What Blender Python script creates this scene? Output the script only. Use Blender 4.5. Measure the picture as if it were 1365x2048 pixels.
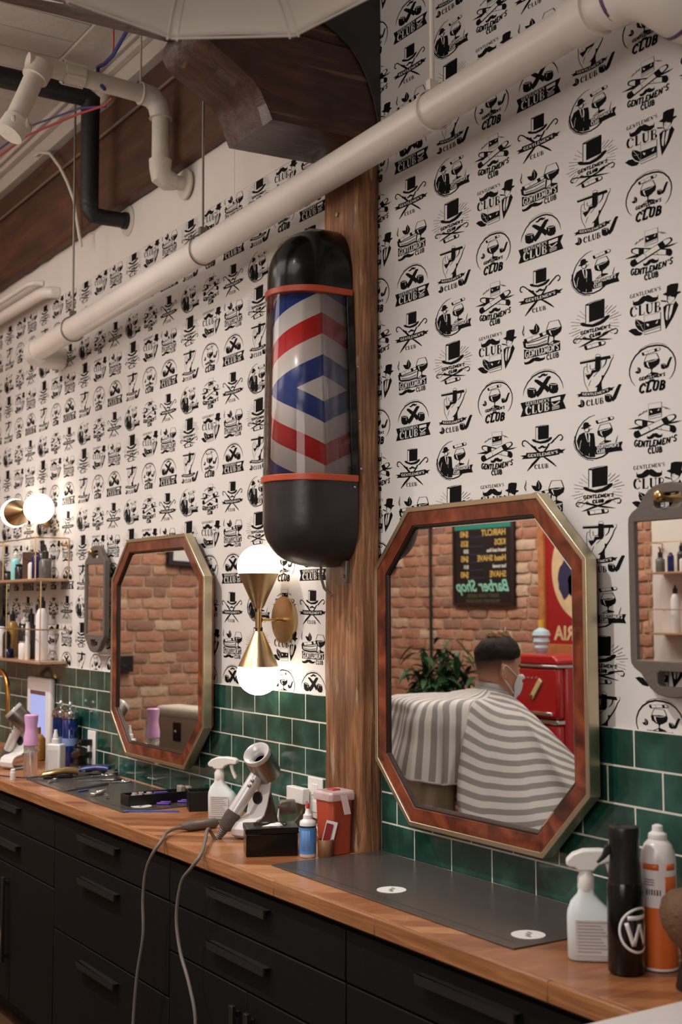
import bpy, bmesh, math, random
import numpy as np
from mathutils import Vector, Matrix, noise
from mathutils.geometry import tessellate_polygon
random.seed(7)
C = bpy.context.scene.collection
for o in list(bpy.data.objects): bpy.data.objects.remove(o)
PI = math.pi
def V(*a): return Vector(a)

# ---------------------------------------------------------------- camera
cam = bpy.data.objects.new('camera', bpy.data.cameras.new('camera')); C.objects.link(cam)
yaw, pit, rol = -1.00244, 0.07385, -0.00306
fw = V(math.sin(yaw)*math.cos(pit), math.cos(yaw)*math.cos(pit), math.sin(pit))
r0 = V(math.cos(yaw), -math.sin(yaw), 0); u0 = r0.cross(fw)
rt = r0*math.cos(rol)+u0*math.sin(rol); up = -r0*math.sin(rol)+u0*math.cos(rol)
M = Matrix((rt, up, -fw)).transposed().to_4x4(); M.translation = V(3.6901, -1.93973, 1.55302)
cam.matrix_world = M
cam.data.sensor_fit = 'HORIZONTAL'; cam.data.sensor_width = 24; cam.data.lens = 2531.04*24/1365
cam.data.clip_start = 0.05; cam.data.clip_end = 60
cam.data.dof.use_dof = True; cam.data.dof.focus_distance = 3.45; cam.data.dof.aperture_fstop = 4.5
bpy.context.scene.camera = cam

# ---------------------------------------------------------------- world, lights, exposure
sc = bpy.context.scene
sc.view_settings.view_transform = 'Standard'; sc.view_settings.look = 'None'
sc.view_settings.gamma = 1; sc.view_settings.use_curve_mapping = False
sc.view_settings.exposure = 0.0
w = bpy.data.worlds.new('room_air'); sc.world = w; w.use_nodes = True
w.node_tree.nodes['Background'].inputs[0].default_value = (1, .96, .93, 1)
w.node_tree.nodes['Background'].inputs[1].default_value = 0.17
def spot(loc, target, watts, size=.06, angle=80, blend=.8, col=(1, .95, .905)):
    d = bpy.data.lights.new('ceiling_spotlight', 'SPOT'); o = bpy.data.objects.new('ceiling_spotlight', d); C.objects.link(o)
    d.energy = watts; d.shadow_soft_size = size; d.spot_size = math.radians(angle); d.spot_blend = blend; d.color = col
    o.location = loc; o.rotation_euler = (V(*target)-V(*loc)).to_track_quat('-Z', 'Y').to_euler(); return o
def area(loc, target, watts, sx, sy, col=(1, .94, .89)):
    d = bpy.data.lights.new('fill_light', 'AREA'); o = bpy.data.objects.new('fill_light', d); C.objects.link(o)  # unseen fill lamp, stands for no real fitting
    d.shape = 'RECTANGLE'; d.size = sx; d.size_y = sy; d.energy = watts; d.color = col
    o.location = loc; o.rotation_euler = (V(*target)-V(*loc)).to_track_quat('-Z', 'Y').to_euler(); return o
spot((1.35, -1.65, 3.5), (1.65, 0, .2), 158, .04, 74, 1, (1, .965, .935))
spot((-.25, -1.65, 3.5), (-.2, 0, .25), 185, .04, 78, 1)
spot((-1.9, -1.65, 3.5), (-2.0, 0, .3), 165, .04, 78, 1)
area((.2, -2.6, 3.6), (.2, -2.6, 0), 50, 4.5, 1.6)  # added broad fill over the whole room
area((3.4, -3.0, 2.3), (1.0, 0, 1.0), 30, 1.4, 1.4)  # added window-like fill from the camera side, no window there
area((-.6, -2.0, 2.75), (-.9, -.6, 3.7), 14, 1.2, .8)  # added uplight to brighten the ceiling boards
area((-2.9, -2.0, 3.5), (-3.4, -3.8, 1.4), 70, 2.0, .8)  # added fill to brighten the opposite brick wall
area((-1.2, -2.4, 3.5), (-4.6, -2.2, 1.6), 40, 1.0, 1.0)  # added fill to brighten the end brick wall

# ---------------------------------------------------------------- materials
def lin(c):
    return tuple((x/255/12.92 if x/255 <= .04045 else ((x/255+.055)/1.055)**2.4) for x in c)+(1,)
MATS = {}
def mat(name, col, rough=.5, metal=0, bump=0, bscale=60, var=0, vscale=8, spec=None, trans=0, emit=None, estr=0, coat=0, alpha=1, aniso=0, sub=0):
    if name in MATS: return MATS[name]
    m = bpy.data.materials.new(name); m.use_nodes = True; nt = m.node_tree; b = nt.nodes['Principled BSDF']
    b.inputs['Base Color'].default_value = lin(col); b.inputs['Roughness'].default_value = rough; b.inputs['Metallic'].default_value = metal
    if spec is not None: b.inputs['Specular IOR Level'].default_value = spec
    if trans: b.inputs['Transmission Weight'].default_value = trans; b.inputs['IOR'].default_value = 1.45
    if emit: b.inputs['Emission Color'].default_value = lin(emit); b.inputs['Emission Strength'].default_value = estr
    if coat: b.inputs['Coat Weight'].default_value = coat
    if sub: b.inputs['Subsurface Weight'].default_value = sub; b.inputs['Subsurface Radius'].default_value = (.02,.01,.005)
    if alpha < 1: b.inputs['Alpha'].default_value = alpha
    tc = nt.nodes.new('ShaderNodeTexCoord')
    if var:
        n = nt.nodes.new('ShaderNodeTexNoise'); n.inputs['Scale'].default_value = vscale; n.inputs['Detail'].default_value = 5
        nt.links.new(tc.outputs['Object'], n.inputs['Vector'])
        mx = nt.nodes.new('ShaderNodeMix'); mx.data_type = 'RGBA'
        mx.inputs[6].default_value = lin(tuple(max(0, x*(1-var)) for x in col)); mx.inputs[7].default_value = lin(tuple(min(255, x*(1+var)) for x in col))
        nt.links.new(n.outputs['Fac'], mx.inputs[0]); nt.links.new(mx.outputs[2], b.inputs['Base Color'])
    if bump:
        n = nt.nodes.new('ShaderNodeTexNoise'); n.inputs['Scale'].default_value = bscale; n.inputs['Detail'].default_value = 4
        nt.links.new(tc.outputs['Object'], n.inputs['Vector'])
        bp = nt.nodes.new('ShaderNodeBump'); bp.inputs['Strength'].default_value = bump; bp.inputs['Distance'].default_value = .01
        nt.links.new(n.outputs['Fac'], bp.inputs['Height']); nt.links.new(bp.outputs['Normal'], b.inputs['Normal'])
    MATS[name] = m; return m
def ramp(nt, fac, stops):
    r = nt.nodes.new('ShaderNodeValToRGB'); e = r.color_ramp.elements
    while len(e) < len(stops): e.new(.5)
    for i, (p, c) in enumerate(stops): e[i].position = p; e[i].color = lin(c) if len(c) == 3 else c
    nt.links.new(fac, r.inputs[0]); return r.outputs[0]
def wood(name, c1, c2, c3, stretch=(8, 8, .8), scale=6, rough=.5, bump=.3, scratch=None, coat=0):
    m = bpy.data.materials.new(name); m.use_nodes = True; nt = m.node_tree; b = nt.nodes['Principled BSDF']
    tc = nt.nodes.new('ShaderNodeTexCoord'); mp = nt.nodes.new('ShaderNodeMapping'); mp.inputs['Scale'].default_value = stretch
    nt.links.new(tc.outputs['Object'], mp.inputs[0])
    n = nt.nodes.new('ShaderNodeTexNoise'); n.inputs['Scale'].default_value = scale; n.inputs['Detail'].default_value = 9; n.inputs['Roughness'].default_value = .65; n.inputs['Distortion'].default_value = .6
    nt.links.new(mp.outputs[0], n.inputs['Vector'])
    col = ramp(nt, n.outputs['Fac'], [(.25, c1), (.5, c2), (.75, c3)])
    if scratch:
        n2 = nt.nodes.new('ShaderNodeTexNoise'); n2.inputs['Scale'].default_value = scale*.9; n2.inputs['Detail'].default_value = 6
        mp2 = nt.nodes.new('ShaderNodeMapping'); mp2.inputs['Scale'].default_value = (stretch[0]*.5, stretch[1]*.5, stretch[2]*1.6); mp2.inputs['Location'].default_value = (3, 1, 5)
        nt.links.new(tc.outputs['Object'], mp2.inputs[0]); nt.links.new(mp2.outputs[0], n2.inputs['Vector'])
        f = ramp(nt, n2.outputs['Fac'], [(.63, (0, 0, 0)), (.69, (255, 255, 255))])
        mx = nt.nodes.new('ShaderNodeMix'); mx.data_type = 'RGBA'; mx.inputs[7].default_value = lin(scratch)
        nt.links.new(f, mx.inputs[0]); nt.links.new(col, mx.inputs[6]); col = mx.outputs[2]
    nt.links.new(col, b.inputs['Base Color']); b.inputs['Roughness'].default_value = rough; b.inputs['Coat Weight'].default_value = coat
    bp = nt.nodes.new('ShaderNodeBump'); bp.inputs['Strength'].default_value = bump; bp.inputs['Distance'].default_value = .006
    nt.links.new(n.outputs['Fac'], bp.inputs['Height']); nt.links.new(bp.outputs['Normal'], b.inputs['Normal'])
    MATS[name] = m; return m
def brushed(name, col, rough=.3, scale=(300, 300, 4)):
    m = mat(name, col, rough, 1); nt = m.node_tree; b = nt.nodes['Principled BSDF']
    tc = nt.nodes.new('ShaderNodeTexCoord'); mp = nt.nodes.new('ShaderNodeMapping'); mp.inputs['Scale'].default_value = scale
    nt.links.new(tc.outputs['Object'], mp.inputs[0]); n = nt.nodes.new('ShaderNodeTexNoise'); n.inputs['Scale'].default_value = 1
    nt.links.new(mp.outputs[0], n.inputs['Vector']); bp = nt.nodes.new('ShaderNodeBump'); bp.inputs['Strength'].default_value = .12; bp.inputs['Distance'].default_value = .002
    nt.links.new(n.outputs['Fac'], bp.inputs['Height']); nt.links.new(bp.outputs['Normal'], b.inputs['Normal']); return m

paper = mat('printed_paper', (206, 200, 195), .65, var=.02, vscale=3)
ink = mat('black_ink', (13, 12, 12), .85, spec=.12)
white_paint = mat('white_paint', (196, 187, 177), .6, bump=.15, bscale=25, var=.03, vscale=2)
ceil_paint = mat('ceiling_paint', (178, 168, 157), .7, bump=.4, bscale=18, var=.06, vscale=5)
board_paint = mat('board_paint', (212, 203, 194), .6, var=.02)
pvc = mat('white_plastic_pipe', (222, 212, 203), .35, var=.05, vscale=4)
oldpipe = mat('painted_pipe', (196, 186, 172), .5, bump=.3, bscale=30, var=.05)
black_iron = mat('black_iron', (14, 13, 13), .55, bump=.2)
steel_rod = mat('steel_rod', (140, 132, 122), .4, .8)
post_wood = wood('post_wood', (70, 42, 26), (146, 96, 60), (198, 146, 102), (16, 16, .9), 5.5, .55, 1.0, (186, 158, 130))
def roughen(m, big=(4, 4, 1.6), amt=.55):
    """second, finer grain and darker weathered patches"""
    nt = m.node_tree; b = nt.nodes['Principled BSDF']; src = b.inputs['Base Color'].links[0].from_socket
    tc = nt.nodes.new('ShaderNodeTexCoord'); mp = nt.nodes.new('ShaderNodeMapping'); mp.inputs['Scale'].default_value = big; nt.links.new(tc.outputs['Object'], mp.inputs[0])
    n = nt.nodes.new('ShaderNodeTexNoise'); n.inputs['Scale'].default_value = 2.2; n.inputs['Detail'].default_value = 6; nt.links.new(mp.outputs[0], n.inputs[0])
    f = ramp(nt, n.outputs['Fac'], [(.38, (120, 104, 96)), (.56, (255, 255, 255))]); mx = nt.nodes.new('ShaderNodeMix'); mx.data_type = 'RGBA'; mx.blend_type = 'MULTIPLY'; mx.inputs[0].default_value = amt
    nt.links.new(src, mx.inputs[6]); nt.links.new(f, mx.inputs[7]); nt.links.new(mx.outputs[2], b.inputs['Base Color'])
    mp2 = nt.nodes.new('ShaderNodeMapping'); mp2.inputs['Scale'].default_value = (150, 150, 7); nt.links.new(tc.outputs['Object'], mp2.inputs[0]); n2 = nt.nodes.new('ShaderNodeTexNoise'); n2.inputs['Scale'].default_value = 1.2; n2.inputs['Detail'].default_value = 5; nt.links.new(mp2.outputs[0], n2.inputs[0])
    bp = nt.nodes.new('ShaderNodeBump'); bp.inputs['Strength'].default_value = .9; bp.inputs['Distance'].default_value = .003; nt.links.new(n2.outputs['Fac'], bp.inputs['Height']); nt.links.new(b.inputs['Normal'].links[0].from_socket, bp.inputs['Normal']); nt.links.new(bp.outputs['Normal'], b.inputs['Normal'])
roughen(post_wood)
corbel_wood = wood('corbel_wood', (24, 12, 8), (54, 27, 15), (86, 46, 25), (9, 1.5, 9), 3, .4, .9, (90, 66, 52), .2)
ledger_wood = wood('ledger_wood', (38, 22, 14), (72, 42, 24), (100, 62, 36), (1.2, 6, 6), 2, .6, .4)
brass = brushed('brushed_brass', (205, 180, 138), .30)
brass_plain = mat('brass', (200, 168, 116), .25, 1)
champagne = brushed('champagne_metal', (200, 188, 160), .33, (3, 300, 300))
chrome = mat('chrome', (225, 225, 228), .12, 1)
steel = mat('satin_steel', (190, 186, 182), .28, 1)
blackplastic = mat('black_plastic', (16, 16, 18), .35)
blackmatte = mat('black_matte', (20, 19, 20), .6)
whiteplastic = mat('white_plastic', (226, 222, 218), .35)
greyplastic = mat('grey_plastic', (98, 88, 80), .45)
mirror_glass = mat('mirror_glass', (232, 230, 226), .0, 1)
gloss_black = mat('gloss_black_enamel', (7, 7, 7), .2, spec=.4, coat=.1, bump=.02, bscale=20)
cab_black = mat('cabinet_black', (9, 8, 8), .6, spec=.25, bump=.06, bscale=120)
mat_rubber = mat('rubber_mat', (72, 67, 63), .25, bump=.05, bscale=200)
glow = mat('opal_globe', (255, 250, 242), .3, emit=(255, 238, 215), estr=9)

# ---------------------------------------------------------------- geometry helpers
class MB:
    def __init__(s): s.v = []; s.f = []; s.m = []; s.mi = 0
    def add(s, vs, fs, mi=None):
        n = len(s.v); s.v += [tuple(x) for x in vs]; s.f += [tuple(i+n for i in f) for f in fs]; s.m += [s.mi if mi is None else mi]*len(fs); return s
    def box(s, x0, x1, y0, y1, z0, z1, R=None, mi=None):
        vs = [V(x, y, z) for x in (x0, x1) for y in (y0, y1) for z in (z0, z1)]
        if R is not None: vs = [R @ v for v in vs]
        return s.add(vs, [(0, 1, 3, 2), (4, 6, 7, 5), (0, 4, 5, 1), (2, 3, 7, 6), (0, 2, 6, 4), (1, 5, 7, 3)], mi)
    def cbox(s, c, d, R=None, mi=None):
        T = Matrix.Translation(V(*c)) @ (R.to_4x4() if R is not None else Matrix())
        return s.box(-d[0]/2, d[0]/2, -d[1]/2, d[1]/2, -d[2]/2, d[2]/2, T, mi)
    def lathe(s, prof, c=(0, 0, 0), axis=(0, 0, 1), n=32, mi=None, cap=True, sq=1.0):
        q = V(*axis).to_track_quat('Z', 'Y'); c = V(*c); vs = []; fs = []
        for (r, z) in prof:
            for k in range(n):
                a = 2*PI*k/n; vs.append(c+q @ V(r*math.cos(a), r*sq*math.sin(a), z))
        for i in range(len(prof)-1):
            for k in range(n):
                k2 = (k+1) % n; fs.append((i*n+k, i*n+k2, (i+1)*n+k2, (i+1)*n+k))
        if cap:
            fs.append(tuple(range(n-1, -1, -1))); fs.append(tuple((len(prof)-1)*n+k for k in range(n)))
        return s.add(vs, fs, mi)
    def cyl(s, p0, p1, r0, r1=None, n=20, mi=None):
        d = V(*p1)-V(*p0); return s.lathe([(r0, 0), (r0 if r1 is None else r1, d.length)], p0, d, n, mi)
    def tube(s, pts, r, n=10, mi=None, closed=False, cap=True):
        pts = [V(*p) for p in pts]; N = len(pts); rs = r if isinstance(r, (list, tuple)) else [r]*N; vs = []; fs = []; pv = None
        for i in range(N):
            if closed: t = pts[(i+1) % N]-pts[i-1]
            else: t = pts[min(i+1, N-1)]-pts[max(i-1, 0)]
            t.normalize()
            if pv is None: pv = t.orthogonal().normalized()
            else:
                pv = pv-t*pv.dot(t)
                pv = pv.normalized() if pv.length > 1e-6 else t.orthogonal().normalized()
            w_ = t.cross(pv)
            for k in range(n):
                a = 2*PI*k/n; vs.append(pts[i]+pv*(rs[i]*math.cos(a))+w_*(rs[i]*math.sin(a)))
        for i in range(N if closed else N-1):
            j = (i+1) % N
            for k in range(n):
                k2 = (k+1) % n; fs.append((i*n+k, i*n+k2, j*n+k2, j*n+k))
        if not closed and cap: fs += [tuple(range(n-1, -1, -1)), tuple((N-1)*n+k for k in range(n))]
        return s.add(vs, fs, mi)
    def prism(s, poly, h0, h1, ax='z', mi=None, T=None):
        """poly: 2d points; ax z -> (x,y), ax y -> (x,z), ax x -> (y,z)"""
        def P(a, b, h): return {'z': V(a, b, h), 'y': V(a, h, b), 'x': V(h, a, b)}[ax]
        n = len(poly); vs = [P(a, b, h0) for a, b in poly]+[P(a, b, h1) for a, b in poly]
        if T is not None: vs = [T @ v for v in vs]
        fs = [tuple(range(n))[::-1], tuple(range(n, 2*n))]+[(i, (i+1) % n, n+(i+1) % n, n+i) for i in range(n)]
        return s.add(vs, fs, mi)
    def ellipsoid(s, c, r, n=20, m=12, mi=None, R=None):
        vs = []; fs = []; c = V(*c)
        for i in range(m+1):
            a = -PI/2+PI*i/m
            for k in range(n):
                b = 2*PI*k/n; p = V(r[0]*math.cos(a)*math.cos(b), r[1]*math.cos(a)*math.sin(b), r[2]*math.sin(a)); vs.append(c+(R @ p if R is not None else p))
        for i in range(m):
            for k in range(n):
                k2 = (k+1) % n; fs.append((i*n+k, i*n+k2, (i+1)*n+k2, (i+1)*n+k))
        return s.add(vs, fs, mi)
    def build(s, name, mats, parent=None, smooth=False, bevel=0, segs=2, loc=None, merge=True, solid=0, sub=0, angle=40):
        me = bpy.data.meshes.new(name); me.from_pydata(s.v, [], s.f)
        mats = mats if isinstance(mats, (list, tuple)) else [mats]
        for m in mats: me.materials.append(m)
        if len(mats) > 1: me.polygons.foreach_set('material_index', s.m)
        bm = bmesh.new(); bm.from_mesh(me)
        if merge: bmesh.ops.remove_doubles(bm, verts=bm.verts, dist=1e-6)
        bmesh.ops.recalc_face_normals(bm, faces=bm.faces); bm.to_mesh(me); bm.free()
        o = bpy.data.objects.new(name, me); C.objects.link(o)
        if parent: o.parent = parent
        if loc: o.location = loc
        if bevel:
            b = o.modifiers.new('bevel', 'BEVEL'); b.width = bevel; b.segments = segs; b.limit_method = 'ANGLE'; b.angle_limit = math.radians(30)
        if solid:
            b = o.modifiers.new('solid', 'SOLIDIFY'); b.thickness = solid; b.offset = 0
        if sub:
            b = o.modifiers.new('sub', 'SUBSURF'); b.levels = sub; b.render_levels = sub
        if smooth:
            me.polygons.foreach_set('use_smooth', [True]*len(me.polygons))
            if angle < 180: me.set_sharp_from_angle(angle=math.radians(angle))
        elif bevel: 
            me.polygons.foreach_set('use_smooth', [True]*len(me.polygons)); me.set_sharp_from_angle(angle=math.radians(20))
        return o
def RZ(a): return Matrix.Rotation(a, 3, 'Z')
def RX(a): return Matrix.Rotation(a, 3, 'X')
def RY(a): return Matrix.Rotation(a, 3, 'Y')
def tag(o, label, cat, group=None):
    o['label'] = label; o['category'] = cat
    if group: o['group'] = group
    return o
def thing(name, label, cat, loc=(0, 0, 0), rz=0, group=None):
    o = bpy.data.objects.new(name, None); C.objects.link(o); o.location = loc; o.rotation_euler = (0, 0, rz); o.empty_display_size = .05
    return tag(o, label, cat, group)
def struct(o, label=None):
    o['kind'] = 'structure'
    if label: o['label'] = label
    return o
def dup(root, loc, rz=None, label=None):
    r = root.copy(); C.objects.link(r); r.location = loc
    if rz is not None: r.rotation_euler = (0, 0, rz)
    if label: r['label'] = label
    for ch in root.children:
        c = ch.copy(); C.objects.link(c); c.parent = r
        for g in ch.children:
            d = g.copy(); C.objects.link(d); d.parent = c
    return r
def textmesh(s, size, m, parent, T, name='lettering', depth=.0006, shear=0, align='CENTER', xs=1, weight=0):
    cu = bpy.data.curves.new('t', 'FONT'); cu.body = s; cu.size = size; cu.extrude = depth; cu.align_x = align; cu.align_y = 'CENTER'; cu.shear = shear; cu.offset = weight; cu.resolution_u = 3
    t = bpy.data.objects.new('t', cu); C.objects.link(t)
    me = bpy.data.meshes.new_from_object(t.evaluated_get(bpy.context.evaluated_depsgraph_get())); bpy.data.objects.remove(t)
    me.transform(T @ Matrix.Diagonal((xs, 1, 1, 1))); me.name = name; me.materials.clear(); me.materials.append(m)
    o = bpy.data.objects.new(name, me); C.objects.link(o); o.parent = parent; return o
def frame(origin, x, y):
    """matrix whose local x,y axes map to x,y (z = normal)"""
    x = V(*x).normalized(); y = V(*y).normalized(); z = x.cross(y)
    m = Matrix((x, y, z)).transposed().to_4x4(); m.translation = V(*origin); return m
def arc(cx, cy, r, a0, a1, n=10, ry=None):
    return [(cx+r*math.cos(math.radians(a0+(a1-a0)*i/n)), cy+(ry or r)*math.sin(math.radians(a0+(a1-a0)*i/n))) for i in range(n+1)]
# ---------------------------------------------------------------- wallpaper print (nine emblems drawn once, repeated in the wall's own mesh)
GL = {  # letters as strokes in a unit box: (thick?, points)
 'C': (.8, [(0, arc(.5, .5, .48, 45, 115, 4, .5)), (1, arc(.5, .5, .46, 115, 245, 7, .48)), (0, arc(.5, .5, .48, 245, 318, 4, .5)), (1, [(.86, .82), (.86, .68)])]),
 'L': (.7, [(1, [(.22, 0), (.22, 1)]), (0, [(.0, .98), (.45, .98)]), (0, [(0, .02), (.95, .02), (.95, .25)])]),
 'U': (.85, [(1, [(.18, 1), (.18, .3), (.28, .1), (.5, .02)]), (0, [(.5, .02), (.75, .1), (.85, .3), (.85, 1)]), (0, [(0, .98), (.38, .98)]), (0, [(.68, .98), (1, .98)])]),
 'B': (.75, [(1, [(.2, 0), (.2, 1)]), (0, [(0, .98), (.6, .98), (.82, .86), (.82, .66), (.6, .53), (.2, .53)]), (0, [(.6, .53), (.92, .4), (.92, .15), (.65, .02), (0, .02)]), (1, [(.85, .15), (.85, .4)])]),
 'G': (.85, [(0, arc(.5, .5, .48, 45, 115, 3, .5)), (1, arc(.5, .5, .46, 115, 245, 6, .48)), (0, arc(.5, .5, .48, 245, 300, 3, .5)), (1, [(.84, .05), (.84, .45)]), (0, [(.6, .45), (1, .45)])]),
 'E': (.7, [(1, [(.2, 0), (.2, 1)]), (0, [(.05, .98), (.9, .98), (.9, .8)]), (0, [(.2, .52), (.7, .52)]), (0, [(.05, .02), (.92, .02), (.92, .22)])]),
 'N': (.85, [(0, [(.15, 0), (.15, 1)]), (1, [(.15, 1), (.85, 0)]), (0, [(.85, 0), (.85, 1)])]),
 'T': (.75, [(1, [(.5, 0), (.5, 1)]), (0, [(.04, .8), (.04, .98), (.96, .98), (.96, .8)])]),
 'M': (1.05, [(0, [(.1, 0), (.1, 1)]), (1, [(.1, 1), (.5, .1)]), (0, [(.5, .1), (.88, 1)]), (1, [(.88, 0), (.88, 1)])]),
 "'": (.3, [(1, [(.5, 1), (.4, .72)])]),
 'S': (.65, [(0, [(.9, .78), (.75, .98), (.35, .98), (.12, .8)]), (1, [(.12, .8), (.2, .6), (.8, .38), (.88, .2)]), (0, [(.88, .2), (.65, .02), (.3, .02), (.08, .22)])]),
 'w': (.8, [(0, [(0, .6), (.25, 0), (.5, .5), (.75, 0), (1, .6)])]), 'h': (.6, [(0, [(.1, 0), (.1, 1)]), (0, [(.1, .5), (.5, .6), (.8, 0)])]),
 'i': (.3, [(0, [(.5, 0), (.5, .6)])]), 's': (.5, [(0, [(.8, .6), (.2, .45), (.8, .2), (.1, 0)])]), 'k': (.6, [(0, [(.1, 0), (.1, 1)]), (0, [(.8, .6), (.1, .3), (.8, 0)])]),
 'e': (.55, [(0, [(.1, .3), (.9, .35), (.5, .6), (.1, .3), (.5, 0), (.9, .1)])]), 'y': (.55, [(0, [(.1, .6), (.5, .1)]), (0, [(.9, .6), (.2, -.3)])]),
 'c': (.5, [(0, [(.9, .5), (.4, .6), (.1, .3), (.4, 0), (.9, .1)])]), 'g': (.55, [(0, [(.8, .6), (.2, .5), (.3, .05), (.8, .2), (.8, .6), (.8, -.2), (.2, -.3)])]),
 'a': (.55, [(0, [(.8, .6), (.2, .5), (.2, .05), (.8, .2), (.8, .6), (.85, 0)])]), 'r': (.45, [(0, [(.2, .6), (.2, 0)]), (0, [(.2, .4), (.8, .6)])]), ' ': (.4, [])}
class Emblem:
    def __init__(s, af): s.af = af; s.v = []; s.f = []; s.m = []; s.layer = 0
    def P(s, x, y):
        a, b = s.af; q = (x, y, x*y, x*x, 1)
        return (sum(i*j for i, j in zip(a, q)), sum(i*j for i, j in zip(b, q)))
    def tri(s, pts, tris, m):
        n = len(s.v); s.layer += 1; y = -.00012-.000022*s.layer
        for p in pts: u, v = s.P(*p); s.v.append((u, y, v))
        for t in tris: s.f.append(tuple(n+i for i in t)); s.m.append(m)
    def poly(s, pts, m=1):
        s.tri(pts, tessellate_polygon([[V(x, y, 0) for x, y in pts]]), m)
    def line(s, pts, w, m=1, w1=None):
        """tapering stroke: width w at the start to w1 at the end"""
        L = []; n = len(pts); w *= 1.22; w1 = None if w1 is None else w1*1.22
        for i, (x, y) in enumerate(pts):
            x0, y0 = pts[max(i-1, 0)]; x1, y1 = pts[min(i+1, n-1)]; d = math.hypot(x1-x0, y1-y0) or 1
            ww = (w if w1 is None else (w+(w1-w)*(i/(n-1))**.5 if w1 > w else w1+(w-w1)*(1-i/(n-1))**.5))/2; L += [(x-(y1-y0)/d*ww, y+(x1-x0)/d*ww), (x+(y1-y0)/d*ww, y-(x1-x0)/d*ww)]
        s.tri(L, [t for i in range(n-1) for t in ((2*i, 2*i+1, 2*i+3), (2*i, 2*i+3, 2*i+2))], m)
    def ell(s, cx, cy, rx, ry, m=1, a=0, n=12):
        ca, sa = math.cos(a), math.sin(a)
        s.poly([(cx+rx*math.cos(t)*ca-ry*math.sin(t)*sa, cy+rx*math.cos(t)*sa+ry*math.sin(t)*ca) for t in [2*PI*k/n for k in range(n)]], m)
    def text(s, st, p0, p1, h, m=1, pm=None, thick=.2, thin=.09, sans=False, lean=0):
        thick *= 1.3; thin *= 1.35; W = sum(GL[c][0]+.18 for c in st)-.18; x = 0; adv = math.hypot(p1[0]-p0[0], p1[1]-p0[1])/W
        if pm: cx, cy = 2*pm[0]-(p0[0]+p1[0])/2, 2*pm[1]-(p0[1]+p1[1])/2
        else: cx, cy = (p0[0]+p1[0])/2, (p0[1]+p1[1])/2
        L = []; T = []
        for c in st:
            gw, st_ = GL[c]
            for tk, pts in st_:
                q = []
                for a, b in pts:
                    t = (x+a*gw)/W; q.append(((1-t)**2*p0[0]+2*t*(1-t)*cx+t*t*p1[0]+lean*b*h, (1-t)**2*p0[1]+2*t*(1-t)*cy+t*t*p1[1]-b*h))
                wd = (thick if (tk or sans) else thin)*min(adv*1.0, h); n0 = len(L); n = len(q)
                for i, (xx, yy) in enumerate(q):
                    a0, b0 = q[max(i-1, 0)]; a1, b1 = q[min(i+1, n-1)]; d = math.hypot(a1-a0, b1-b0) or 1
                    L += [(xx-(b1-b0)/d*wd/2, yy+(a1-a0)/d*wd/2), (xx+(b1-b0)/d*wd/2, yy-(a1-a0)/d*wd/2)]
                T += [t2 for i in range(n-1) for t2 in ((n0+2*i, n0+2*i+1, n0+2*i+3), (n0+2*i, n0+2*i+3, n0+2*i+2))]
            x += gw+.18
        s.tri(L, T, m)
def moustache(e, x0, y0, x1, y1, h):
    """handlebar moustache between two tips"""
    dx, dy = x1-x0, y1-y0; P = [(0, -.6), (.05, .0), (.2, -.1), (.34, -.8), (.43, -1.05), (.5, -.85), (.57, -1.05), (.66, -.8), (.8, -.1), (.95, .0), (1, -.6), (1.0, .6), (.90, 1.0), (.74, 1.05), (.60, .75), (.5, .35), (.40, .75), (.26, 1.05), (.10, 1.0), (.0, .6)]
    e.poly([(x0+dx*a, y0+dy*a+h*b) for a, b in P])
def hat(e, L, R, T, B, sk, bl, br):
    """top hat: crown box L..R, T..B, sk = rise of right side, bl/br = brim overhang"""
    n = 6; cr = [(L, B)]+[(L, T+18)]+[(L+(R-L)*i/n, T-sk*i/n-16*math.sin(PI*i/n)) for i in range(n+1)]+[(R+4, T-sk+30), (R, B-sk)]
    e.poly(cr); w_ = R-L
    e.poly([(L-bl, B-4), (L-bl*.4, B-20), (L+5, B-6), (L+w_*.35, B+2), (L+w_*.75, B-sk*.45-10), (R-2, B-sk-10), (R+br*.5, B-sk-40), (R+br, B-sk-48), (R+br*.85, B-sk+4), (R-w_*.02, B-sk*.62+46), (L+w_*.75, B-sk*.3+54), (L+w_*.4, B+60), (L+w_*.1, B+56), (L-bl*.6, B+44), (L-bl*.95, B+18)])
    e.line([(L+w_*.12, T+18), (L+w_*.12, B-2)], w_*.12, 0)
    e.line([(L+8, B-2), (L+w_*.35, B+8), (L+w_*.7, B-sk*.35-2), (R-4, B-sk)], 6, 0)
    e.line([(L+w_*.16, T-8), (L+w_*.45, T-sk*.4-8), (R-w_*.15, T-sk*.8-4)], 5, 0)
def cigar(e, a, b, w_, tip=True):
    """cigar outline from burnt end a to head b"""
    ax, ay = a; bx, by = b; d = math.hypot(bx-ax, by-ay); ux, uy = (bx-ax)/d, (by-ay)/d; nx, ny = -uy, ux
    def Q(t, s_): return (ax+ux*d*t+nx*s_*w_/2, ay+uy*d*t+ny*s_*w_/2)
    e.poly([Q(0, -1), Q(.88, -1), Q(.98, -.6), Q(1, 0), Q(.98, .7), Q(.88, 1.15), Q(0, 1.15)])
    e.poly([Q(.1, -.82), Q(.87, -.82), Q(.95, -.4), Q(.96, .1), Q(.93, .5), Q(.86, .72), Q(.1, .72)], 0)
    e.poly([Q(.66, -1), Q(.8, -1), Q(.8, 1), Q(.66, 1)])
    if tip: e.ell(*Q(.02, 0), w_*.3, w_*.6, 1, math.atan2(uy, ux))
    e.line([Q(.3, -.8), Q(.34, 0), Q(.3, .7)], w_*.07)
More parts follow.
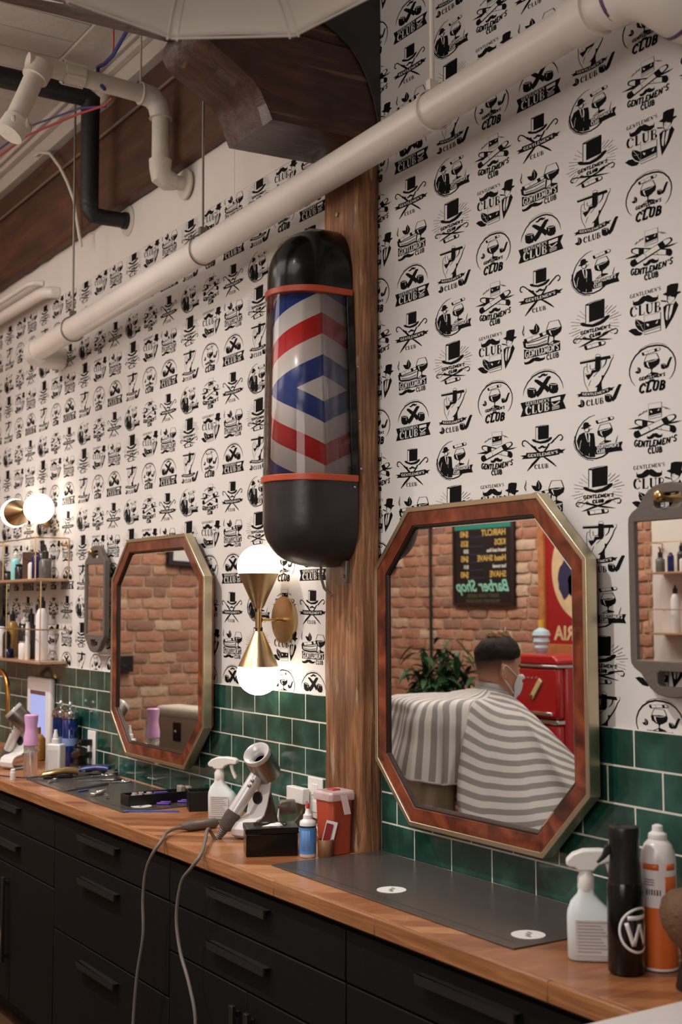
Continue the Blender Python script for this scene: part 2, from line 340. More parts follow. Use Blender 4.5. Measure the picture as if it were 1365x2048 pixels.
def snifter(e, cx, top, w_, sk, fill=.45, hk=.84):
    """brandy glass; bowl width w_, sk slope across the width"""
    H = w_*hk
    def Q(a, b): return (cx+a*w_/2, top+b*H-sk*a/2)
    out = [Q(-.62, 0), Q(-.85, .3), Q(-1, .6), Q(-.85, .88), Q(-.4, 1.06), Q(0, 1.1), Q(.4, 1.06), Q(.85, .88), Q(1, .6), Q(.85, .3), Q(.62, 0)]
    e.line(out[:4], w_*.03); e.line(out[7:], w_*.05); e.line([Q(-.62, 0), Q(.62, 0)], w_*.02)
    e.poly([Q(-.98, fill+.04), Q(0, fill), Q(1, fill+.02)]+out[8:9]+out[7:2:-1]); e.line([Q(-.55, fill+.1), Q(-.5, .75), Q(-.3, .98)], w_*.09, 0, w_*.03)
    e.line([Q(-.4, fill+.1), Q(.1, fill+.13), Q(.7, fill+.06)], w_*.025, 0)
    e.poly([Q(-.16, 1.08), Q(.2, 1.08), Q(.07, 1.2), Q(.08, 1.36), Q(.8, 1.5), Q(.85, 1.58), Q(.2, 1.62), Q(-.7, 1.66), Q(-.85, 1.6), Q(-.08, 1.38), Q(-.05, 1.2)])
    e.poly([Q(-.6, 1.6), Q(-.1, 1.46), Q(-.05, 1.58)], 0)
def leaf(e, x, y, s):
    e.poly([(x-20*s, y-90*s), (x+35*s, y-75*s), (x+62*s, y-30*s), (x+55*s, y+30*s), (x+20*s, y+62*s), (x-35*s, y+66*s), (x-85*s, y+25*s), (x-40*s, y+10*s), (x-12*s, y-5*s), (x-22*s, y-45*s)])
    e.line([(x-12*s, y-80*s), (x+15*s, y-20*s), (x+10*s, y+35*s)], 4*s, 0)
def pipe(e, bx, by, r, sx, sy):
    """tobacco pipe: bowl centre, radius, stem end"""
    e.poly([(bx-r, by-r*.9), (bx-r*.5, by-r*1.15), (bx+r*.7, by-r*1.1), (bx+r*.95, by-r*.8), (bx+r*1.1, by+r*.2), (bx+r*.8, by+r*.95), (bx-r*.1, by+r*1.2), (bx-r*.85, by+r*.9), (bx-r*1.05, by)])
    d = 1 if sx > bx else -1
    p = [(bx+d*r*.9, by+r*.55), (bx+d*r*1.7, by-r*.2), (sx-(sx-bx)*.28, sy+(by-sy)*.35), (sx-d*r*.5, sy+r*.15), (sx, sy)]
    e.line(p, r*.95, 1, r*.35); e.line(arc(bx, by-r*.95, r*.75, 0, 180, 5, r*.16), r*.1, 0); e.line([(bx+d*r*.45, by-r*.5), (bx+d*r*.5, by+r*.15)], r*.16, 0, r*.04)
def banner(e, x0, y0, x1, y1, h, sag, text, th):
    h *= 1.12
    n = 8; top = []; bot = []
    for i in range(n+1):
        t = i/n; x = x0+(x1-x0)*t; y = y0+(y1-y0)*t+sag*math.sin(PI*t); top.append((x, y-h/2)); bot.append((x, y+h/2))
    e.poly(top+bot[::-1]); e.poly([(x0+15, y0-h*.2), (x0-h*1.0, y0+h*.15), (x0-h*.45, y0+h*.28), (x0-h*.75, y0+h*.68), (x0+15, y0+h*.45)])
    e.poly([(x1-15, y1-h*.45), (x1+h*.35, y1-h*.35), (x1+h*1.05, y1-h*.6), (x1+h*.55, y1-h*.05), (x1+h*.75, y1+h*.15), (x1-15, y1+h*.3)])
    e.text(text, (x0+(x1-x0)*.06, y0+(y1-y0)*.06+th/2), (x0+(x1-x0)*.95, y0+(y1-y0)*.95+th/2), th, 0, ((x0+x1)/2, (y0+y1)/2+sag+th/2), .24, .12)
def umbrella_cane(e, hook, a, b, tip, w_):
    e.line(hook, w_*.28); e.line([hook[-1], a, b, tip], w_*.35, 1, w_*1.0) if False else None
    e.poly([(a[0]-w_*.1, a[1]-w_*.25), (a[0]+w_*.25, a[1]+w_*.1), (b[0]+w_*.35, b[1]+w_*.2), tip, (b[0]-w_*.25, b[1]-w_*.35)])
def tumbler(e, x0, y0, x1, y1, h, m=1, o=0):
    """rocks glass, top-left to top-right, height h"""
    e.line([(x0, y0), (x0+4, y0+h)], 5, m); e.line([(x1, y1), (x1, y1+h*.97)], 12, m); e.line([(x0, y0), (x1, y1)], 4, m); e.line([(x0+4, y0+h), (x1, y1+h*.97)], 9, m)
    e.poly([(x0+12, y0+h*.32), (x1-10, y1+h*.36), (x1-10, y1+h*.72), (x0+12, y0+h*.78)], m)
    w_ = x1-x0; e.poly([(x0+w_*.14, y0+h*.4), (x0+w_*.3, y0+h*.44), (x0+w_*.26, y0+h*.56), (x0+w_*.16, y0+h*.5)], o); e.poly([(x1-w_*.15, y1+h*.42), (x1-w_*.32, y1+h*.62), (x1-w_*.2, y1+h*.6)], o)
    e.line([(x0+12, y0+h*.86), (x1-14, y1+h*.8)], 9, m)
def top_gent(e, x, y, s, flip=1):
    """gentleman in hat with suit wedge"""
    def Q(a, b): return (x+a*s*flip, y+b*s)
    return Q
EM = {}
def em(name, af): e = Emblem(af); EM.setdefault(name, []).append(e); return e
e = em('hatcane', [[0.0001586729, -2.1331e-06, -2e-10, -6.6e-09, -0.0891942701], [-3.71179e-05, -0.0001053409, 4.6e-09, 1.4e-09, 0.0895746048]])
hat(e, 422, 722, 255, 560, 85, 78, 78)
e.line([(180, 735), (140, 730), (125, 690), (140, 630), (190, 605), (240, 625), (310, 680)], 24); e.poly([(300, 665), (345, 670), (390, 700), (430, 690), (450, 740), (520, 800), (600, 880), (720, 930), (830, 1000), (905, 1070), (890, 1080), (780, 1020), (660, 950), (480, 840), (390, 760), (320, 715)])
e.line([(980, 480), (1025, 440), (1040, 390), (1000, 345), (950, 365), (900, 425), (830, 500)], 24); e.poly([(830, 480), (850, 510), (800, 570), (750, 590), (710, 680), (640, 790), (560, 900), (440, 1060), (330, 1190), (245, 1285), (238, 1270), (340, 1100), (450, 970), (600, 790), (690, 640), (710, 590), (760, 570)])
moustache(e, 480, 715, 665, 660, 34)
banner(e, 215, 945, 965, 725, 118, 15, "GENTLEMEN'S", 62)
e.text('CLUB', (410, 1205), (715, 1130), 95, 1, None, .2, .08)
e = em('cigar', [[0.0001586729, -2.1331e-06, -2e-10, -6.6e-09, -0.0891942701], [-3.71179e-05, -0.0001053409, 4.6e-09, 1.4e-09, 0.2112446048]])
e.line([(205, 1490), (215, 1540), (180, 1650), (205, 1720)], 8, 1, 22); e.line([(215, 1590), (218, 1680), (215, 1750)], 6)
e.poly([(490, 1438), (540, 1490), (575, 1560), (555, 1640), (500, 1690), (420, 1700), (360, 1650), (330, 1585), (420, 1580), (435, 1590), (450, 1510)]); e.line([(490, 1470), (510, 1560), (500, 1640)], 5, 0)
e.line([(235, 1990), (300, 2010), (500, 1985), (760, 1905), (780, 1720)], 30); e.line([(290, 1950), (500, 1920), (740, 1830)], 14); e.line([(260, 1990), (480, 1960), (740, 1880)], 10); e.line([(280, 1900), (560, 1820), (740, 1740)], 16)
cigar(e, (235, 1850), (745, 1650), 88); e.line([(215, 1850), (240, 1990)], 46)
snifter(e, 895, 1385, 345, 75, .5, .93)
e = em('cigar', [[0.0001451605, -1.9407e-06, -2e-10, -5.6e-09, -0.0933156757], [-2.55202e-05, -9.58911e-05, 3.8e-09, 9e-10, 0.0074978716]])
e.poly([(232, 108), (330, 128), (560, 95), (800, 40), (1135, -60), (1135, 130), (800, 225), (235, 358)])
e.text("GENTLEMEN'S", (268, 330), (1095, 118), 170, 0, None, .2, .2, True)
moustache(e, 240, 442, 755, 305, 62); e.text('CLUB', (800, 372), (1095, 300), 125, 1, None, .24, .24, True)
e = em('pipes', [[0.0001451605, -1.9407e-06, -2e-10, -5.6e-09, -0.0933156757], [-2.55202e-05, -9.58911e-05, 3.8e-09, 9e-10, 0.1291678716]])
e.line([(212, 1260), (240, 1110), (330, 930), (450, 790), (600, 700), (740, 655)], 6, 1, 34); e.line([(740, 655), (860, 650), (1000, 700), (1110, 800), (1180, 930), (1215, 1080)], 34, 1, 6); e.line([(400, 800), (500, 705), (620, 640), (760, 600), (900, 610), (1010, 660)], 7)
moustache(e, 585, 785, 820, 715, 40)
pipe(e, 430, 1190, 112, 900, 790); pipe(e, 968, 1075, 112, 495, 880)
e.poly([(150, 1442), (1280, 1210), (1205, 1385), (1280, 1575), (150, 1790), (205, 1610)])
e.text("GENTLEMEN'S", (285, 1508), (860, 1395), 80, 0, None, .2, .1); e.text('CLUB', (285, 1735), (860, 1620), 205, 0, None, .2, .07)
e.poly([(910, 1330), (1140, 1278), (1140, 1360), (910, 1410)], 0); e.line([(925, 1440), (985, 1490), (1060, 1450), (1125, 1400)], 22, 0); e.line([(930, 1560), (1115, 1515)], 16, 0); e.line([(935, 1600), (1115, 1555)], 14, 0); e.line([(935, 1520), (1100, 1490)], 8, 0)
e = em('suit', [[0.0001370025, -2.2695e-06, -1e-10, -5.2e-09, -0.077411244], [-3.39634e-05, -9.59251e-05, 3.8e-09, 1.2e-09, 0.0928590016]])
e.line([(600, 250), (460, 320), (320, 450), (210, 620), (145, 800), (125, 960), (160, 1100), (270, 1220), (430, 1285), (620, 1265), (780, 1190), (900, 1080)], 8, 1, 30); e.line([(100, 930), (95, 1010), (135, 1130), (240, 1250), (390, 1320), (560, 1315)], 6, 1, 14); e.line([(130, 820), (125, 960), (165, 1110), (280, 1230), (430, 1290)], 34)
e.poly([(160, 930), (225, 770), (330, 700), (460, 690), (570, 680), (590, 800), (600, 980), (600, 1230), (480, 1255), (330, 1230), (225, 1140)])
e.poly([(355, 705), (450, 690), (480, 760), (475, 890), (420, 910), (380, 800)], 0); e.poly([(395, 705), (440, 700), (445, 760), (445, 880), (425, 905), (400, 780)])
e.poly([(330, 590), (460, 560), (470, 640), (440, 680), (370, 690), (335, 640)]); e.poly([(375, 610), (450, 575), (445, 630), (420, 665), (375, 670), (350, 640)], 0)
e.poly([(315, 530), (330, 480), (380, 450), (440, 450), (460, 500), (510, 500), (480, 535), (330, 620), (270, 620), (285, 590), (315, 585)]); e.line([(430, 625), (480, 610), (530, 575)], 14, 1, 6)
e.line([(235, 1110), (250, 980), (275, 890)], 8, 0); e.line([(455, 1240), (460, 1170)], 6, 0); e.line([(460, 760), (470, 1000)], 4, 0)
cigar(e, (630, 415), (1040, 235), 76); snifter(e, 828, 420, 350, 130, .42, .80)
e.poly([(590, 985), (900, 900), (1100, 815), (1245, 765), (1205, 880), (1245, 980), (1080, 1020), (880, 1090), (610, 1170)])
e.text("GENTLEMEN'S", (645, 1030), (1160, 895), 88, 0, None, .22, .22, True); e.text('CLUB', (645, 1135), (830, 1095), 88, 0, None, .24, .24, True); e.line([(1085, 810), (1110, 720), (1128, 640)], 14, 1, 4)
e = em('burst', [[0.0001900153, -3.144e-06, -2e-10, -9.8e-09, -0.0803206543], [-3.97045e-05, -0.000132601, 7.1e-09, 1.8e-09, 0.0890206823]])
hat(e, 312, 638, 165, 490, 105, 85, 92)
for k in range(36):
    a = math.radians(k*10+4); cx, cy = 480, 500; c_, s_ = math.cos(a), math.sin(a)
    if 40 < (k*10 % 360) < 125: continue
    r_in = 250+60*(k % 3 == 0); r_out = 390+30*((k*7) % 3)
    if 235 < (k*10 % 360) < 300: continue
    e.line([(cx+r_in*c_, cy+r_in*s_*.82-.28*r_in*c_), (cx+r_out*c_, cy+r_out*s_*.82-.28*r_out*c_)], 5)
e.text("GENTLEMEN'S", (232, 682), (735, 557), 56, 1, None, .22, .18, True, .18); e.text('CLUB', (385, 728), (570, 680), 50, 1, None, .3, .25, True, .18)
e.line([(165, 825), (120, 820), (108, 790), (135, 755), (200, 748), (260, 755)], 15); e.poly([(250, 745), (310, 718), (345, 735), (480, 742), (600, 742), (790, 745), (720, 757), (560, 775), (400, 770), (280, 765)])
e.line([(805, 660), (850, 650), (868, 600), (840, 570), (780, 590), (700, 625)], 15); e.poly([(720, 610), (660, 625), (610, 655), (590, 690), (500, 730), (380, 790), (190, 900), (300, 865), (420, 800), (560, 730), (640, 690), (700, 650)])
cigar(e, (312, 905), (660, 805), 70)
e = em('hand', [[0.0001432387, -2.3375e-06, -1e-10, -5.7e-09, -0.0911858561], [-2.51612e-05, -9.94277e-05, 4.1e-09, 9e-10, 0.0987884105]])
e.poly([(350, 375), (700, 300), (1040, 235), (1110, 215), (1125, 250), (1040, 310), (700, 375), (350, 440)]); e.line([(360, 385), (700, 312)], 10, 0)
e.line(arc(765, 265, 60, 180, 360, 7, 58), 8); e.poly([(700, 270), (820, 255), (825, 545), (760, 590), (690, 545)]); e.poly([(1035, 240), (1100, 222), (1112, 255), (1060, 300)], 0)
e.line([(520, 425), (505, 490), (450, 510), (435, 600), (445, 800), (470, 900), (520, 990), (540, 1050)], 11); e.line([(1115, 270), (1060, 360), (1020, 480), (960, 600), (900, 700), (850, 800)], 12, 1, 26)
e.line([(960, 310), (930, 430), (860, 520)], 26, 1, 10); e.line([(835, 340), (840, 520)], 6)
e.line([(580, 460), (585, 540), (630, 560), (690, 530)], 12); e.line([(520, 490), (510, 560), (545, 640)], 9); e.line([(460, 650), (540, 680), (610, 640)], 8)
e.poly([(470, 690), (600, 665), (615, 580), (700, 560), (790, 560), (820, 575), (780, 600), (660, 640), (620, 700), (540, 800), (500, 730)]); e.line([(790, 580), (700, 680), (660, 725)], 9)
e.line([(600, 800), (565, 880), (550, 940)], 8); e.poly([(845, 690), (910, 690), (850, 830), (845, 920), (860, 1010), (730, 1060), (745, 960), (690, 965), (780, 880), (845, 770)])
banner(e, 375, 1120, 1030, 1010, 95, 42, "GENTLEMEN'S", 52)
leaf(e, 390, 1345, 1.15); e.text('CLUB', (505, 1390), (885, 1325), 130, 1, None, .2, .08); pipe(e, 1000, 1210, 80, 1295, 905)
e = em('whisky', [[0.0001228492, -2.4565e-06, -1e-10, -4.5e-09, -0.0684119991], [-3.21627e-05, -9.0898e-05, 3.4e-09, 1.1e-09, 0.0919568095]])
tumbler(e, 480, 275, 790, 175, 355)
cigar(e, (1080, 770), (140, 740), 150) if False else None
e.poly([(0, 935), (320, 800), (900, 640), (1280, 525), (1150, 600), (900, 690), (350, 880)])
cigar(e, (1075, 765), (150, 740), 150); cigar(e, (195, 1035), (1135, 430), 140); e.ell(1065, 765, 75, 92); e.ell(205, 1035, 70, 82)
moustache(e, 450, 1045, 810, 935, 62)
e.text("GENTLEMEN'S", (150, 1305), (1140, 1020), 145, 1, (600, 1240), .24, .24, True, .15); e.text('CLUB', (480, 1430), (800, 1340), 125, 1, None, .26, .26, True)
e.text('whiskey', (245, 600), (455, 440), 52, 1, None, .16, .16, True); e.text('cigars', (815, 300), (990, 330), 50, 1, None, .16, .16, True)
e = em('gent', [[0.0001226854, -2.4445e-06, -1e-10, -4.4e-09, -0.0719072937], [-2.70368e-05, -9.04544e-05, 3.4e-09, 9e-10, 0.0840572447]])
e.text("GENTLEMEN'S", (135, 445), (865, 235), 88, 1, None, .2, .1); moustache(e, 200, 535, 800, 395, 98)
e.text('CLUB', (145, 888), (860, 740), 235, 1, None, .2, .07)
e.poly([(995, 290), (1010, 140), (1100, 95), (1275, 70), (1280, 130), (1255, 270), (1345, 265), (1330, 300), (1260, 340), (1215, 430), (1180, 480), (1110, 350), (1000, 375), (905, 350), (930, 325)])
e.poly([(1000, 370), (1110, 345), (1130, 390), (1205, 400), (1205, 440), (1110, 550), (1040, 570), (1010, 520)]); e.poly([(1030, 400), (1090, 375), (1110, 400), (1190, 410), (1185, 450), (1110, 540), (1050, 555), (1025, 480), (1040, 440)], 0); e.line([(1050, 400), (1085, 400)], 12); e.line([(1060, 440), (1075, 470)], 10)
e.line([(865, 495), (1000, 510)], 28); e.poly([(920, 640), (1000, 580), (1180, 560), (1215, 490), (1285, 590), (1160, 880), (980, 1180), (935, 900)])
e.poly([(1010, 620), (1050, 600), (1020, 960), (985, 930), (975, 800)], 0); e.poly([(1095, 600), (1165, 570), (1120, 790), (1060, 940), (1060, 780)], 0)
e.poly([(265, 930), (380, 960), (470, 1010), (465, 1200), (440, 1240), (330, 1180), (270, 1100), (250, 1030)]); e.poly([(90, 1210), (180, 1160), (280, 1155), (340, 1220), (440, 1260), (380, 1320), (260, 1325), (180, 1280)]); e.line([(275, 940), (380, 1060), (450, 1200)], 7, 0); e.line([(300, 1060), (370, 1080), (430, 1060)], 4, 0)
tumbler(e, 470, 855, 860, 760, 445)
e = em('glass', [[0.0001225218, -2.4326e-06, -1e-10, -4.4e-09, -0.0753855116], [-2.19604e-05, -9.0014e-05, 3.4e-09, 7e-10, 0.0767906723]])
e.line([(255, 1095), (170, 990), (120, 830), (120, 700), (170, 530), (260, 380), (400, 245), (560, 160), (760, 125)], 8, 1, 36); e.line([(760, 125), (900, 130), (1030, 185), (1140, 300), (1200, 430), (1215, 560), (1190, 720), (1130, 850), (1060, 930)], 36, 1, 7); e.line([(330, 265), (460, 165), (620, 95), (800, 70), (930, 95), (1010, 135)], 9)
cigar(e, (425, 340), (860, 200), 72); snifter(e, 645, 335, 375, 80, .43); leaf(e, 330, 735, 1.0); pipe(e, 925, 625, 58, 1130, 410)
e.text("GENTLEMEN'S", (350, 970), (960, 845), 72, 1, None, .26, .2, True, .15); moustache(e, 500, 1000, 800, 945, 42)
e.text('CLUB', (350, 1260), (945, 1160), 205, 1, None, .24, .18, True, .2)
PATTERN = [['hatcane', 'cigar', 'pipes'], ['suit', 'burst', 'hand'], ['whisky', 'gent', 'glass']]
def wallpaper_mesh(x0, x1, z0, ztop):
    """ztop(x) -> top height; returns verts, faces, materials of the print"""
    cache = {}
    for k, es in EM.items():
        vs = []; fs = []; ms = []
        for q in es: n = len(vs); vs += q.v; fs += [tuple(i+n for i in t) for t in q.f]; ms += q.m
        cache[k] = (np.array(vs), np.array(fs), np.array(ms))
    AV = []; AF = []; AM = []; n = 0
    for k in range(math.floor((x0-1.004)/.1695)-1, math.ceil((x1-1.004)/.1695)+2):
        xc = 1.004+.1695*k
        if xc < x0-.09 or xc > x1+.09: continue
        for r in range(-40, 20):
            zc = 1.916-.12167*r
            if zc < z0-.08 or zc > ztop+.08: continue
            v, f, m = cache[PATTERN[k % 3][r % 3]]
            AV.append(v+np.array([xc, 0, zc])); AF.append(f+n); AM.append(m); n += len(v)
    return np.concatenate(AV), np.concatenate(AF), np.concatenate(AM)
def wallpaper(name, x0, x1, z0, z1):
    v, f, m = wallpaper_mesh(x0, x1, z0, z1)
    me = bpy.data.meshes.new(name); me.from_pydata(v.tolist(), [], f.tolist()); me.materials.append(paper); me.materials.append(ink)
    me.polygons.foreach_set('material_index', m.tolist())
    bm = bmesh.new(); bm.from_mesh(me)
    for co, no in (((x0, 0, 0), (-1, 0, 0)), ((x1, 0, 0), (1, 0, 0)), ((0, 0, z0), (0, 0, -1)), ((0, 0, z1), (0, 0, 1))):
        bmesh.ops.bisect_plane(bm, geom=bm.verts[:]+bm.edges[:]+bm.faces[:], plane_co=co, plane_no=no, clear_outer=True, dist=1e-7)
    q = [bm.verts.new(p) for p in ((x0, 0, z0), (x1, 0, z0), (x1, 0, z1), (x0, 0, z1), (x0, .12, z0), (x1, .12, z0), (x1, .12, z1), (x0, .12, z1))]
    for t in ((0, 1, 2, 3), (5, 4, 7, 6), (4, 0, 3, 7), (1, 5, 6, 2), (3, 2, 6, 7), (4, 5, 1, 0)): fc = bm.faces.new([q[i] for i in t]); fc.material_index = 0
    bm.to_mesh(me); bm.free()
    o = bpy.data.objects.new(name, me); C.objects.link(o); return o
# ---------------------------------------------------------------- room shell
TT = 1.296                                   # top of the tile band
struct(wallpaper('wall_back', .77, 2.75, TT, 3.7), 'wall papered with black gentlemen club emblems right of the post')
struct(wallpaper('wall_back', -3.5, .77, TT, 2.931), 'wall papered with black gentlemen club emblems left of the post')
b = MB(); b.box(-4.6, -3.5, 0, .12, 0, 3.7); b.box(-3.5, 2.75, 0.0, .12, 0, TT); b.box(2.75, 5.3, 0, .12, 0, 3.7); struct(b.build('wall_back', white_paint), 'plain painted wall behind the cabinets')
b = MB()
for x0, x1 in ((-3.5, -2.547), (-2.545, -1.279), (-1.277, -.006), (-.004, .77)): b.box(x0, x1, -.001, .12, 2.9312, 3.7)
struct(b.build('wall_upper_back', board_paint, bevel=.002), 'white board panels above the wallpaper')
# tiles: one band left, one band right of the post
def tile_material():
    m = mat('green_glazed_tile', (14, 62, 50), .12, coat=.4); nt = m.node_tree; bs = nt.nodes['Principled BSDF']
    tc = nt.nodes.new('ShaderNodeTexCoord'); n = nt.nodes.new('ShaderNodeTexNoise'); n.inputs['Scale'].default_value = 9; n.inputs['Detail'].default_value = 4
    nt.links.new(tc.outputs['Object'], n.inputs[0]); nt.links.new(ramp(nt, n.outputs['Fac'], [(.3, (14, 46, 40)), (.5, (24, 66, 56)), (.72, (52, 94, 82))]), bs.inputs['Base Color'])
    bp = nt.nodes.new('ShaderNodeBump'); bp.inputs['Strength'].default_value = .25; bp.inputs['Distance'].default_value = .004; nt.links.new(n.outputs['Fac'], bp.inputs['Height']); nt.links.new(bp.outputs['Normal'], bs.inputs['Normal']); return m
tile_m = tile_material(); grout_m = mat('grout', (205, 198, 188), .8)
def tile_band(x0, x1, par, label, i):
    m = MB(); H = .0792; W = .1554; g = .0021; rnd = random.Random(i)
    m.box(x0, x1, -.0070, 0, .9, TT, mi=1)
    for j in range(5):
        z1 = TT-j*H; off = 0 if (j+par) % 2 == 0 else W/2
        k = math.floor((x0-off)/W)
        while k*W+off < x1:
            a = max(k*W+off+g, x0+.001); c = min((k+1)*W+off-g, x1-.001); k += 1
            if c-a < .012: continue
            t = rnd.uniform(-.0006, .0006); t2 = rnd.uniform(-.0006, .0006); y = -.0080
            vs = [(a, y+t, z1-H+g), (c, y+t2, z1-H+g), (c, y+t2, z1-g), (a, y+t, z1-g), (a, -.003, z1-H+g), (c, -.003, z1-H+g), (c, -.003, z1-g), (a, -.003, z1-g)]
            m.add(vs, [(0, 1, 2, 3), (4, 0, 3, 7), (1, 5, 6, 2), (3, 2, 6, 7), (4, 5, 1, 0)], 0)
    o = m.build('trim_%d' % i, [tile_m, grout_m], bevel=.0012, segs=2, merge=False); struct(o, label)
tile_band(-3.5, .676, 0, 'green glazed tile band left of the wooden post', 1)
tile_band(.862, 2.75, 1, 'green glazed tile band right of the wooden post', 2)
floor_w = wood('floor_wood', (44, 28, 18), (70, 46, 30), (92, 62, 42), (1, 8, 8), 3, .45, .2)
b = MB()
for k in range(30): b.box(-4.7, 5.3, -3.92+k*.135, -3.92+k*.135+.133, -.05, 0)
struct(b.build('floor', floor_w, bevel=.001), 'dark plank floor')
# ceiling
b = MB()
for k in range(60): b.box(-4.7+k*.1695, -4.7+k*.1695+.1665, -3.92, -.27, 3.7, 3.74)
b.box(-4.7, 5.3, -3.92, .12, 3.704, 3.8); b.box(-4.7, 5.3, -.266, .12, 3.692, 3.75)
struct(b.build('ceiling', ceil_paint, bevel=.002), 'white boarded ceiling')
b = MB(); b.box(-4.6, .62, -.085, -.001, 3.57, 3.692); b.box(-4.6, .62, -.115, -.085, 3.635, 3.66); b.box(-4.6, .62, -.125, -.085, 3.67, 3.692)
struct(b.build('trim_3', ceil_paint, bevel=.004), 'white moulded board along the ceiling')
def rough_box(m, x0, x1, y0, y1, z0, z1, step, amp, seed=0, chamfer=0.01):
    """box with worn, uneven faces: columns of rings along the longest axis"""
    d = (x1-x0, y1-y0, z1-z0); ax = d.index(max(d)); n = max(2, int(d[ax]/step)); o = [0, 1, 2]; o.remove(ax); lo = (x0, y0, z0); hi = (x1, y1, z1)
    ring = []; c = chamfer; A0, A1, B0, B1 = lo[o[0]], hi[o[0]], lo[o[1]], hi[o[1]]
    def seg(p, q, k): return [(p[0]+(q[0]-p[0])*i/k, p[1]+(q[1]-p[1])*i/k) for i in range(k)]
    K = 6; ring = seg((A0+c, B0), (A1-c, B0), K)+seg((A1-c, B0), (A1, B0+c), 1)+seg((A1, B0+c), (A1, B1-c), K)+seg((A1, B1-c), (A1-c, B1), 1)+seg((A1-c, B1), (A0+c, B1), K)+seg((A0+c, B1), (A0, B1-c), 1)+seg((A0, B1-c), (A0, B0+c), K)+seg((A0, B0+c), (A0+c, B0), 1)
    R = len(ring); vs = []; fs = []; ca, cb = (A0+A1)/2, (B0+B1)/2
    for i in range(n+1):
        t = lo[ax]+d[ax]*i/n
        for a, bb in ring:
            p = [0, 0, 0]; p[ax] = t; p[o[0]] = a; p[o[1]] = bb
            s = amp*noise.noise(V(p[0]*14+seed, p[1]*14, p[2]*14) if ax != 2 else V(p[0]*30+seed, p[1]*30, p[2]*5))
            q = 1+s/max(.05, math.hypot(a-ca, bb-cb)); p[o[0]] = ca+(a-ca)*q; p[o[1]] = cb+(bb-cb)*q; vs.append(tuple(p))
    for i in range(n):
        for k in range(R): k2 = (k+1) % R; fs.append((i*R+k, i*R+k2, (i+1)*R+k2, (i+1)*R+k))
    fs += [tuple(range(R)), tuple(n*R+k for k in range(R))[::-1]]
    return m.add(vs, fs)
b = MB(); rough_box(b, -4.58, .618, -.055, -.002, 3.13, 3.57, .08, .006, 3)
tag(b.build('ledger_beam', ledger_wood, smooth=True, angle=35), 'dark brown timber running along the wall top behind the pipes', 'beam')
t = thing('timber_post', 'scarred brown timber post between the two octagonal mirrors', 'post', (.7675, -.0375, .9005))
b = MB(); rough_box(b, -.0925, .0925, -.036, .0365, 0, 1.925, .02, .006, 1, .012); b.build('shaft', post_wood, t, smooth=True, angle=60)
b = MB(); b.cyl((-.01, -.035, 1.745), (-.01, -.042, 1.745), .006); b.build('screw_head', steel, t, smooth=True)
# corbel with stepped, rounded underside
prof = [(-.001, 2.832), (-.346, 2.826), (-.36, 2.86), (-.377, 2.898), (-.405, 2.925), (-.434, 2.942), (-.475, 2.968), (-.51, 2.985), (-.54, 3.005), (-.556, 3.03), (-.556, 3.055), (-.545, 3.078), (-.001, 3.078)]
t = thing('timber_corbel', 'dark carved timber bracket block on top of the post', 'corbel', (.74, 0, 2.83))
vs = []; fs = []; NX = 8
for i in range(NX+1):
    x = .62+.24*i/NX; e_ = .010 if i in (0, NX) else 0
    cy, cz = -.28, 2.96
    for k, (y, z) in enumerate(prof):
        nn = .007*noise.noise(V(x*9, y*9, z*9))
        vs.append((x-.74, (cy+(y-cy)*(1-e_*1.2)+nn) if y < -.01 else y, (cz+(z-cz)*(1-e_)+nn)-2.83))
n = len(prof)
for i in range(NX):
    for k in range(n): fs.append((i*n+k, i*n+(k+1) % n, (i+1)*n+(k+1) % n, (i+1)*n+k))
fs += [tuple(range(n)), tuple(NX*n+k for k in range(n))[::-1]]
MB().add(vs, fs).build('block', corbel_wood, t, smooth=True, angle=30)
b = MB(); b.prism([(-.19, 3.13), (-.15, 3.112), (-.102, 3.081), (-.07, 3.045), (-.045, 3.002), (-.025, 2.95), (-.012, 2.895), (-.003, 2.835), (-.003, 3.38), (-.19, 3.38)], .8625, .8675, 'x')
tag(b.build('steel_plate', mat('dark_steel', (62, 58, 55), .5, .6, bump=.3, bscale=40, var=.25, vscale=10), bevel=.001), 'dark grey curved steel plate beside the carved bracket', 'plate')
b = MB(); rough_box(b, .62, .86, -3.79, -.002, 3.079, 3.38, .12, .008, 9)
tag(b.build('ceiling_beam', corbel_wood, smooth=True, angle=35), 'dark timber beam crossing the room on the carved bracket', 'beam')
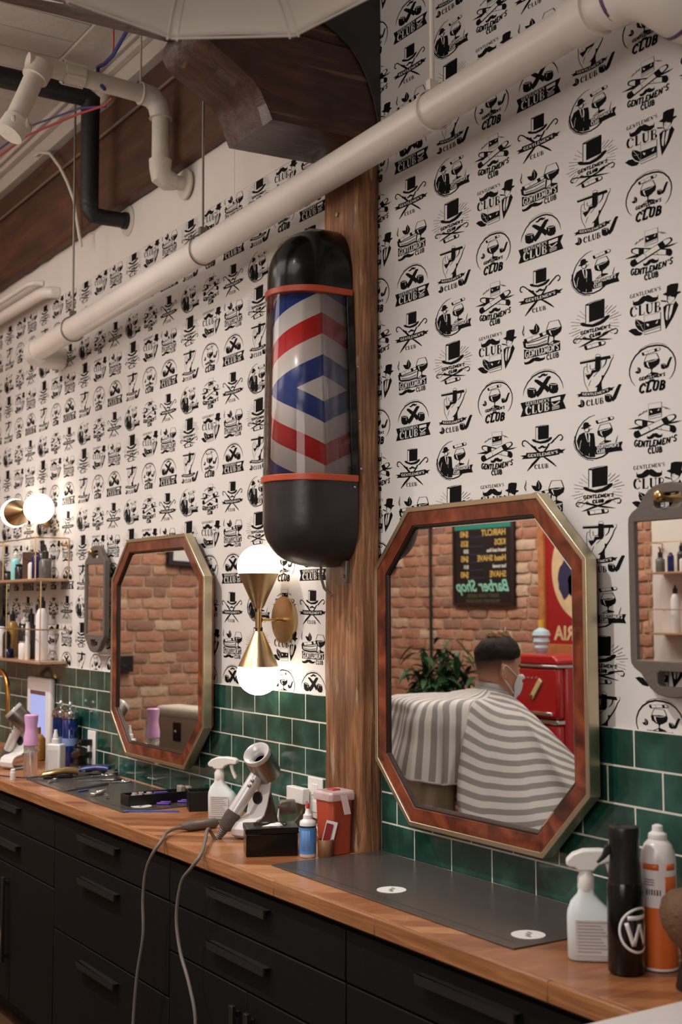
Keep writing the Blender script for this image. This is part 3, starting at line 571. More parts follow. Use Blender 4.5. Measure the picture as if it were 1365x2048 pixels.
# brick walls opposite (seen in the mirrors)
bricks = [mat('brick_%s' % n_, c_, .85, bump=.9, bscale=35, var=.14, vscale=9) for n_, c_ in (('orange', (178, 128, 102)), ('rust', (162, 113, 90)), ('tan', (184, 142, 116)), ('umber', (148, 112, 94)), ('pale', (196, 166, 140)))]
mortar = mat('mortar', (176, 152, 128), .95, bump=.8, bscale=50, var=.1)
def brickwall(name, label, O, ux, nrm, L, H, seed):
    rnd = random.Random(seed); O = V(*O); ux = V(*ux); nrm = V(*nrm); m = MB()
    def B(u, v, w_): return O+ux*u+V(0, 0, v)+nrm*w_
    m.add([B(0, 0, -.1), B(L, 0, -.1), B(L, H, -.1), B(0, H, -.1), B(0, 0, 0), B(L, 0, 0), B(L, H, 0), B(0, H, 0)], [(0, 1, 2, 3), (4, 5, 6, 7), (0, 1, 5, 4), (1, 2, 6, 5), (2, 3, 7, 6), (3, 0, 4, 7)], 5)
    z = 0; row = 0
    while z+.077 < H:
        u = -rnd.uniform(0, .2)
        while u < L:
            l = rnd.choice((.205, .215, .195, .1) if rnd.random() < .25 else (.21, .215, .205)); a = max(u, 0)+.006; c = min(u+l, L)-.004; u += l+.006
            if c-a < .03: continue
            mi = rnd.choices(range(5), (34, 26, 18, 14, 8))[0]; out = .012+rnd.uniform(-.004, .006); h = .062+rnd.uniform(-.005, .004); zz = z+rnd.uniform(0, .005); tw = rnd.uniform(-.004, .004)
            nx_, nz_ = 6, 3; vs = []; fs = []
            for j in range(nz_+1):
                for i in range(nx_+1):
                    uu = a+(c-a)*i/nx_; vv = zz+h*j/nz_; ed = (i in (0, nx_))+(j in (0, nz_)); q = B(uu, vv, 0)
                    dn = noise.noise(q*22)*.006; uu += noise.noise(q*17+V(5, 0, 0))*.006; vv += noise.noise(q*15+V(0, 9, 0))*.007
                    vs.append(B(uu, vv, (out+dn+tw*(i/nx_-.5)) if ed == 0 else (out*.72+dn if ed == 1 else out*.4)))
            n0 = len(vs)
            rim = [i for i in range(nx_+1)]+[j*(nx_+1)+nx_ for j in range(1, nz_+1)]+[nz_*(nx_+1)+i for i in range(nx_-1, -1, -1)]+[j*(nx_+1) for j in range(nz_-1, 0, -1)]
            for r_ in rim: vs.append(vs[r_]-nrm*.02)
            for j in range(nz_):
                for i in range(nx_): q0 = j*(nx_+1)+i; fs.append((q0, q0+1, q0+nx_+2, q0+nx_+1))
            for k in range(len(rim)): k2 = (k+1) % len(rim); fs.append((rim[k], n0+k, n0+k2, rim[k2]))
            m.add(vs, fs, mi)
        z += .077; row += 1
    o = m.build(name, bricks+[mortar], smooth=True, angle=50, merge=False); return struct(o, label)
brickwall('wall_left', 'brick end wall seen in the far octagonal mirror', (-4.6, -3.8, 0), (0, 1, 0), (1, 0, 0), 3.8, 3.7, 2)
brickwall('wall_front', 'brick wall opposite seen in the near octagonal mirror', (-4.6, -3.8, 0), (1, 0, 0), (0, 1, 0), 2.9, 3.7, 5)
b = MB(); b.box(-1.7, 5.3, -3.92, -3.8, 0, 3.7); struct(b.build('wall_front', board_paint), 'white plaster part of the opposite wall')
b = MB(); b.box(5.2, 5.32, -3.8, 0, 0, 3.7); struct(b.build('wall_right', white_paint), 'plain end wall behind the camera')
# ---------------------------------------------------------------- pipes and wires overhead
t = thing('drain_pipe', 'thick white plastic pipe running along the papered wall', 'pipe', (.2, -.15, 2.70))
def L_(p): return (p[0]-.2, p[1]+.15, p[2]-2.70)
A = (-1.53, -.15, 2.648); B_ = (1.93, -.15, 2.765)
b = MB(); b.tube([L_(A), L_(B_)], .0445, 28); b.build('straight_run', pvc, t, smooth=True)
b = MB(); b.tube([L_(p) for p in ((-1.50, -.15, 2.649), (-1.56, -.148, 2.647), (-1.60, -.13, 2.645), (-1.615, -.095, 2.643), (-1.617, -.004, 2.642))], [.052, .052, .053, .052, .050], 24); b.build('wall_elbow', pvc, t, smooth=True)
b = MB(); b.tube([L_(p) for p in ((1.80, -.15, 2.761), (1.865, -.15, 2.763))], .053, 28); b.build('coupling', pvc, t, smooth=True)
b = MB(); b.tube([L_(p) for p in ((1.90, -.15, 2.764), (1.96, -.15, 2.762), (2.0, -.138, 2.752), (2.02, -.11, 2.735), (2.025, -.07, 2.72), (2.025, -.004, 2.715))], [.055, .056, .062, .064, .062, .056], 28); b.build('wall_elbow', pvc, t, smooth=True)
b = MB(); b.tube([L_(p) for p in ((1.925, -.15, 2.765), (1.934, -.15, 2.765))], .0572, 28); b.tube([L_(p) for p in ((2.024, -.075, 2.722), (2.025, -.068, 2.7195))], .0635, 28); b.build('primer_ring', mat('purple_primer', (92, 62, 98), .5), t, smooth=True)
def hanger(x, m, r, label):
    zc = 2.648+(x+1.53)/3.46*.117
    t = thing('pipe_hanger', label, 'pipe hanger', (x, -.15, zc), group='rods carrying the thick white pipe')
    b = MB(); b.cyl((0, 0, .062), (0, 0, 3.70-zc), r); b.build('rod', m, t, smooth=True)
    b = MB(); b.tube([(0, .0495*math.sin(a), .0495*math.cos(a)) for a in [2*PI*k/24 for k in range(24)]], .003, 6, closed=True); b.box(-.008, .008, -.012, .012, .048, .075); b.build('clevis', m, t, smooth=True)
hanger(.06, steel_rod, .0042, 'grey rod with clamp holding the thick white pipe, middle one')
hanger(-1.11, steel_rod, .0045, 'grey rod with clamp at the far left end of the thick white pipe')
hanger(1.303, pvc, .006, 'white painted rod and clamp on the white pipe right of the post')
t = thing('vent_pipe', 'white cast pipe bending down into the wall above the wallpaper', 'pipe', (-.359, -.112, 3.2))
def L2(y, z, dx=0): return (dx, y+.112, z-3.2)
R0 = .031
b = MB(); b.tube([L2(-.60, 3.382), L2(-.44, 3.372), L2(-.16, 3.36)], R0, 20); b.build('top_run', oldpipe, t, smooth=True)
b = MB(); b.tube([L2(-.19, 3.362), L2(-.15, 3.358), L2(-.122, 3.335), L2(-.112, 3.295), L2(-.112, 3.285)], [.037, .039, .040, .038, .042], 20); b.build('upper_elbow', oldpipe, t, smooth=True)
b = MB(); b.tube([L2(-.112, 3.30), L2(-.112, 3.12)], R0, 20); b.build('drop_run', oldpipe, t, smooth=True)
b = MB(); b.tube([L2(-.112, 3.135), L2(-.112, 3.105), L2(-.108, 3.078), L2(-.085, 3.066), L2(-.055, 3.065)], [.041, .039, .040, .038, .030], 20); b.tube([L2(-.06, 3.065), L2(-.003, 3.065)], .025, 18); b.build('lower_elbow', oldpipe, t, smooth=True)
b = MB(); b.lathe([(.055, 0), (.055, .008), (.030, .012)], L2(-.010, 3.065), (0, -1, 0), 24); b.build('wall_flange', oldpipe, t, smooth=True)
b = MB()
b.tube([L2(-.475, 3.375), L2(-.405, 3.375)], .042, 16)
for k in range(6): a = k*PI/3; b.cyl(L2(-.475, 3.375+.04*math.cos(a), .04*math.sin(a)), L2(-.405, 3.375+.04*math.cos(a), .04*math.sin(a)), .006, n=8)
b.build('bolted_coupling', oldpipe, t, smooth=True)
b = MB(); b.tube([L2(-.565, 3.36), L2(-.60, 3.27), L2(-.645, 3.16)], .034, 18); b.tube([L2(-.55, 3.38), L2(-.575, 3.33)], .045, 18); b.tube([L2(-.63, 3.17), L2(-.66, 3.12)], .048, 18)
for k in range(6): a = k*PI/3; b.ellipsoid(L2(-.635+.045*math.cos(a), 3.155, .045*math.sin(a)), (.009, .009, .018), 8, 6)
b.build('branch', oldpipe, t, smooth=True)
b = MB(); b.cyl(L2(-.19, 3.40), L2(-.19, 3.70), .004); b.tube([L2(-.19, 3.362+.036*math.cos(a), .036*math.sin(a)) for a in [2*PI*k/20 for k in range(20)]], .005, 6, closed=True); b.build('strap', oldpipe, t, smooth=True)
t = thing('iron_pipe', 'black iron pipe dropping beside the white bent pipe', 'pipe', (-.903, -.166, 3.3))
b = MB(); b.tube([(0, -3.55, .245), (0, -.03, .243), (0, .0, .225), (0, 0, .19)], [.040, .040, .042, .038], 18); b.tube([(0, 0, .24), (0, 0, -.20)], .036, 18); b.build('drop_run', black_iron, t, smooth=True)
b = MB(); b.tube([(0, 0, -.17), (0, 0, -.205), (0, .02, -.228), (0, .06, -.228), (0, .15, -.226)], [.037, .036, .034, .030, .030], 18); b.tube([(0, .14, -.226), (0, .163, -.226)], .034, 18); b.build('wall_elbow', black_iron, t, smooth=True)
b = MB(); b.lathe([(.06, 0), (.06, .006), (.034, .008)], (0, .165, -.226), (0, -1, 0), 24); b.build('wall_plate', oldpipe, t, smooth=True)
b = MB(); b.tube([(-3.4, -.068, 3.452), (-.2, -.068, 3.444), (.6, -.068, 3.442)], .006, 8)
tag(b.build('conduit', steel_rod, smooth=True), 'thin grey conduit fixed along the dark timber', 'conduit')
b = MB(); b.tube([(-1.75, -.10, 3.58), (-1.68, -.10, 3.575), (-1.55, -.10, 3.53), (-1.42, -.10, 3.43), (-1.33, -.10, 3.34), (-1.275, -.09, 3.25), (-1.262, -.07, 3.10), (-1.26, -.06, 3.05)], .007, 8)
tag(b.build('flexible_cable', oldpipe, smooth=True), 'pale cable curving over the dark timber beside the black pipe', 'cable')
def wire(pts, r, col, name, label):
    b = MB(); b.tube(pts, r, 8); tag(b.build('wire', mat(name, col, .5), smooth=True), label, 'wire')
wire([(-.02, -.38, 3.42), (-.2, -.36, 3.40), (-.30, -.35, 3.41), (-.36, -.35, 3.42), (-.375, -.345, 3.39), (-.34, -.345, 3.35), (-.32, -.34, 3.33)], .007, (44, 46, 104), 'blue_wire', 'blue wire bundle looping above the white bent pipe')
wire([(-.10, -.40, 3.50), (-.17, -.37, 3.43), (-.20, -.36, 3.405)], .003, (176, 44, 40), 'red_wire', 'short red wire hanging under the timber beam')
wire([(-3.0, -.3, 3.42), (-1.7, -.3, 3.72-.18), (-1.2, -.3, 3.50), (-.65, -.3, 3.385), (-.46, -.28, 3.33)], .004, (58, 54, 100), 'violet_wire', 'long violet wire running left below the ceiling boards')
wire([(-3.0, -.31, 3.38), (-1.7, -.31, 3.50), (-1.2, -.31, 3.46), (-.65, -.31, 3.36), (-.44, -.29, 3.325), (-.40, -.28, 3.34)], .0045, (150, 50, 60), 'crimson_wire', 'long dark red wire running left below the ceiling boards')
b = MB(); b.tube([(-3.4, -.1, 3.37), (-2.2, -.1, 3.01), (-1.80, -.1, 2.89)], .001, 4) if False else None
b.tube([(-3.3, -.06, 2.96), (-1.78, -.06, 2.955), (-1.72, -.055, 2.952), (-1.69, -.03, 2.952), (-1.69, -.003, 2.952)], .026, 16); b.tube([(-3.3, -.055, 3.045), (-1.95, -.055, 3.04), (-1.90, -.04, 3.04), (-1.89, -.003, 3.04)], .012, 12)
tag(b.build('wall_pipe', pvc, smooth=True), 'white pipes running low on the wall at the far left', 'pipe')
# ---------------------------------------------------------------- pendant canopy shade at the top of the photo
t = thing('pendant_shade', 'large white panelled canopy lampshade hanging at the top edge', 'lampshade', (2.072, -1.129, 2.5))
shade_m = mat('shade_fabric', (226, 216, 206), .7, var=.02); NS = 8; Rr = .269; a0 = math.radians(122.6)
vs = []; fs = []; RG = [(1.0, 0), (.985, .008), (.9, .032), (.72, .067), (.5, .096), (.25, .114), (.05, .12)]
for rr, hh in RG:
    for k in range(NS):
        for q in range(4):
            a = a0+2*PI*k/NS; a_ = a0+2*PI*(k+1)/NS; f_ = q/4; x = math.cos(a)*(1-f_)+math.cos(a_)*f_; y = math.sin(a)*(1-f_)+math.sin(a_)*f_
            vs.append((x*Rr*rr, y*Rr*rr, hh+(.008*math.sin(PI*f_)*(1-abs(rr-.5))) ))
nn = NS*4
for i in range(len(RG)-1):
    for k in range(nn): fs.append((i*nn+k, i*nn+(k+1) % nn, (i+1)*nn+(k+1) % nn, (i+1)*nn+k))
MB().add(vs, fs).build('canopy', shade_m, t, smooth=True, solid=.003, angle=25)
for k in range(NS):
    a = a0+2*PI*k/NS
    for s_ in (-.008, .008):
        b = MB(); b.tube([(math.cos(a)*Rr*rr*.995-math.sin(a)*s_*rr, math.sin(a)*Rr*rr*.995+math.cos(a)*s_*rr, hh-.004) for rr, hh in RG], .0018, 6); b.build('rib_seam', shade_m, t, smooth=True)
b = MB(); b.tube([(math.cos(a0+2*PI*k/NS)*Rr, math.sin(a0+2*PI*k/NS)*Rr, 0) for k in range(NS)], .002, 6, closed=True); b.build('hem', shade_m, t, smooth=True)
b = MB(); b.cyl((0, 0, .11), (0, 0, 1.2), .004); b.lathe([(.03, 0), (.03, .03)], (0, 0, 1.17), n=16); b.build('cord', blackmatte, t, smooth=True)
# ---------------------------------------------------------------- octagonal mirrors
def plate(m, outer, holes, y0, y1, mi=None):
    """solid plate in the x-z plane with holes, between y0 and y1"""
    loops = [outer]+holes; tri = tessellate_polygon([[V(x, z, 0) for x, z in l] for l in loops]); P = [p for l in loops for p in l]; n = len(P)
    vs = [(x, y0, z) for x, z in P]+[(x, y1, z) for x, z in P]; fs = [tuple(t) for t in tri]+[tuple(n+i for i in t[::-1]) for t in tri]; o = 0
    for l in loops:
        k = len(l); fs += [(o+i, o+(i+1) % k, n+o+(i+1) % k, n+o+i) for i in range(k)]; o += k
    return m.add(vs, fs, mi)
def octo(d, h=.40, c=.15):
    H = h-d; K = c-.586*d
    return [(-H+K, -H), (H-K, -H), (H, -H+K), (H, H-K), (H-K, H), (-H+K, H), (-H, H-K), (-H, -H+K)]
def burl():
    m = bpy.data.materials.new('burl_wood'); m.use_nodes = True; nt = m.node_tree; b = nt.nodes['Principled BSDF']; tc = nt.nodes.new('ShaderNodeTexCoord')
    n = nt.nodes.new('ShaderNodeTexNoise'); n.inputs['Scale'].default_value = 11; n.inputs['Detail'].default_value = 8; n.inputs['Distortion'].default_value = 1.4; nt.links.new(tc.outputs['Object'], n.inputs[0])
    nt.links.new(ramp(nt, n.outputs['Fac'], [(.28, (44, 14, 8)), (.45, (92, 38, 20)), (.6, (122, 56, 30)), (.8, (146, 80, 46))]), b.inputs['Base Color'])
    b.inputs['Roughness'].default_value = .28; b.inputs['Coat Weight'].default_value = .4; return m
burl_m = burl(); dark_edge = mat('dark_rebate', (38, 18, 12), .4)
def wall_mirror(cx, label):
    t = thing('octagonal_mirror', label, 'mirror', (cx, 0, 1.402), group=None)
    b = MB(); plate(b, octo(0), [octo(.0125)], -.064, -.033); b.build('metal_edge', champagne, t, bevel=.0015)
    b = MB(); plate(b, octo(.0125), [octo(.047)], -.061, -.02); b.build('wood_frame', burl_m, t, bevel=.001)
    b = MB(); plate(b, octo(.047), [octo(.0505)], -.058, -.02); b.build('inner_rebate', dark_edge, t)
    b = MB(); A = octo(.0505); B = octo(.058); vs = [(x, -.0495, z) for x, z in A]+[(x, -.0515, z) for x, z in B]+[(x, -.0515, z) for x, z in B]+[(x, -.046, z) for x, z in A]
    fs = [(i, (i+1) % 8, 8+(i+1) % 8, 8+i) for i in range(8)]+[tuple(range(8, 16)), tuple(range(24, 32))]+[(i, (i+1) % 8, 24+(i+1) % 8, 24+i) for i in range(8)]
    b.add(vs[:16]+vs[24:], [(i, (i+1) % 8, 8+(i+1) % 8, 8+i) for i in range(8)]+[tuple(range(8, 16)), tuple(range(16, 24))]+[(i, (i+1) % 8, 16+(i+1) % 8, 16+i) for i in range(8)]); b.build('mirror_glass', mirror_glass, t)
    b = MB(); b.box(-.3, .3, -.034, -.001, -.25, .25); b.build('backing', blackmatte, t)
wall_mirror(1.314, 'octagonal mirror right of the post reflecting a client in a striped cape')
wall_mirror(-.492, 'octagonal mirror left of the post reflecting bare brick and a cream chair')
# ---------------------------------------------------------------- hand mirrors on hooks
hm_m = mat('taupe_rubber', (92, 82, 76), .55, bump=.1, bscale=80)
def hand_mirror(cx, label, tilt=0):
    t = thing('hand_mirror', label, 'hand mirror', (cx, -.035, 1.583), tilt, 'rectangular hand mirrors hung on the wallpaper')
    def half(s): return [(.012*s, .2125), (.036*s, .208), (.055*s, .197), (.068*s, .183), (.080*s, .168), (.098*s, .158), (.107*s, .148), (.1085*s, .135)]
    top = half(-1)[::-1]+half(1); bot = [(x, -z) for x, z in top][::-1]; out = top+bot
    hole = [(-.036, .168), (-.036, .186), (-.030, .192), (.030, .192), (.036, .186), (.036, .168), (.030, .162), (-.030, .162)]
    b = MB(); plate(b, out, [hole, [(x, -z) for x, z in hole], [(-.091, -.142), (-.091, .138), (.091, .138), (.091, -.142)]], -.013, .009); b.build('frame', hm_m, t, bevel=.005, segs=3)
    b = MB(); b.box(-.093, .093, -.007, -.001, -.144, .140); b.build('mirror_glass', mirror_glass, t)
    b = MB(); b.tube([(-.012, .034, .185), (-.012, .0, .183), (-.012, -.022, .186)], [.0095, .009, .0095], 14); b.ellipsoid((-.012, -.025, .1865), (.013, .008, .013)); b.build('hook', brass_plain, t, smooth=True)
hand_mirror(1.93, 'grey framed hand mirror hanging at the right edge of the photo')
hand_mirror(-1.105, 'narrow looking grey framed hand mirror between gold shelf and octagonal mirror')
hand_mirror(-2.44, 'grey framed hand mirror at the far left edge beside the gold shelf')
# ---------------------------------------------------------------- barber pole
def dsec(R, xc, yb=-.078, yc=-.165, n=20, sx=1, sy=1):
    p = [(xc+R, yb), (xc+R, (yb+yc)/2), (xc+R, yc)]+[(xc+R*math.cos(-PI*i/n), yc+R*math.sin(-PI*i/n)) for i in range(1, n)]+[(xc-R, yc), (xc-R, (yb+yc)/2), (xc-R, yb)]
    return [(xc+(x-xc)*sx, yb+(y-yb)*sy) for x, y in p]
def loft(m, rings, mi=None, capa=True, capb=True, closed=True):
    n = len(rings[0][0]); vs = [(x, y, z) for r_, z in rings for x, y in r_]; fs = []
    for i in range(len(rings)-1):
        for k in range(n if closed else n-1): fs.append((i*n+k, i*n+(k+1) % n, (i+1)*n+(k+1) % n, (i+1)*n+k))
    if capa: fs.append(tuple(range(n))[::-1])
    if capb: fs.append(tuple((len(rings)-1)*n+k for k in range(n)))
    return m.add(vs, fs, mi)
def stripes(name, fade):
    m = bpy.data.materials.new(name); m.use_nodes = True; nt = m.node_tree; b = nt.nodes['Principled BSDF']
    at = nt.nodes.new('ShaderNodeUVMap'); sp = nt.nodes.new('ShaderNodeSeparateXYZ'); nt.links.new(at.outputs[0], sp.inputs[0])
    def mt(op, a, c):
        n = nt.nodes.new('ShaderNodeMath'); n.operation = op
        for i, x in enumerate((a, c)):
            if x is None: continue
            if isinstance(x, (int, float)): n.inputs[i].default_value = x
            else: nt.links.new(x, n.inputs[i])
        return n.outputs[0]
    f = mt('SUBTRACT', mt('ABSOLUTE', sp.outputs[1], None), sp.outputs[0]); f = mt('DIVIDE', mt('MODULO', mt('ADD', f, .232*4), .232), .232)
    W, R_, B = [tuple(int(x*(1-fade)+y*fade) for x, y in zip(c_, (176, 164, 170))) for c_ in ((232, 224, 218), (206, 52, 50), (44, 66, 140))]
    r = nt.nodes.new('ShaderNodeValToRGB'); r.color_ramp.interpolation = 'CONSTANT'; e = r.color_ramp.elements
    while len(e) < 4: e.new(.5)
    for i, (p, c_) in enumerate(((0, W), (.25, R_), (.5, W), (.75, B))): e[i].position = p; e[i].color = lin(c_)
    nt.links.new(f, r.inputs[0]); nt.links.new(r.outputs[0], b.inputs['Base Color']); b.inputs['Roughness'].default_value = .22 if not fade else .15; return m
clear = bpy.data.materials.new('clear_cover'); clear.use_nodes = True; nt = clear.node_tree; nt.nodes.remove(nt.nodes['Principled BSDF'])
fr = nt.nodes.new('ShaderNodeFresnel'); fr.inputs[0].default_value = 1.45; tr = nt.nodes.new('ShaderNodeBsdfTransparent'); tr.inputs[0].default_value = (.93, .92, .91, 1); gl = nt.nodes.new('ShaderNodeBsdfGlossy'); gl.inputs['Roughness'].default_value = .06; ms = nt.nodes.new('ShaderNodeMixShader')
nt.links.new(fr.outputs[0], ms.inputs[0]); nt.links.new(tr.outputs[0], ms.inputs[1]); nt.links.new(gl.outputs[0], ms.inputs[2]); nt.links.new(ms.outputs[0], nt.nodes['Material Output'].inputs[0])
t = thing('barber_pole', 'large wall mounted barber pole with red, white and blue stripes and black caps', 'barber pole', (.75, -.078, 1.89))
def OL(rings): return [([(x-.75, y+.078) for x, y in r_], z-1.89) for r_, z in rings]
RB, XB, RT, XT = .121, .739, .1065, .7295
def at(z): u = (z-1.892)/.507; return RB+(RT-RB)*u, XB+(XT-XB)*u
rg = []
for i in range(15):
    a = i/14*PI/2; q = .001+.999*math.sin(a)**(2/2.6); zz = 1.80-.142*math.cos(a)**(2/2.6) if i < 14 else 1.80
    rg.append((dsec(RB*1.0, XB, sx=q, sy=max(.3, q**.8) if i > 0 else .3), zz))
rg.append((dsec(RB*1.005, XB), 1.885)); b = MB(); loft(b, OL(rg)); b.build('lower_cap', mat('worn_black_metal', (50, 46, 47), .36, .35, bump=.06, bscale=60, var=.2, vscale=12), t, smooth=True)
rg = [(dsec(RT*.985, XT), 2.412)]
for i in range(13):
    a = i/12*PI/2; q = max(.001, math.cos(a)**(2/2.2)); rg.append((dsec(RT*.985, XT, sx=q, sy=max(.45, q**.8) if i < 12 else .45), 2.44+.16*math.sin(a)**(2/2.2)))
b = MB(); loft(b, OL(rg)); b.build('upper_cap', gloss_black, t, smooth=True)
orange = mat('orange_enamel', (176, 70, 40), .4)
for z0, z1, k, nm in ((1.884, 1.902, 1.045, 'lower_ring'), (2.396, 2.414, 1.045, 'upper_ring')):
    R_, X_ = at((z0+z1)/2); b = MB(); loft(b, OL([(dsec(R_*k, X_), z0), (dsec(R_*k, X_), z1)])); b.build(nm, orange, t, bevel=.002)
def stripe_sheet(name, m_, pts_lo, pts_hi, us):
    z0, z1 = 1.902, 2.396; me = bpy.data.meshes.new(name); n = len(us); NZ = 2
    vs = [(a[0]-.75, a[1]+.078, z0-1.89) for a in pts_lo]+[(a[0]-.75, a[1]+.078, z1-1.89) for a in pts_hi]
    me.from_pydata(vs, [], [(i, i+1, n+i+1, n+i) for i in range(n-1)]); uv = me.uv_layers.new(name='UVMap'); zc = 2.135
    vv = [(u, z0-zc) for u in us]+[(u, z1-zc) for u in us]
    for l in me.loops: uv.data[l.index].uv = vv[l.vertex_index]
    me.materials.append(m_); me.polygons.foreach_set('use_smooth', [True]*len(me.polygons)); o = bpy.data.objects.new(name, me); C.objects.link(o); o.parent = t
    s = o.modifiers.new('s', 'SOLIDIFY'); s.thickness = .0015; return o
K = .00078; NS_ = 36
def arcpts(R, X): return [(X+R*math.cos(math.radians(-180+180*i/NS_)), -.165+R*math.sin(math.radians(-180+180*i/NS_))) for i in range(NS_+1)]
stripe_sheet('striped_drum', stripes('pole_stripes', 0), arcpts(RB-.020, XB), arcpts(RT-.020, XT), [K*(-180+180*i/NS_+121) for i in range(NS_+1)])
stripe_sheet('painted_reflection_panel', stripes('pole_stripes_reflection', .55), [(XB+RB-.020, -.165), (XB+RB-.012, -.155), (XB+RB-.010, -.08)], [(XT+RT-.020, -.165), (XT+RT-.012, -.155), (XT+RT-.010, -.08)], [K*119, K*110, K*64])  # drum's reflection painted on the panel as faded, turned-back stripes
b = MB(); loft(b, OL([(dsec(RB, XB), 1.902), (dsec(RT, XT), 2.396)]), capa=False, capb=False, closed=False); b.build('clear_cover', clear, t, smooth=True)
b = MB(); loft(b, OL([([(XB-RB*.9, -.16), (XB-RB*.9, -.079), (XB+RB*.85, -.079), (XB+RB*.85, -.1)], 1.902), ([(XT-RT*.9, -.16), (XT-RT*.9, -.079), (XT+RT*.85, -.079), (XT+RT*.85, -.1)], 2.396)])); b.build('inner_back', whiteplastic, t)
for s_ in (1, -1):
    b = MB(); b.add([((XB+s_*RB)+dx*s_-.75, y+.078, 1.900-1.89) for dx, y in ((-.002, -.098), (.004, -.098), (.004, -.078), (-.002, -.078))]+[((XT+s_*RT)+dx*s_-.75, y+.078, 2.398-1.89) for dx, y in ((-.002, -.098), (.004, -.098), (.004, -.078), (-.002, -.078))], [(0, 1, 2, 3), (4, 5, 6, 7), (0, 1, 5, 4), (1, 2, 6, 5), (2, 3, 7, 6), (3, 0, 4, 7)]); b.build('side_rail', gloss_black, t, bevel=.001)
for z in (1.92, 2.05, 2.2, 2.37, 1.87):
    R_, X_ = at(z); b = MB(); b.ellipsoid((X_+R_+.004-.75 if z > 1.9 else X_+R_-.75, .010 if z > 1.9 else -.01, z-1.89), (.002, .0035, .0035), 10, 6); b.build('screw', steel, t, smooth=True)
b = MB(); b.box(.045, .068, -.012, -.001, -.275, -.215); b.cyl((.056, -.012, -.258), (.056, -.016, -.258), .0055, n=12); b.build('mounting_tab', steel_rod, t, bevel=.002)
b = MB(); b.tube([(-.03, -.03, -.215), (-.034, -.03, -.255), (-.03, -.02, -.29), (-.015, -.005, -.31)], .004, 8); b.build('power_lead', steel_rod, t, smooth=True)
# ---------------------------------------------------------------- sconces
def sconce(loc, horiz, label):
    t = thing('wall_sconce', label, 'wall lamp', loc, 0, 'brass double cone wall lamps')
    R = Matrix.Rotation(PI/2, 3, 'Y') if horiz else Matrix.Identity(3)
    def T(x, y, z): return R @ V(x, y, z)
    ax = R @ V(0, 0, 1)
    b = MB(); b.lathe([(.001, .0), (.070, 0), (.071, -.003), (.071, -.011), (.068, -.0125), (.001, -.0135)][::-1], (0, 0, 0), (0, 1, 0), 48); b.build('back_plate', brass, t, smooth=True, angle=30)
    b = MB(); b.cyl((0, -.013, 0), (0, -.085, 0), .0045); b.cyl((0, -.013, 0), (0, -.036, 0), .0075); b.cyl((0, -.072, 0), (0, -.085, 0), .0075); b.build('arm', brass_plain, t, smooth=True)
    b = MB(); b.cyl(T(0, -.095, -.06), T(0, -.095, .06), .0055); b.cyl(T(0, -.095, -.024), T(0, -.095, .024), .010); b.build('stem', brass_plain, t, smooth=True)
    for s_ in (1, -1):
        b = MB(); b.lathe([(.0, .034), (.013, .034), (.0145, .036), (.0615, .139), (.0605, .1395), (.0, .125)], (0, -.095, 0), ax*s_, 56); c_ = b.build('cone', brass, t, smooth=True, angle=30)
        pr = [(.0595, .1385)]+[(.0645*math.cos(a), .160+.0645*math.sin(a)) for a in [math.radians(-20+110*i/14) for i in range(15)]]
        b = MB(); b.lathe([(max(r_, .0005), z) for r_, z in pr], (0, -.095, 0), ax*s_, 40); b.build('globe', glow, t, smooth=True, angle=180)
sconce((.340, -.0005, 1.511), False, 'upright brass double cone lamp with two glowing globes beside the post')
sconce((-1.80, -.0005, 1.978), True, 'sideways brass lamp with glowing globe above the gold shelf, far left')
# ---------------------------------------------------------------- countertop and cabinets
def chevron():
    m = bpy.data.materials.new('butcher_block'); m.use_nodes = True; nt = m.node_tree; b = nt.nodes['Principled BSDF']; N = nt.nodes.new; L = nt.links.new
    tc = N('ShaderNodeTexCoord'); sp = N('ShaderNodeSeparateXYZ'); L(tc.outputs['Object'], sp.inputs[0])
    def mt(op, a, c=None):
        n = N('ShaderNodeMath'); n.operation = op
        for i, x in enumerate((a, c)):
            if x is None: continue
            if isinstance(x, (int, float)): n.inputs[i].default_value = x
            else: L(x, n.inputs[i])
        return n.outputs[0]
    yy = mt('ABSOLUTE', mt('SUBTRACT', mt('MODULO', mt('ADD', sp.outputs[1], 3.0), .46), .23)); s = mt('ADD', sp.outputs[0], mt('MULTIPLY', yy, .9))
    idx = mt('FLOOR', mt('DIVIDE', s, .062)); side = mt('FLOOR', mt('DIVIDE', mt('ADD', sp.outputs[1], 3.0), .23))
    cb = N('ShaderNodeCombineXYZ'); L(idx, cb.inputs[0]); L(side, cb.inputs[1]); wn = N('ShaderNodeTexWhiteNoise'); L(cb.outputs[0], wn.inputs[0])
    rot = N('ShaderNodeMapping'); rot.inputs['Rotation'].default_value = (0, 0, .75); rot.inputs['Scale'].default_value = (40, 4, 40); L(tc.outputs['Object'], rot.inputs[0])
    n = N('ShaderNodeTexNoise'); n.inputs['Scale'].default_value = 1.5; n.inputs['Detail'].default_value = 8; L(rot.outputs[0], n.inputs[0])
    f = mt('ADD', mt('MULTIPLY', wn.outputs[0], .55), mt('MULTIPLY', n.outputs[0], .55))
    L(ramp(nt, f, [(.12, (92, 50, 28)), (.4, (138, 84, 50)), (.65, (166, 108, 68)), (.95, (190, 138, 94))]), b.inputs['Base Color']); b.inputs['Roughness'].default_value = .34; b.inputs['Coat Weight'].default_value = .15
    return m
edge_w = wood('edge_wood', (110, 66, 38), (150, 98, 60), (180, 128, 84), (1.5, 30, 30), 3, .4, .1)
t = thing('countertop', 'long butcher block wooden counter running under the tiles', 'countertop', (-.65, -.21, .862))
b = MB(); b.box(-2.83, 2.838, -.200, .2095, 0, .038); b.build('slab', chevron(), t, bevel=.001)
b = MB()
rnd = random.Random(4); x = -2.83
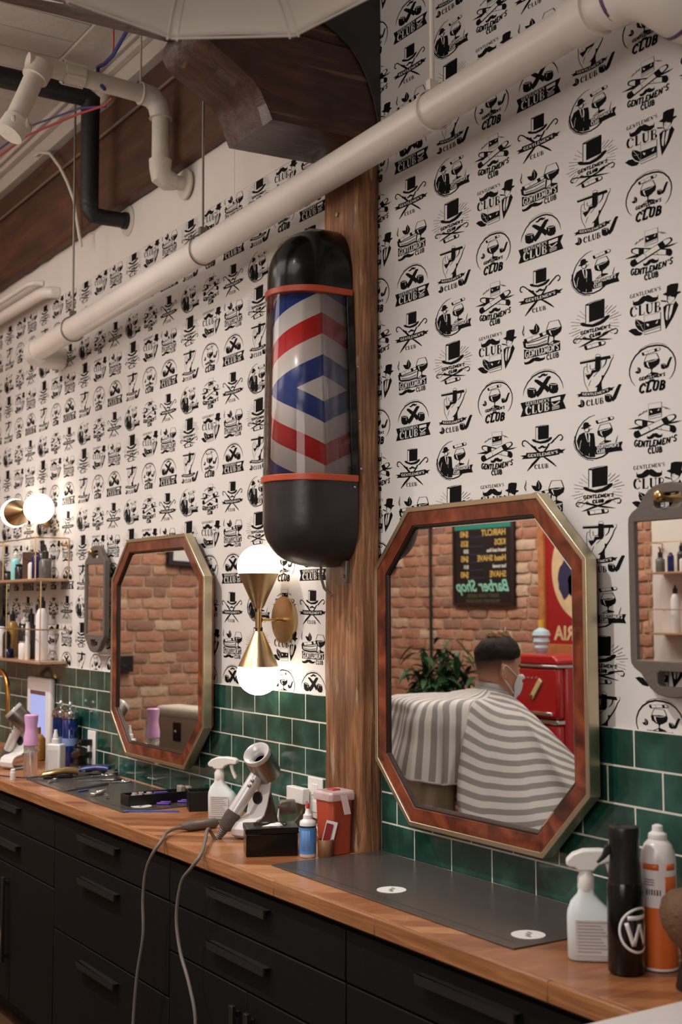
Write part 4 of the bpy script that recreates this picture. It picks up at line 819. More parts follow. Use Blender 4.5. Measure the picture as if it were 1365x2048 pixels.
while x < 2.838:
    x1 = min(x+rnd.uniform(.35, .7), 2.838); b.box(x, x1-.0006, -.2145, -.2002, 0, .038); x = x1
b.build('front_edge', edge_w, t, bevel=.003, merge=False)
handle_m = mat('handle_black', (24, 22, 21), .45)
kick = mat('kick_black', (10, 9, 9), .6)
edge_lite = mat('cabinet_edge', (60, 55, 52), .35)
def handle(parent, x0, x1, z, vert=False):
    b = MB()
    if vert: b.box(x0-.010, x0+.010, -.428, -.416, z-.31, z); b.box(x0-.006, x0+.006, -.416, -.4025, z-.03, z-.015); b.box(x0-.006, x0+.006, -.416, -.4025, z-.295, z-.28)
    else: b.box(x0, x1, -.424, -.416, z-.0105, z+.0105); b.box(x0, x1, -.424, -.4025, z+.0075, z+.0105)
    b.v = [(a-parent['ox'], c-parent['oy'], d-parent['oz']) for a, c, d in b.v]; b.build('handle', handle_m, parent, bevel=.0015)
def cabinet(x0, x1, fronts, label):
    ox, oy, oz = (x0+x1)/2, -.2, 0
    t = thing('base_cabinet', label, 'cabinet', (ox, oy, oz))
    def lb(m): m.v = [(a-ox, c-oy, d-oz) for a, c, d in m.v]; return m
    b = MB(); b.box(x0+.001, x1-.001, -.384, -.003, .10, .8605); b.box(x0+.001, x1-.001, -.33, -.02, 0, .10); lb(b).build('body', kick, t)
    for kind, a, c, z0, z1, h in fronts:
        b = MB(); b.box(a+.002, c-.002, -.4025, -.385, z0+.0025, z1-.0025); fr_ = lb(b).build(kind, cab_black, t, bevel=.002); fr_['ox'] = ox; fr_['oy'] = oy; fr_['oz'] = oz
        if h:
            handle(fr_, *h)
        for k in ('ox', 'oy', 'oz'): del fr_[k]
def d3(x0, x1, zs, hx, hz):
    return [('drawer', x0, x1, zs[i+1], zs[i], (hx, hx+.306, hz[i])) for i in range(len(hz))]
cabinet(-3.30, -2.376, d3(-3.30, -2.376, (.8445, .728, .466, .10), -3.02, (.808, .672, .408)), 'black three drawer cabinet at the far left end of the counter')
cabinet(-2.374, -1.461, d3(-2.374, -1.461, (.8445, .728, .466, .10), -2.1, (.808, .672, .408)), 'black three drawer cabinet second from the left end')
cabinet(-1.459, -.544, d3(-1.459, -.544, (.8445, .728, .596), -1.2, (.808, .672))+[('door', -1.459, -1.002, .10, .596, (-1.03, 0, .55, True)), ('door', -1.002, -.544, .10, .596, None)], 'black cabinet with two drawers over doors at the left edge of the photo')
cabinet(-.542, .383, d3(-.542, .383, (.8445, .728, .466, .10), -.275, (.808, .672, .408)), 'black three drawer cabinet behind the two hanging cords')
cabinet(.385, 1.295, d3(.385, 1.295, (.8445, .728, .596), .656, (.808, .672))+[('door', .385, .838, .10, .596, (.800, 0, .555, True)), ('door', .838, 1.295, .10, .596, (.876, 0, .555, True))], 'black cabinet with two wide drawers over a pair of doors, below the tissue box')
cabinet(1.297, 2.188, d3(1.297, 2.188, (.8445, .728, .466, .10), 1.582, (.808, .672, .408)), 'black drawer cabinet at the right end below the grey mat')
b = MB(); b.box(2.1925, 2.74, -.70, -.003, 0, .9045); tag(b.build('white_side_counter', mat('white_laminate', (216, 208, 204), .35), bevel=.003), 'white counter end at the bottom right corner', 'counter')
# ---------------------------------------------------------------- mats on the counter
seam_m = mat('mat_seam', (34, 32, 31), .5)
def rmat(x0, x1, y0, y1, label, dots, rz=0):
    t = thing('station_mat', label, 'mat', ((x0+x1)/2, (y0+y1)/2, .9005)); hx, hy = (x1-x0)/2, (y1-y0)/2
    b = MB(); b.box(-hx, hx, -hy, hy, 0, .003); b.build('sheet', mat_rubber, t, bevel=.001)
    b = MB(); b.box(-hx+.05, hx-.03, -hy+.028, -hy+.0295, .003, .0034); b.build('groove', seam_m, t)
    for x, y in dots:
        b = MB(); b.lathe([(.034, 0), (.034, .0006)], (x-(x0+x1)/2, y-(y0+y1)/2, .0032), n=40); d_ = b.build('round_logo', whiteplastic, t); d_['label'] = 'white round printed badge'
        b = MB(); b.box(-.014, -.002, .008, .013, .0008, .0011); b.box(.004, .018, -.012, -.006, .0008, .0011); b.box(-.006, .006, -.003, .003, .0008, .0011)
        b.v = [(a+x-(x0+x1)/2, c+y-(y0+y1)/2, d+.0032) for a, c, d in b.v]; b.build('badge_print', greyplastic, d_, merge=False)
rmat(.858, 1.795, -.343, -.012, 'large empty dark grey rubber mat below the near octagonal mirror', [(1.262, -.255), (1.735, -.255)])
rmat(-1.045, -.113, -.335, -.028, 'dark grey rubber mat covered with clippers, scissors and combs', [(-.187, -.24)])
# ---------------------------------------------------------------- spray bottles
milky = mat('milky_plastic', (216, 222, 222), .3, var=.02); label_m = mat('printed_label', (206, 200, 196), .5); label_ink = mat('label_ink', (150, 140, 140), .5)
bluewater = mat('bottle_bottom_tint', (196, 212, 216), .3)
def revolve_profile(m, prof, depth, n=10, mi=None):
    """side outline [(z, a_left, a_right, half thickness)] as rounded-rectangle rings"""
    rings = []
    for z, a0, a1, h in prof:
        ca, ra = (a0+a1)/2, (a1-a0)/2; r_ = []
        for k in range(24):
            th = 2*PI*k/24; c_, s_ = math.cos(th), math.sin(th); r_.append((ca+ra*math.copysign(abs(c_)**.55, c_), h*math.copysign(abs(s_)**.55, s_)))
        rings.append((r_, z))
    loft(m, rings, mi)
def trigger_bottle(loc, rz, label, s=1, flip=1):
    t = thing('spray_bottle', label, 'spray bottle', loc, rz)
    b = MB(); revolve_profile(b, [(0, -.038*s, .040*s, .020), (.004, -.042*s, .044*s, .024), (.07*s, -.043*s, .045*s, .024), (.082*s, -.042*s, .036*s, .022), (.098*s, -.036*s, .018*s, .018), (.112*s, -.024*s, .006*s, .0145), (.122*s, -.022*s, .004*s, .0135)], 0)
    if flip < 0: b.v = [(-x, y, z) for x, y, z in b.v]
    b.build('bottle_body', milky, t, smooth=True, angle=60)
    b = MB(); b.lathe([(.0145, .118*s), (.0155, .121*s), (.0155, .140*s), (.0125, .146*s), (.0125, .155*s)], (-.009*s*flip, 0, 0), n=24); b.build('collar', whiteplastic, t, smooth=True)
    hp = [(-.023, .152), (.004, .152), (.014, .163), (.030, .168), (.047, .167), (.051, .172), (.050, .181), (.042, .186), (.015, .1895), (-.014, .188), (-.032, .181), (-.043, .170), (-.043, .162), (-.036, .158), (-.028, .158)]
    b = MB(); b.prism([(x*s*flip, z*s) for x, z in (hp if flip > 0 else hp[::-1])], -.0135, .0135, 'y'); b.build('spray_head', whiteplastic, t, bevel=.0055, segs=3)
    tp = [(.024, .166), (.036, .167), (.038, .150), (.048, .128), (.046, .122), (.040, .124), (.030, .146)]
    b = MB(); b.prism([(x*s*flip, z*s) for x, z in (tp if flip > 0 else tp[::-1])], -.006, .006, 'y'); b.build('trigger', whiteplastic, t, bevel=.002)
    b = MB(); b.box(-.030*s, .030*s, -.0258, -.0245, .012, .072*s); lb_ = b.build('paper_label', label_m, t, bevel=.0004); lb_['label'] = 'grey printed paper label'
    b = MB()
    for k in range(10): b.box(-.026*s, (.026-.012*((k*3) % 4)/3)*s, -.0262, -.0259, .070*s-.0055*k*s-.003, .070*s-.0055*k*s-.0015)
    b.build('label_print', label_ink, lb_, merge=False)
trigger_bottle((.163, -.125, .9005), math.radians(42), 'milky white trigger spray bottle beside the hair dryer')
trigger_bottle((1.922, -.262, .9005), math.radians(50), 'white trigger spray bottle standing next to the black one', 1.06)
# black fine-mist bottle and orange can
t = thing('mist_bottle', 'tall black mist spray bottle with a white round emblem', 'spray bottle', (2.019, -.272, .9005), 0)
b = MB(); b.lathe([(.028, 0), (.0325, .004), (.0325, .10), (.0322, .155), (.030, .160)], n=40); b.build('bottle_body', gloss_black, t, smooth=True, angle=50)
b = MB(); b.lathe([(.030, .160), (.0295, .17), (.0265, .205), (.027, .232), (.0285, .250), (.027, .256), (.018, .259)], n=36); b.build('spray_head', blackplastic, t, smooth=True, angle=50)
tr_ = [(.024, .225), (.034, .222), (.040, .205), (.050, .192), (.046, .191), (.036, .198), (.026, .208)]
b = MB(); b.prism([(x, z) for x, z in tr_], -.006, .006, 'y', T=Matrix.Rotation(math.radians(232), 4, 'Z')); b.build('trigger', blackplastic, t, bevel=.0015)
def curved_ring(m, R, ang0, zc, r_, w_, n=40, a0=0, a1=360):
    """ring drawn on a cylinder of radius R"""
    for k in range(n):
        q = []
        for rr in (r_-w_/2, r_+w_/2):
            for kk in (k, k+1):
                a = math.radians(a0+(a1-a0)*kk/n); q.append((rr*math.cos(a), rr*math.sin(a)))
        m.add([(R*math.cos(ang0+u/R), R*math.sin(ang0+u/R), zc+v) for u, v in q], [(0, 1, 3, 2)])
def curved_bar(m, R, ang0, zc, p0, p1, w_, n=6):
    d = math.hypot(p1[0]-p0[0], p1[1]-p0[1]); nx, ny = -(p1[1]-p0[1])/d*w_/2, (p1[0]-p0[0])/d*w_/2; vs = []
    for k in range(n+1):
        x = p0[0]+(p1[0]-p0[0])*k/n; y = p0[1]+(p1[1]-p0[1])*k/n
        for s_ in (1, -1): u, v = x+nx*s_, y+ny*s_; vs.append((R*math.cos(ang0+u/R), R*math.sin(ang0+u/R), zc+v))
    m.add(vs, [(2*i, 2*i+1, 2*i+3, 2*i+2) for i in range(n)])
A0 = math.radians(2)
b = MB(); R_ = .0330; curved_ring(b, R_, A0, .080, .038, .0045)
for p0, p1 in (((-.026, .014), (-.013, -.026)), ((-.013, -.026), (0, .010)), ((0, .010), (.013, -.026)), ((.013, -.026), (.026, .014)), ((-.024, .022), (.024, .022))): curved_bar(b, R_, A0, .080, p0, p1, .0075)
b.build('round_emblem', whiteplastic, t, smooth=True).modifiers.new('s', 'SOLIDIFY').thickness = .0004
t = thing('aerosol_can', 'orange and white aerosol can at the right behind the black bottle', 'aerosol can', (2.031, -.200, .9005))
org = mat('orange_print', (206, 98, 38), .35); wht = mat('can_white', (222, 214, 212), .3, coat=.3)
b = MB(); b.lathe([(.0295, 0), (.0325, .002), (.0325, .006)], n=40); b.build('bottom_rim', wht, t, smooth=True)
b = MB(); b.lathe([(.032, .006), (.032, .112)], n=40); b.build('orange_band', org, t, smooth=True)
b = MB(); b.lathe([(.032, .112), (.032, .188), (.030, .205), (.0245, .220), (.0165, .229)], n=40); b.build('white_shoulder', wht, t, smooth=True, angle=60)
b = MB(); b.lathe([(.0165, .229), (.0175, .231), (.0165, .238), (.010, .243), (.0095, .2525), (.004, .255)], n=28); b.build('nozzle_cap', whiteplastic, t, smooth=True)
A1 = math.radians(-42)
b = MB(); curved_bar(b, .0323, A1-.55, .1835, (-.016, 0), (.016, 0), .011, 8); curved_bar(b, .0323, A1+.75, .1835, (-.012, 0), (.008, 0), .011, 8); curved_bar(b, .0323, A1+.72, .152, (-.014, 0), (.012, 0), .030, 8); b.build('orange_panel', org, t, smooth=True).modifiers.new('s', 'SOLIDIFY').thickness = .0004
b = MB()
for k, w_ in enumerate((.003, .002, .003, .0025, .003, .002)): curved_bar(b, .0324, A1-.75+k*.15, .139, (0, -.005), (0, .005), w_, 1)
for k in range(3): curved_bar(b, .0324, A1-.62, .152+k*.0045, (-.010, 0), (.010, 0), .0015, 4)
b.build('dark_lettering', mat('dark_print', (70, 64, 66), .5), t, smooth=True).modifiers.new('s', 'SOLIDIFY').thickness = .0004
# neck duster brush at the right edge
t = thing('duster_brush', 'brown round headed brush cut by the right edge of the photo', 'brush', (2.150, -.255, .9005))
b = MB(); b.lathe([(.022, 0), (.024, .004), (.018, .03), (.012, .05), (.014, .065), (.020, .074)], n=32); b.build('handle', mat('brush_handle', (30, 20, 16), .3), t, smooth=True)
b = MB(); b.lathe([(.018, .070), (.030, .082), (.044, .105), (.049, .128), (.044, .150), (.030, .163), (.010, .169)], n=40); b.build('bristle_head', mat('brown_bristle', (96, 66, 44), .7, bump=.5, bscale=120, var=.2, vscale=60), t, smooth=True)
# ---------------------------------------------------------------- hair dryers on stands
dry_white = mat('dryer_silver', (206, 202, 200), .28, .25); dry_steel = brushed('dryer_nickel', (140, 134, 130), .36, (200, 200, 200)); dry_grey = mat('dryer_grip', (112, 102, 96), .35, .3)
R3 = V(.538, .843, 0); U3 = V(0, 0, 1); F3 = V(-.843, .538, 0)
def dryer(loc, label, grp='hair dryers resting on curved stands'):
    O = V(*loc); t = thing('hair_dryer', label, 'hair dryer', loc, 0, grp)
    ring = V(.518, -.2, 1.138)-V(.5, -.19, .9); ax = (R3*.030+U3*(-.062)+F3*.052).normalized()
    b = MB(); b.lathe([(.0385, .006), (.0395, .012), (.0395, .07), (.037, .090), (.020, .094), (.001, .094)], ring, ax, 44, cap=False); b.build('barrel', dry_steel, t, smooth=True, angle=40)
    b = MB(); b.lathe([(.0165, .030), (.0175, .016), (.024, .008), (.036, -.001), (.0385, -.002), (.0400, .001), (.0395, .012), (.036, .013)], ring, ax, 44, cap=False); b.build('front_ring', dry_white, t, smooth=True, angle=60)
    b = MB(); b.lathe([(.0168, .028), (.0160, .085), (.001, .086)], ring, ax, 32, cap=False); b.build('air_bore', mat('bore_black', (3, 3, 3), .9, spec=0), t, smooth=True)
    hs = ring+ax*.052; hd = (R3*(-.088)+U3*(-.140)+F3*(-.018)).normalized()
    b = MB(); b.lathe([(.018, .028), (.0195, .036), (.0195, .155)], hs, hd, 32); h_ = b.build('handle', dry_white, t, smooth=True)
    sd = (-F3*.8+R3*(-.2)); sd = (sd-hd*sd.dot(hd)).normalized()
    for k in (.052, .068): b = MB(); b.lathe([(.0052, -.001), (.0052, .0022), (.004, .003)], hs+hd*k+sd*.019, sd, 16); b.build('button', dry_steel, h_, smooth=True)
    b = MB(); b.lathe([(.0195, .152), (.0212, .155), (.0220, .165), (.0215, .195), (.018, .205)], hs, hd, 32); b.build('filter_cage', mat('mesh_grip', (96, 86, 80), .4, .4, bump=.8, bscale=400), t, smooth=True)
    b = MB()
    for k in range(8): b.lathe([(.014-.0010*k, .205+.0052*k), (.0145-.0010*k, .2072+.0052*k), (.0125-.0010*k, .209+.0052*k)], hs, hd, 20)
    b.build('cord_relief', dry_grey, t, smooth=True)
    return t, hs+hd*.247+O
d1, cord_start = dryer((.5, -.19, .9005), 'silver hair dryer leaning on the white stand in the middle of the counter')
d2, _ = dryer((-1.375, -.265, .9005), 'hair dryer at the far left edge beside the pink spray bottle'); d2.rotation_euler = (0, 0, math.radians(-50))
stand_m = mat('stand_white', (214, 210, 206), .3, coat=.2); stand_dark = mat('stand_dark', (70, 62, 56), .5)
def stand(loc, rz, label):
    t = thing('dryer_stand', label, 'stand', loc, rz, 'white curved stands under the hair dryers')
    # profile in (forward, up); forward = local -y, width along x
    P_ = [(.0, .152), (.004, .12), (.010, .085), (.020, .060), (.038, .052), (.058, .050), (.074, .042), (.082, .026), (.078, .010), (.066, .002), (.03, .0015), (-.01, .0015), (-.035, .002)]
    wd = [.040, .038, .034, .032, .035, .037, .038, .038, .038, .037, .036, .036, .034]; b = MB(); n = len(P_); vs = []
    for i, (f_, z) in enumerate(P_):
        f0, z0 = P_[max(i-1, 0)]; f1, z1 = P_[min(i+1, n-1)]; d = math.hypot(f1-f0, z1-z0); nx, nz = (z1-z0)/d*.003, -(f1-f0)/d*.003
        for s_ in (-1, 1):
            for q in (-1, 1): vs.append((s_*wd[i], -(f_+nx*q), z+nz*q+.003))
    fs = []
    for i in range(n-1): a = 4*i; c_ = 4*(i+1); fs += [(a, a+1, c_+1, c_), (a+2, c_+2, c_+3, a+3), (a, c_, c_+2, a+2), (a+1, a+3, c_+3, c_+1)]
    fs += [(0, 2, 3, 1), (4*n-4, 4*n-3, 4*n-1, 4*n-2)]; b.add(vs, fs).build('curved_plate', stand_m, t, bevel=.0018, segs=3)
    b = MB(); b.lathe([(.017, 0), (.018, .002), (.0155, .004), (.012, .0035), (.001, .0035)], (0, -.0095, .108), (0, -1, .14), 32); b.build('round_speaker', blackplastic, t, smooth=True)
    b = MB(); b.add([(-.030, -.004, .148), (.030, -.004, .148), (.030, .006, .148), (-.030, .006, .148), (-.034, .055, .003), (.034, .055, .003), (.034, .047, .003), (-.034, .047, .003)], [(0, 1, 2, 3), (4, 5, 6, 7), (0, 1, 6, 7), (1, 2, 5, 6), (2, 3, 4, 5), (3, 0, 7, 4)]); b.build('rear_strut', stand_dark, t, bevel=.001)
    b = MB(); b.lathe([(.030, 0), (.030, .004)], (0, -.04, .0045), n=24); b.build('rubber_foot', stand_dark, t)
    return t
stand((.482, -.168, .9005), math.radians(22), 'white curved dryer stand with round speaker on the counter beside the tissue box')
stand((-1.395, -.235, .9005), math.radians(22), 'white dryer stand at the far left edge of the counter')
cordm = mat('grey_cord', (112, 100, 92), .5)
b = MB(); b.tube([tuple(cord_start), (.425, -.30, .945), (.52, -.36, .925), (.625, -.415, .918), (.655, -.448, .905), (.635, -.462, .872), (.585, -.462, .822), (.553, -.460, .73), (.576, -.460, .645), (.634, -.460, .569), (.671, -.460, .48), (.66, -.47, .33), (.60, -.48, .15), (.5, -.50, .01)], .0052, 10)
def smoothcurve(pts, n=6):
    P = [V(*p) for p in pts]; out = []
    for i in range(len(P)-1):
        p0, p1, p2, p3 = P[max(i-1, 0)], P[i], P[i+1], P[min(i+2, len(P)-1)]
        for k in range(n):
            s = k/n; out.append(tuple(.5*((2*p1)+(-p0+p2)*s+(2*p0-5*p1+4*p2-p3)*s*s+(-p0+3*p1-3*p2+p3)*s**3)))
    return out+[tuple(P[-1])]
b = MB(); b.tube(smoothcurve([tuple(cord_start), (.455, -.318, .930), (.54, -.37, .918), (.625, -.418, .914), (.658, -.445, .900), (.640, -.462, .868), (.585, -.462, .822), (.553, -.460, .73), (.576, -.460, .645), (.634, -.460, .569), (.671, -.460, .48), (.66, -.47, .33), (.60, -.48, .15), (.5, -.50, .01)]), .0050, 10)
tag(b.build('hanging_cable', cordm, smooth=True), 'grey cord from the dryer handle hanging over the counter edge, right one', 'cord')
t = thing('power_cable', 'grey cord with inline box hanging over the counter edge, left one', 'cord', (.30, -.26, .9))
def l3(p): return (p[0]-.30, p[1]+.26, p[2]-.9)
b = MB(); b.tube([l3(p) for p in smoothcurve([(.300, -.312, .914), (.315, -.36, .914), (.36, -.405, .912), (.405, -.435, .905), (.400, -.462, .868), (.354, -.462, .809), (.333, -.460, .728), (.336, -.460, .633), (.297, -.460, .515), (.272, -.460, .373), (.28, -.47, .2), (.33, -.5, .01)])], .0050, 10); b.build('hanging_cord', cordm, t, smooth=True)
b = MB(); b.tube([l3(p) for p in smoothcurve([(.294, -.207, .914), (.297, -.16, .907), (.33, -.12, .906), (.38, -.085, .906), (.44, -.05, .91), (.47, -.03, .94), (.475, -.02, .965)])], .0042, 10); b.build('wall_cord', cordm, t, smooth=True)
b = MB(); b.tube([l3((.303, -.330, .915)), l3((.300, -.312, .915)), l3((.300, -.306, .915)), l3((.294, -.215, .915)), l3((.294, -.209, .915))], [.008, .011, .0145, .0145, .010], 18); b.build('inline_box', dry_grey, t, smooth=True)
# ---------------------------------------------------------------- tissue box, blue bottle, cup, sharps bin
def cloc(x, y): return (x, y, .9005)
t = thing('tissue_box', 'low black box with white tissues in its top slot', 'tissue box', cloc(.715, -.265), math.radians(66))
b = MB(); plate(b, [(-.070, -.050), (.070, -.050), (.070, .050), (-.070, .050)], [arc(0, 0, .046, 0, 360, 20, .021)[:-1]], .058, .0735); b.v = [(x, z, y) for x, y, z in b.v]; b.build('lid', gloss_black, t, bevel=.002)
b = MB(); b.box(-.068, .068, -.048, .048, 0, .0578); b.build('body', gloss_black, t, bevel=.002)
b = MB(); vs = []; NT = 14
for j in range(5):
    for k in range(NT): a = 2*PI*k/NT; rr = (1, .8, .5, .25, .05)[j]; nz_ = noise.noise(V(k*1.7, j*2.1, 3))*.006; vs.append((.036*rr*math.cos(a)+.006*j, .015*rr*math.sin(a)+nz_*.3, .0640+(0, .006, .010, .0125, .013)[j]+nz_*.6))
b.add(vs, [(j*NT+k, j*NT+(k+1) % NT, (j+1)*NT+(k+1) % NT, (j+1)*NT+k) for j in range(4) for k in range(NT)]); b.build('tissue', mat('tissue_paper', (226, 222, 218), .9), t, smooth=True, angle=30)
t = thing('dropper_bottle', 'blue labelled squeeze bottle with red tip in front of the post', 'bottle', cloc(.814, -.209))
b = MB(); b.lathe([(.019, 0), (.0215, .003), (.0215, .086), (.0205, .092), (.013, .097), (.011, .099)], n=36); b.build('bottle_body', whiteplastic, t, smooth=True, angle=60)
b = MB(); b.lathe([(.0219, .010), (.0219, .076)], n=36, cap=False); b.build('blue_label', mat('blue_label', (78, 132, 196), .4), t, smooth=True)
b = MB(); b.lathe([(.0221, .0765), (.0221, .0815)], n=36, cap=False); b.build('navy_band', mat('navy_band', (36, 38, 62), .4), t, smooth=True)
b = MB()
for k in range(7): curved_bar(b, .0222, math.radians(-75)+k*.16, .044, (0, -.026), (0, .026), .0011, 1)
b.build('label_print', mat('pale_blue_print', (150, 184, 222), .4), t, smooth=True).modifiers.new('s', 'SOLIDIFY').thickness = .0003
b = MB(); b.lathe([(.012, .098), (.012, .108), (.008, .111), (.0045, .124), (.003, .130)], n=24); b.build('nozzle', whiteplastic, t, smooth=True)
b = MB(); b.lathe([(.0045, .124), (.0042, .132), (.0022, .138)], n=16); b.build('red_tip', mat('red_plastic', (206, 42, 40), .35), t, smooth=True)
t = thing('wooden_cup', 'small round wooden cup between the blue bottle and the red bin', 'cup', cloc(.843, -.173))
b = MB(); b.lathe([(.018, 0), (.0195, .002), (.0205, .045), (.0195, .046), (.018, .040), (.017, .006)], n=32); b.build('body', wood('cup_wood', (78, 48, 28), (122, 80, 50), (150, 104, 68), (20, 20, 3), 4, .5, .2), t, smooth=True, angle=50)
cardR = Matrix.Rotation(math.radians(60), 4, 'Z') @ Matrix.Rotation(math.radians(14), 4, 'Y')
t = thing('card_sleeve', 'white card with a red panel standing in the wooden cup', 'card', (.843, -.173, .918))
b = MB(); b.cbox((0, .002, .042), (.030, .0012, .068), R=None); b.v = [tuple(cardR @ V(*p)) for p in b.v]; b.build('card', whiteplastic, t)
b = MB(); b.cbox((-.004, -.0003, .042), (.018, .0016, .054)); b.v = [tuple(cardR @ V(*p)) for p in b.v]; b.build('red_panel', mat('dark_red_print', (140, 34, 32), .5), t)
t = thing('sharps_bin', 'red orange sharps container with clear hinged lid against the post', 'container', cloc(.805, -.1215), math.radians(3))
sh_red = mat('sharps_red', (188, 80, 56), .35, sub=.0, var=.03)
def sqring(h, c, z): p = []; [p.extend([(sx*h, sy*(h-c)), (sx*(h-c), sy*h)] if sx*sy > 0 else [(sx*(h-c), sy*h), (sx*h, sy*(h-c))]) for sx, sy in ((1, 1), (-1, 1), (-1, -1), (1, -1))]; return (p, z)
b = MB(); loft(b, [sqring(.034, .010, 0), sqring(.0345, .010, .004), sqring(.0385, .010, .140), sqring(.0400, .008, .145)]); b.build('bin', sh_red, t, bevel=.002)
lidm = mat('frosted_lid', (222, 200, 196), .25, alpha=.62)
b = MB(); loft(b, [sqring(.0425, .008, .140), sqring(.0430, .008, .158), sqring(.0400, .008, .164)]); b.build('lid', lidm, t, bevel=.002)
b = MB(); b.box(-.018, .012, -.012, .012, .1635, .1675); b.build('lid_port', mat('port_red', (176, 62, 60), .4), t, bevel=.001)
b = MB(); b.add([(.043, -.010, .155), (.043, .010, .155), (.060, .010, .108), (.060, -.010, .108), (.045, -.010, .155), (.045, .010, .155), (.062, .010, .108), (.062, -.010, .108)], [(0, 1, 2, 3), (4, 5, 6, 7), (0, 1, 5, 4), (1, 2, 6, 5), (2, 3, 7, 6), (3, 0, 4, 7)]); b.build('lid_flap', lidm, t)
# outlet, plugs and adaptor behind the stand
t = thing('wall_outlet', 'white wall outlet on the tiles left of the post', 'outlet', (.53, -.0082, 1.0))
b = MB(); b.box(-.040, .040, -.006, 0, -.058, .058); b.build('cover_plate', whiteplastic, t, bevel=.002)
b = MB(); b.box(-.016, .016, -.008, -.006, .008, .040); b.box(-.016, .016, -.008, -.006, -.040, -.008); b.build('socket', whiteplastic, t, bevel=.002, merge=False)
b = MB(); b.box(-.085, .01, -.034, -.010, -.020, .025)
b.v = [(x+.5, y-.009, z+1.0) for x, y, z in b.v]; tag(b.build('power_adaptor', whiteplastic, bevel=.003), 'white power adaptor plugged into the outlet by the post', 'adaptor')
t = thing('dryer_plug', 'grey brown round plug with a red button hanging behind the stand', 'plug', (.474, -.075, .974))
pa = (R3*.9+F3*.1).normalized()
b = MB(); b.lathe([(.018, -.022), (.0205, -.019), (.0205, .022), (.019, .024)], (0, 0, 0), pa, 32); b.build('body', mat('plug_taupe', (104, 92, 84), .4), t, smooth=True)
b = MB(); b.lathe([(.005, -.0245), (.005, -.021)], (0, 0, 0), pa, 16); b.build('button', MATS['red_plastic'], t, smooth=True)
b = MB(); b.tube(smoothcurve([(.42, -.022, .985), (.405, -.05, .975), (.40, -.06, .94), (.42, -.07, .915), (.46, -.05, .908), (.52, -.05, .908), (.58, -.045, .925), (.60, -.03, .96)]), .0035, 8)
tag(b.build('charger_cable', whiteplastic, smooth=True), 'white charger cable looping on the counter behind the stand', 'cable')
b = MB(); b.tube(smoothcurve([(.52, -.035, .99), (.56, -.06, .97), (.60, -.05, .93), (.62, -.06, .91), (.66, -.07, .907), (.668, -.05, .94), (.664, -.03, 1.0), (.664, -.012, 1.10)]), .003, 8)
tag(b.build('grey_cable', steel_rod, smooth=True), 'thin grey cable beside the post foot', 'cable')
# ---------------------------------------------------------------- black organiser trays
bt = mat('black_tray', (12, 12, 13), .4)
def tray(name, loc, rz, lx, ly, h, label, walls=1, div=()):
    t = thing(name, label, 'tray', loc, rz); w_ = .003
    b = MB(); b.box(-lx/2, lx/2, -ly/2, ly/2, 0, w_); b.box(-lx/2, lx/2, -ly/2, -ly/2+w_, 0, h); b.box(-lx/2, lx/2, ly/2-w_, ly/2, 0, h); b.box(-lx/2, -lx/2+w_, -ly/2, ly/2, 0, h); b.box(lx/2-w_, lx/2, -ly/2, ly/2, 0, h); b.build('tray_shell', bt, t, bevel=.001, merge=False)
    for d_ in div: b = MB(); b.box(d_-.001, d_+.001, -ly/2, ly/2, 0, h*.95); b.build('divider', bt, t)
    return t
tray('organiser_tray', (-.232, -.155, .9042), math.radians(88), .245, .075, .034, 'long black open tray on the dark mat with clips inside', div=(-.06,))
tray('desk_organiser', (-.035, -.085, .9005), math.radians(70), .11, .085, .062, 'taller black box organiser left of the milky spray bottle', div=(-.02,))
clipm = mat('clip_steel', (200, 196, 192), .25, .9)
def small(name, label, cat, loc, rz, fn, m, group=None, bevel=.0005):
    b = MB(); fn(b); o = b.build(name, m, None, bevel=bevel, merge=False); o.location = loc; o.rotation_euler = (0, 0, rz); tag(o, label, cat, group); return o
for k, (x, y, a) in enumerate(((-.232, -.235, .3), (-.240, -.205, 1.2), (-.222, -.185, .6))):
    small('glass_clip', ('clear hair clip at the front end of the black tray', 'clear hair clip second from the front in the black tray', 'clear hair clip third from the front in the black tray')[k], 'clip', (x, y, .930), a, lambda b: (b.box(-.02, .02, -.010, .010, 0, .004), b.box(-.02, -.004, -.006, .006, .004, .010)), mat('clear_clip', (196, 190, 186), .15, .3), 'clips in the long black tray')
small('purple_sachet', 'violet sachet lying in the middle of the black tray', 'sachet', (-.234, -.150, .932), 1.4, lambda b: (b.box(-.022, .022, -.012, .012, 0, .005),), mat('violet', (74, 60, 132), .4))
small('taupe_cup_holder', 'grey plastic guard combs standing at the far end of the tray', 'guard comb', (-.236, -.062, .912), 1.5, lambda b: (b.box(-.022, -.002, -.018, .018, 0, .040), b.box(.004, .022, -.018, .018, 0, .036)), mat('guard_grey', (150, 136, 126), .4), bevel=.004)
small('foil_item', 'crumpled silver foil inside the taller black organiser', 'foil', (-.055, -.105, .925), .4, lambda b: (b.box(-.012, .012, -.01, .01, 0, .012),), clipm, bevel=.003)
small('blue_comb', 'blue comb lying on the wood in front of the dark mat', 'comb', (-.080, -.252, .9035), math.radians(56.5), lambda b: (b.box(-.088, .088, -.006, .006, -.003, .001),), mat('blue_plastic', (54, 88, 170), .35))
for k, (x, y, lab) in enumerate(((-.205, -.190+.0, 'purple comb clip lying nearer the front of the tray'), (-.172, -.085, 'purple comb clip lying beside the taller organiser'))):
    o = small('purple_clip', lab, 'clip', (-.178+.0*k, (-.165, -.090)[k], .9042), .9, lambda b: (b.box(-.022, .022, -.010, .010, 0, .006), b.box(-.010, .026, -.007, .007, .006, .010)), mat('purple_plastic', (98, 52, 152), .35), 'purple plastic clips on the dark mat', bevel=.002)
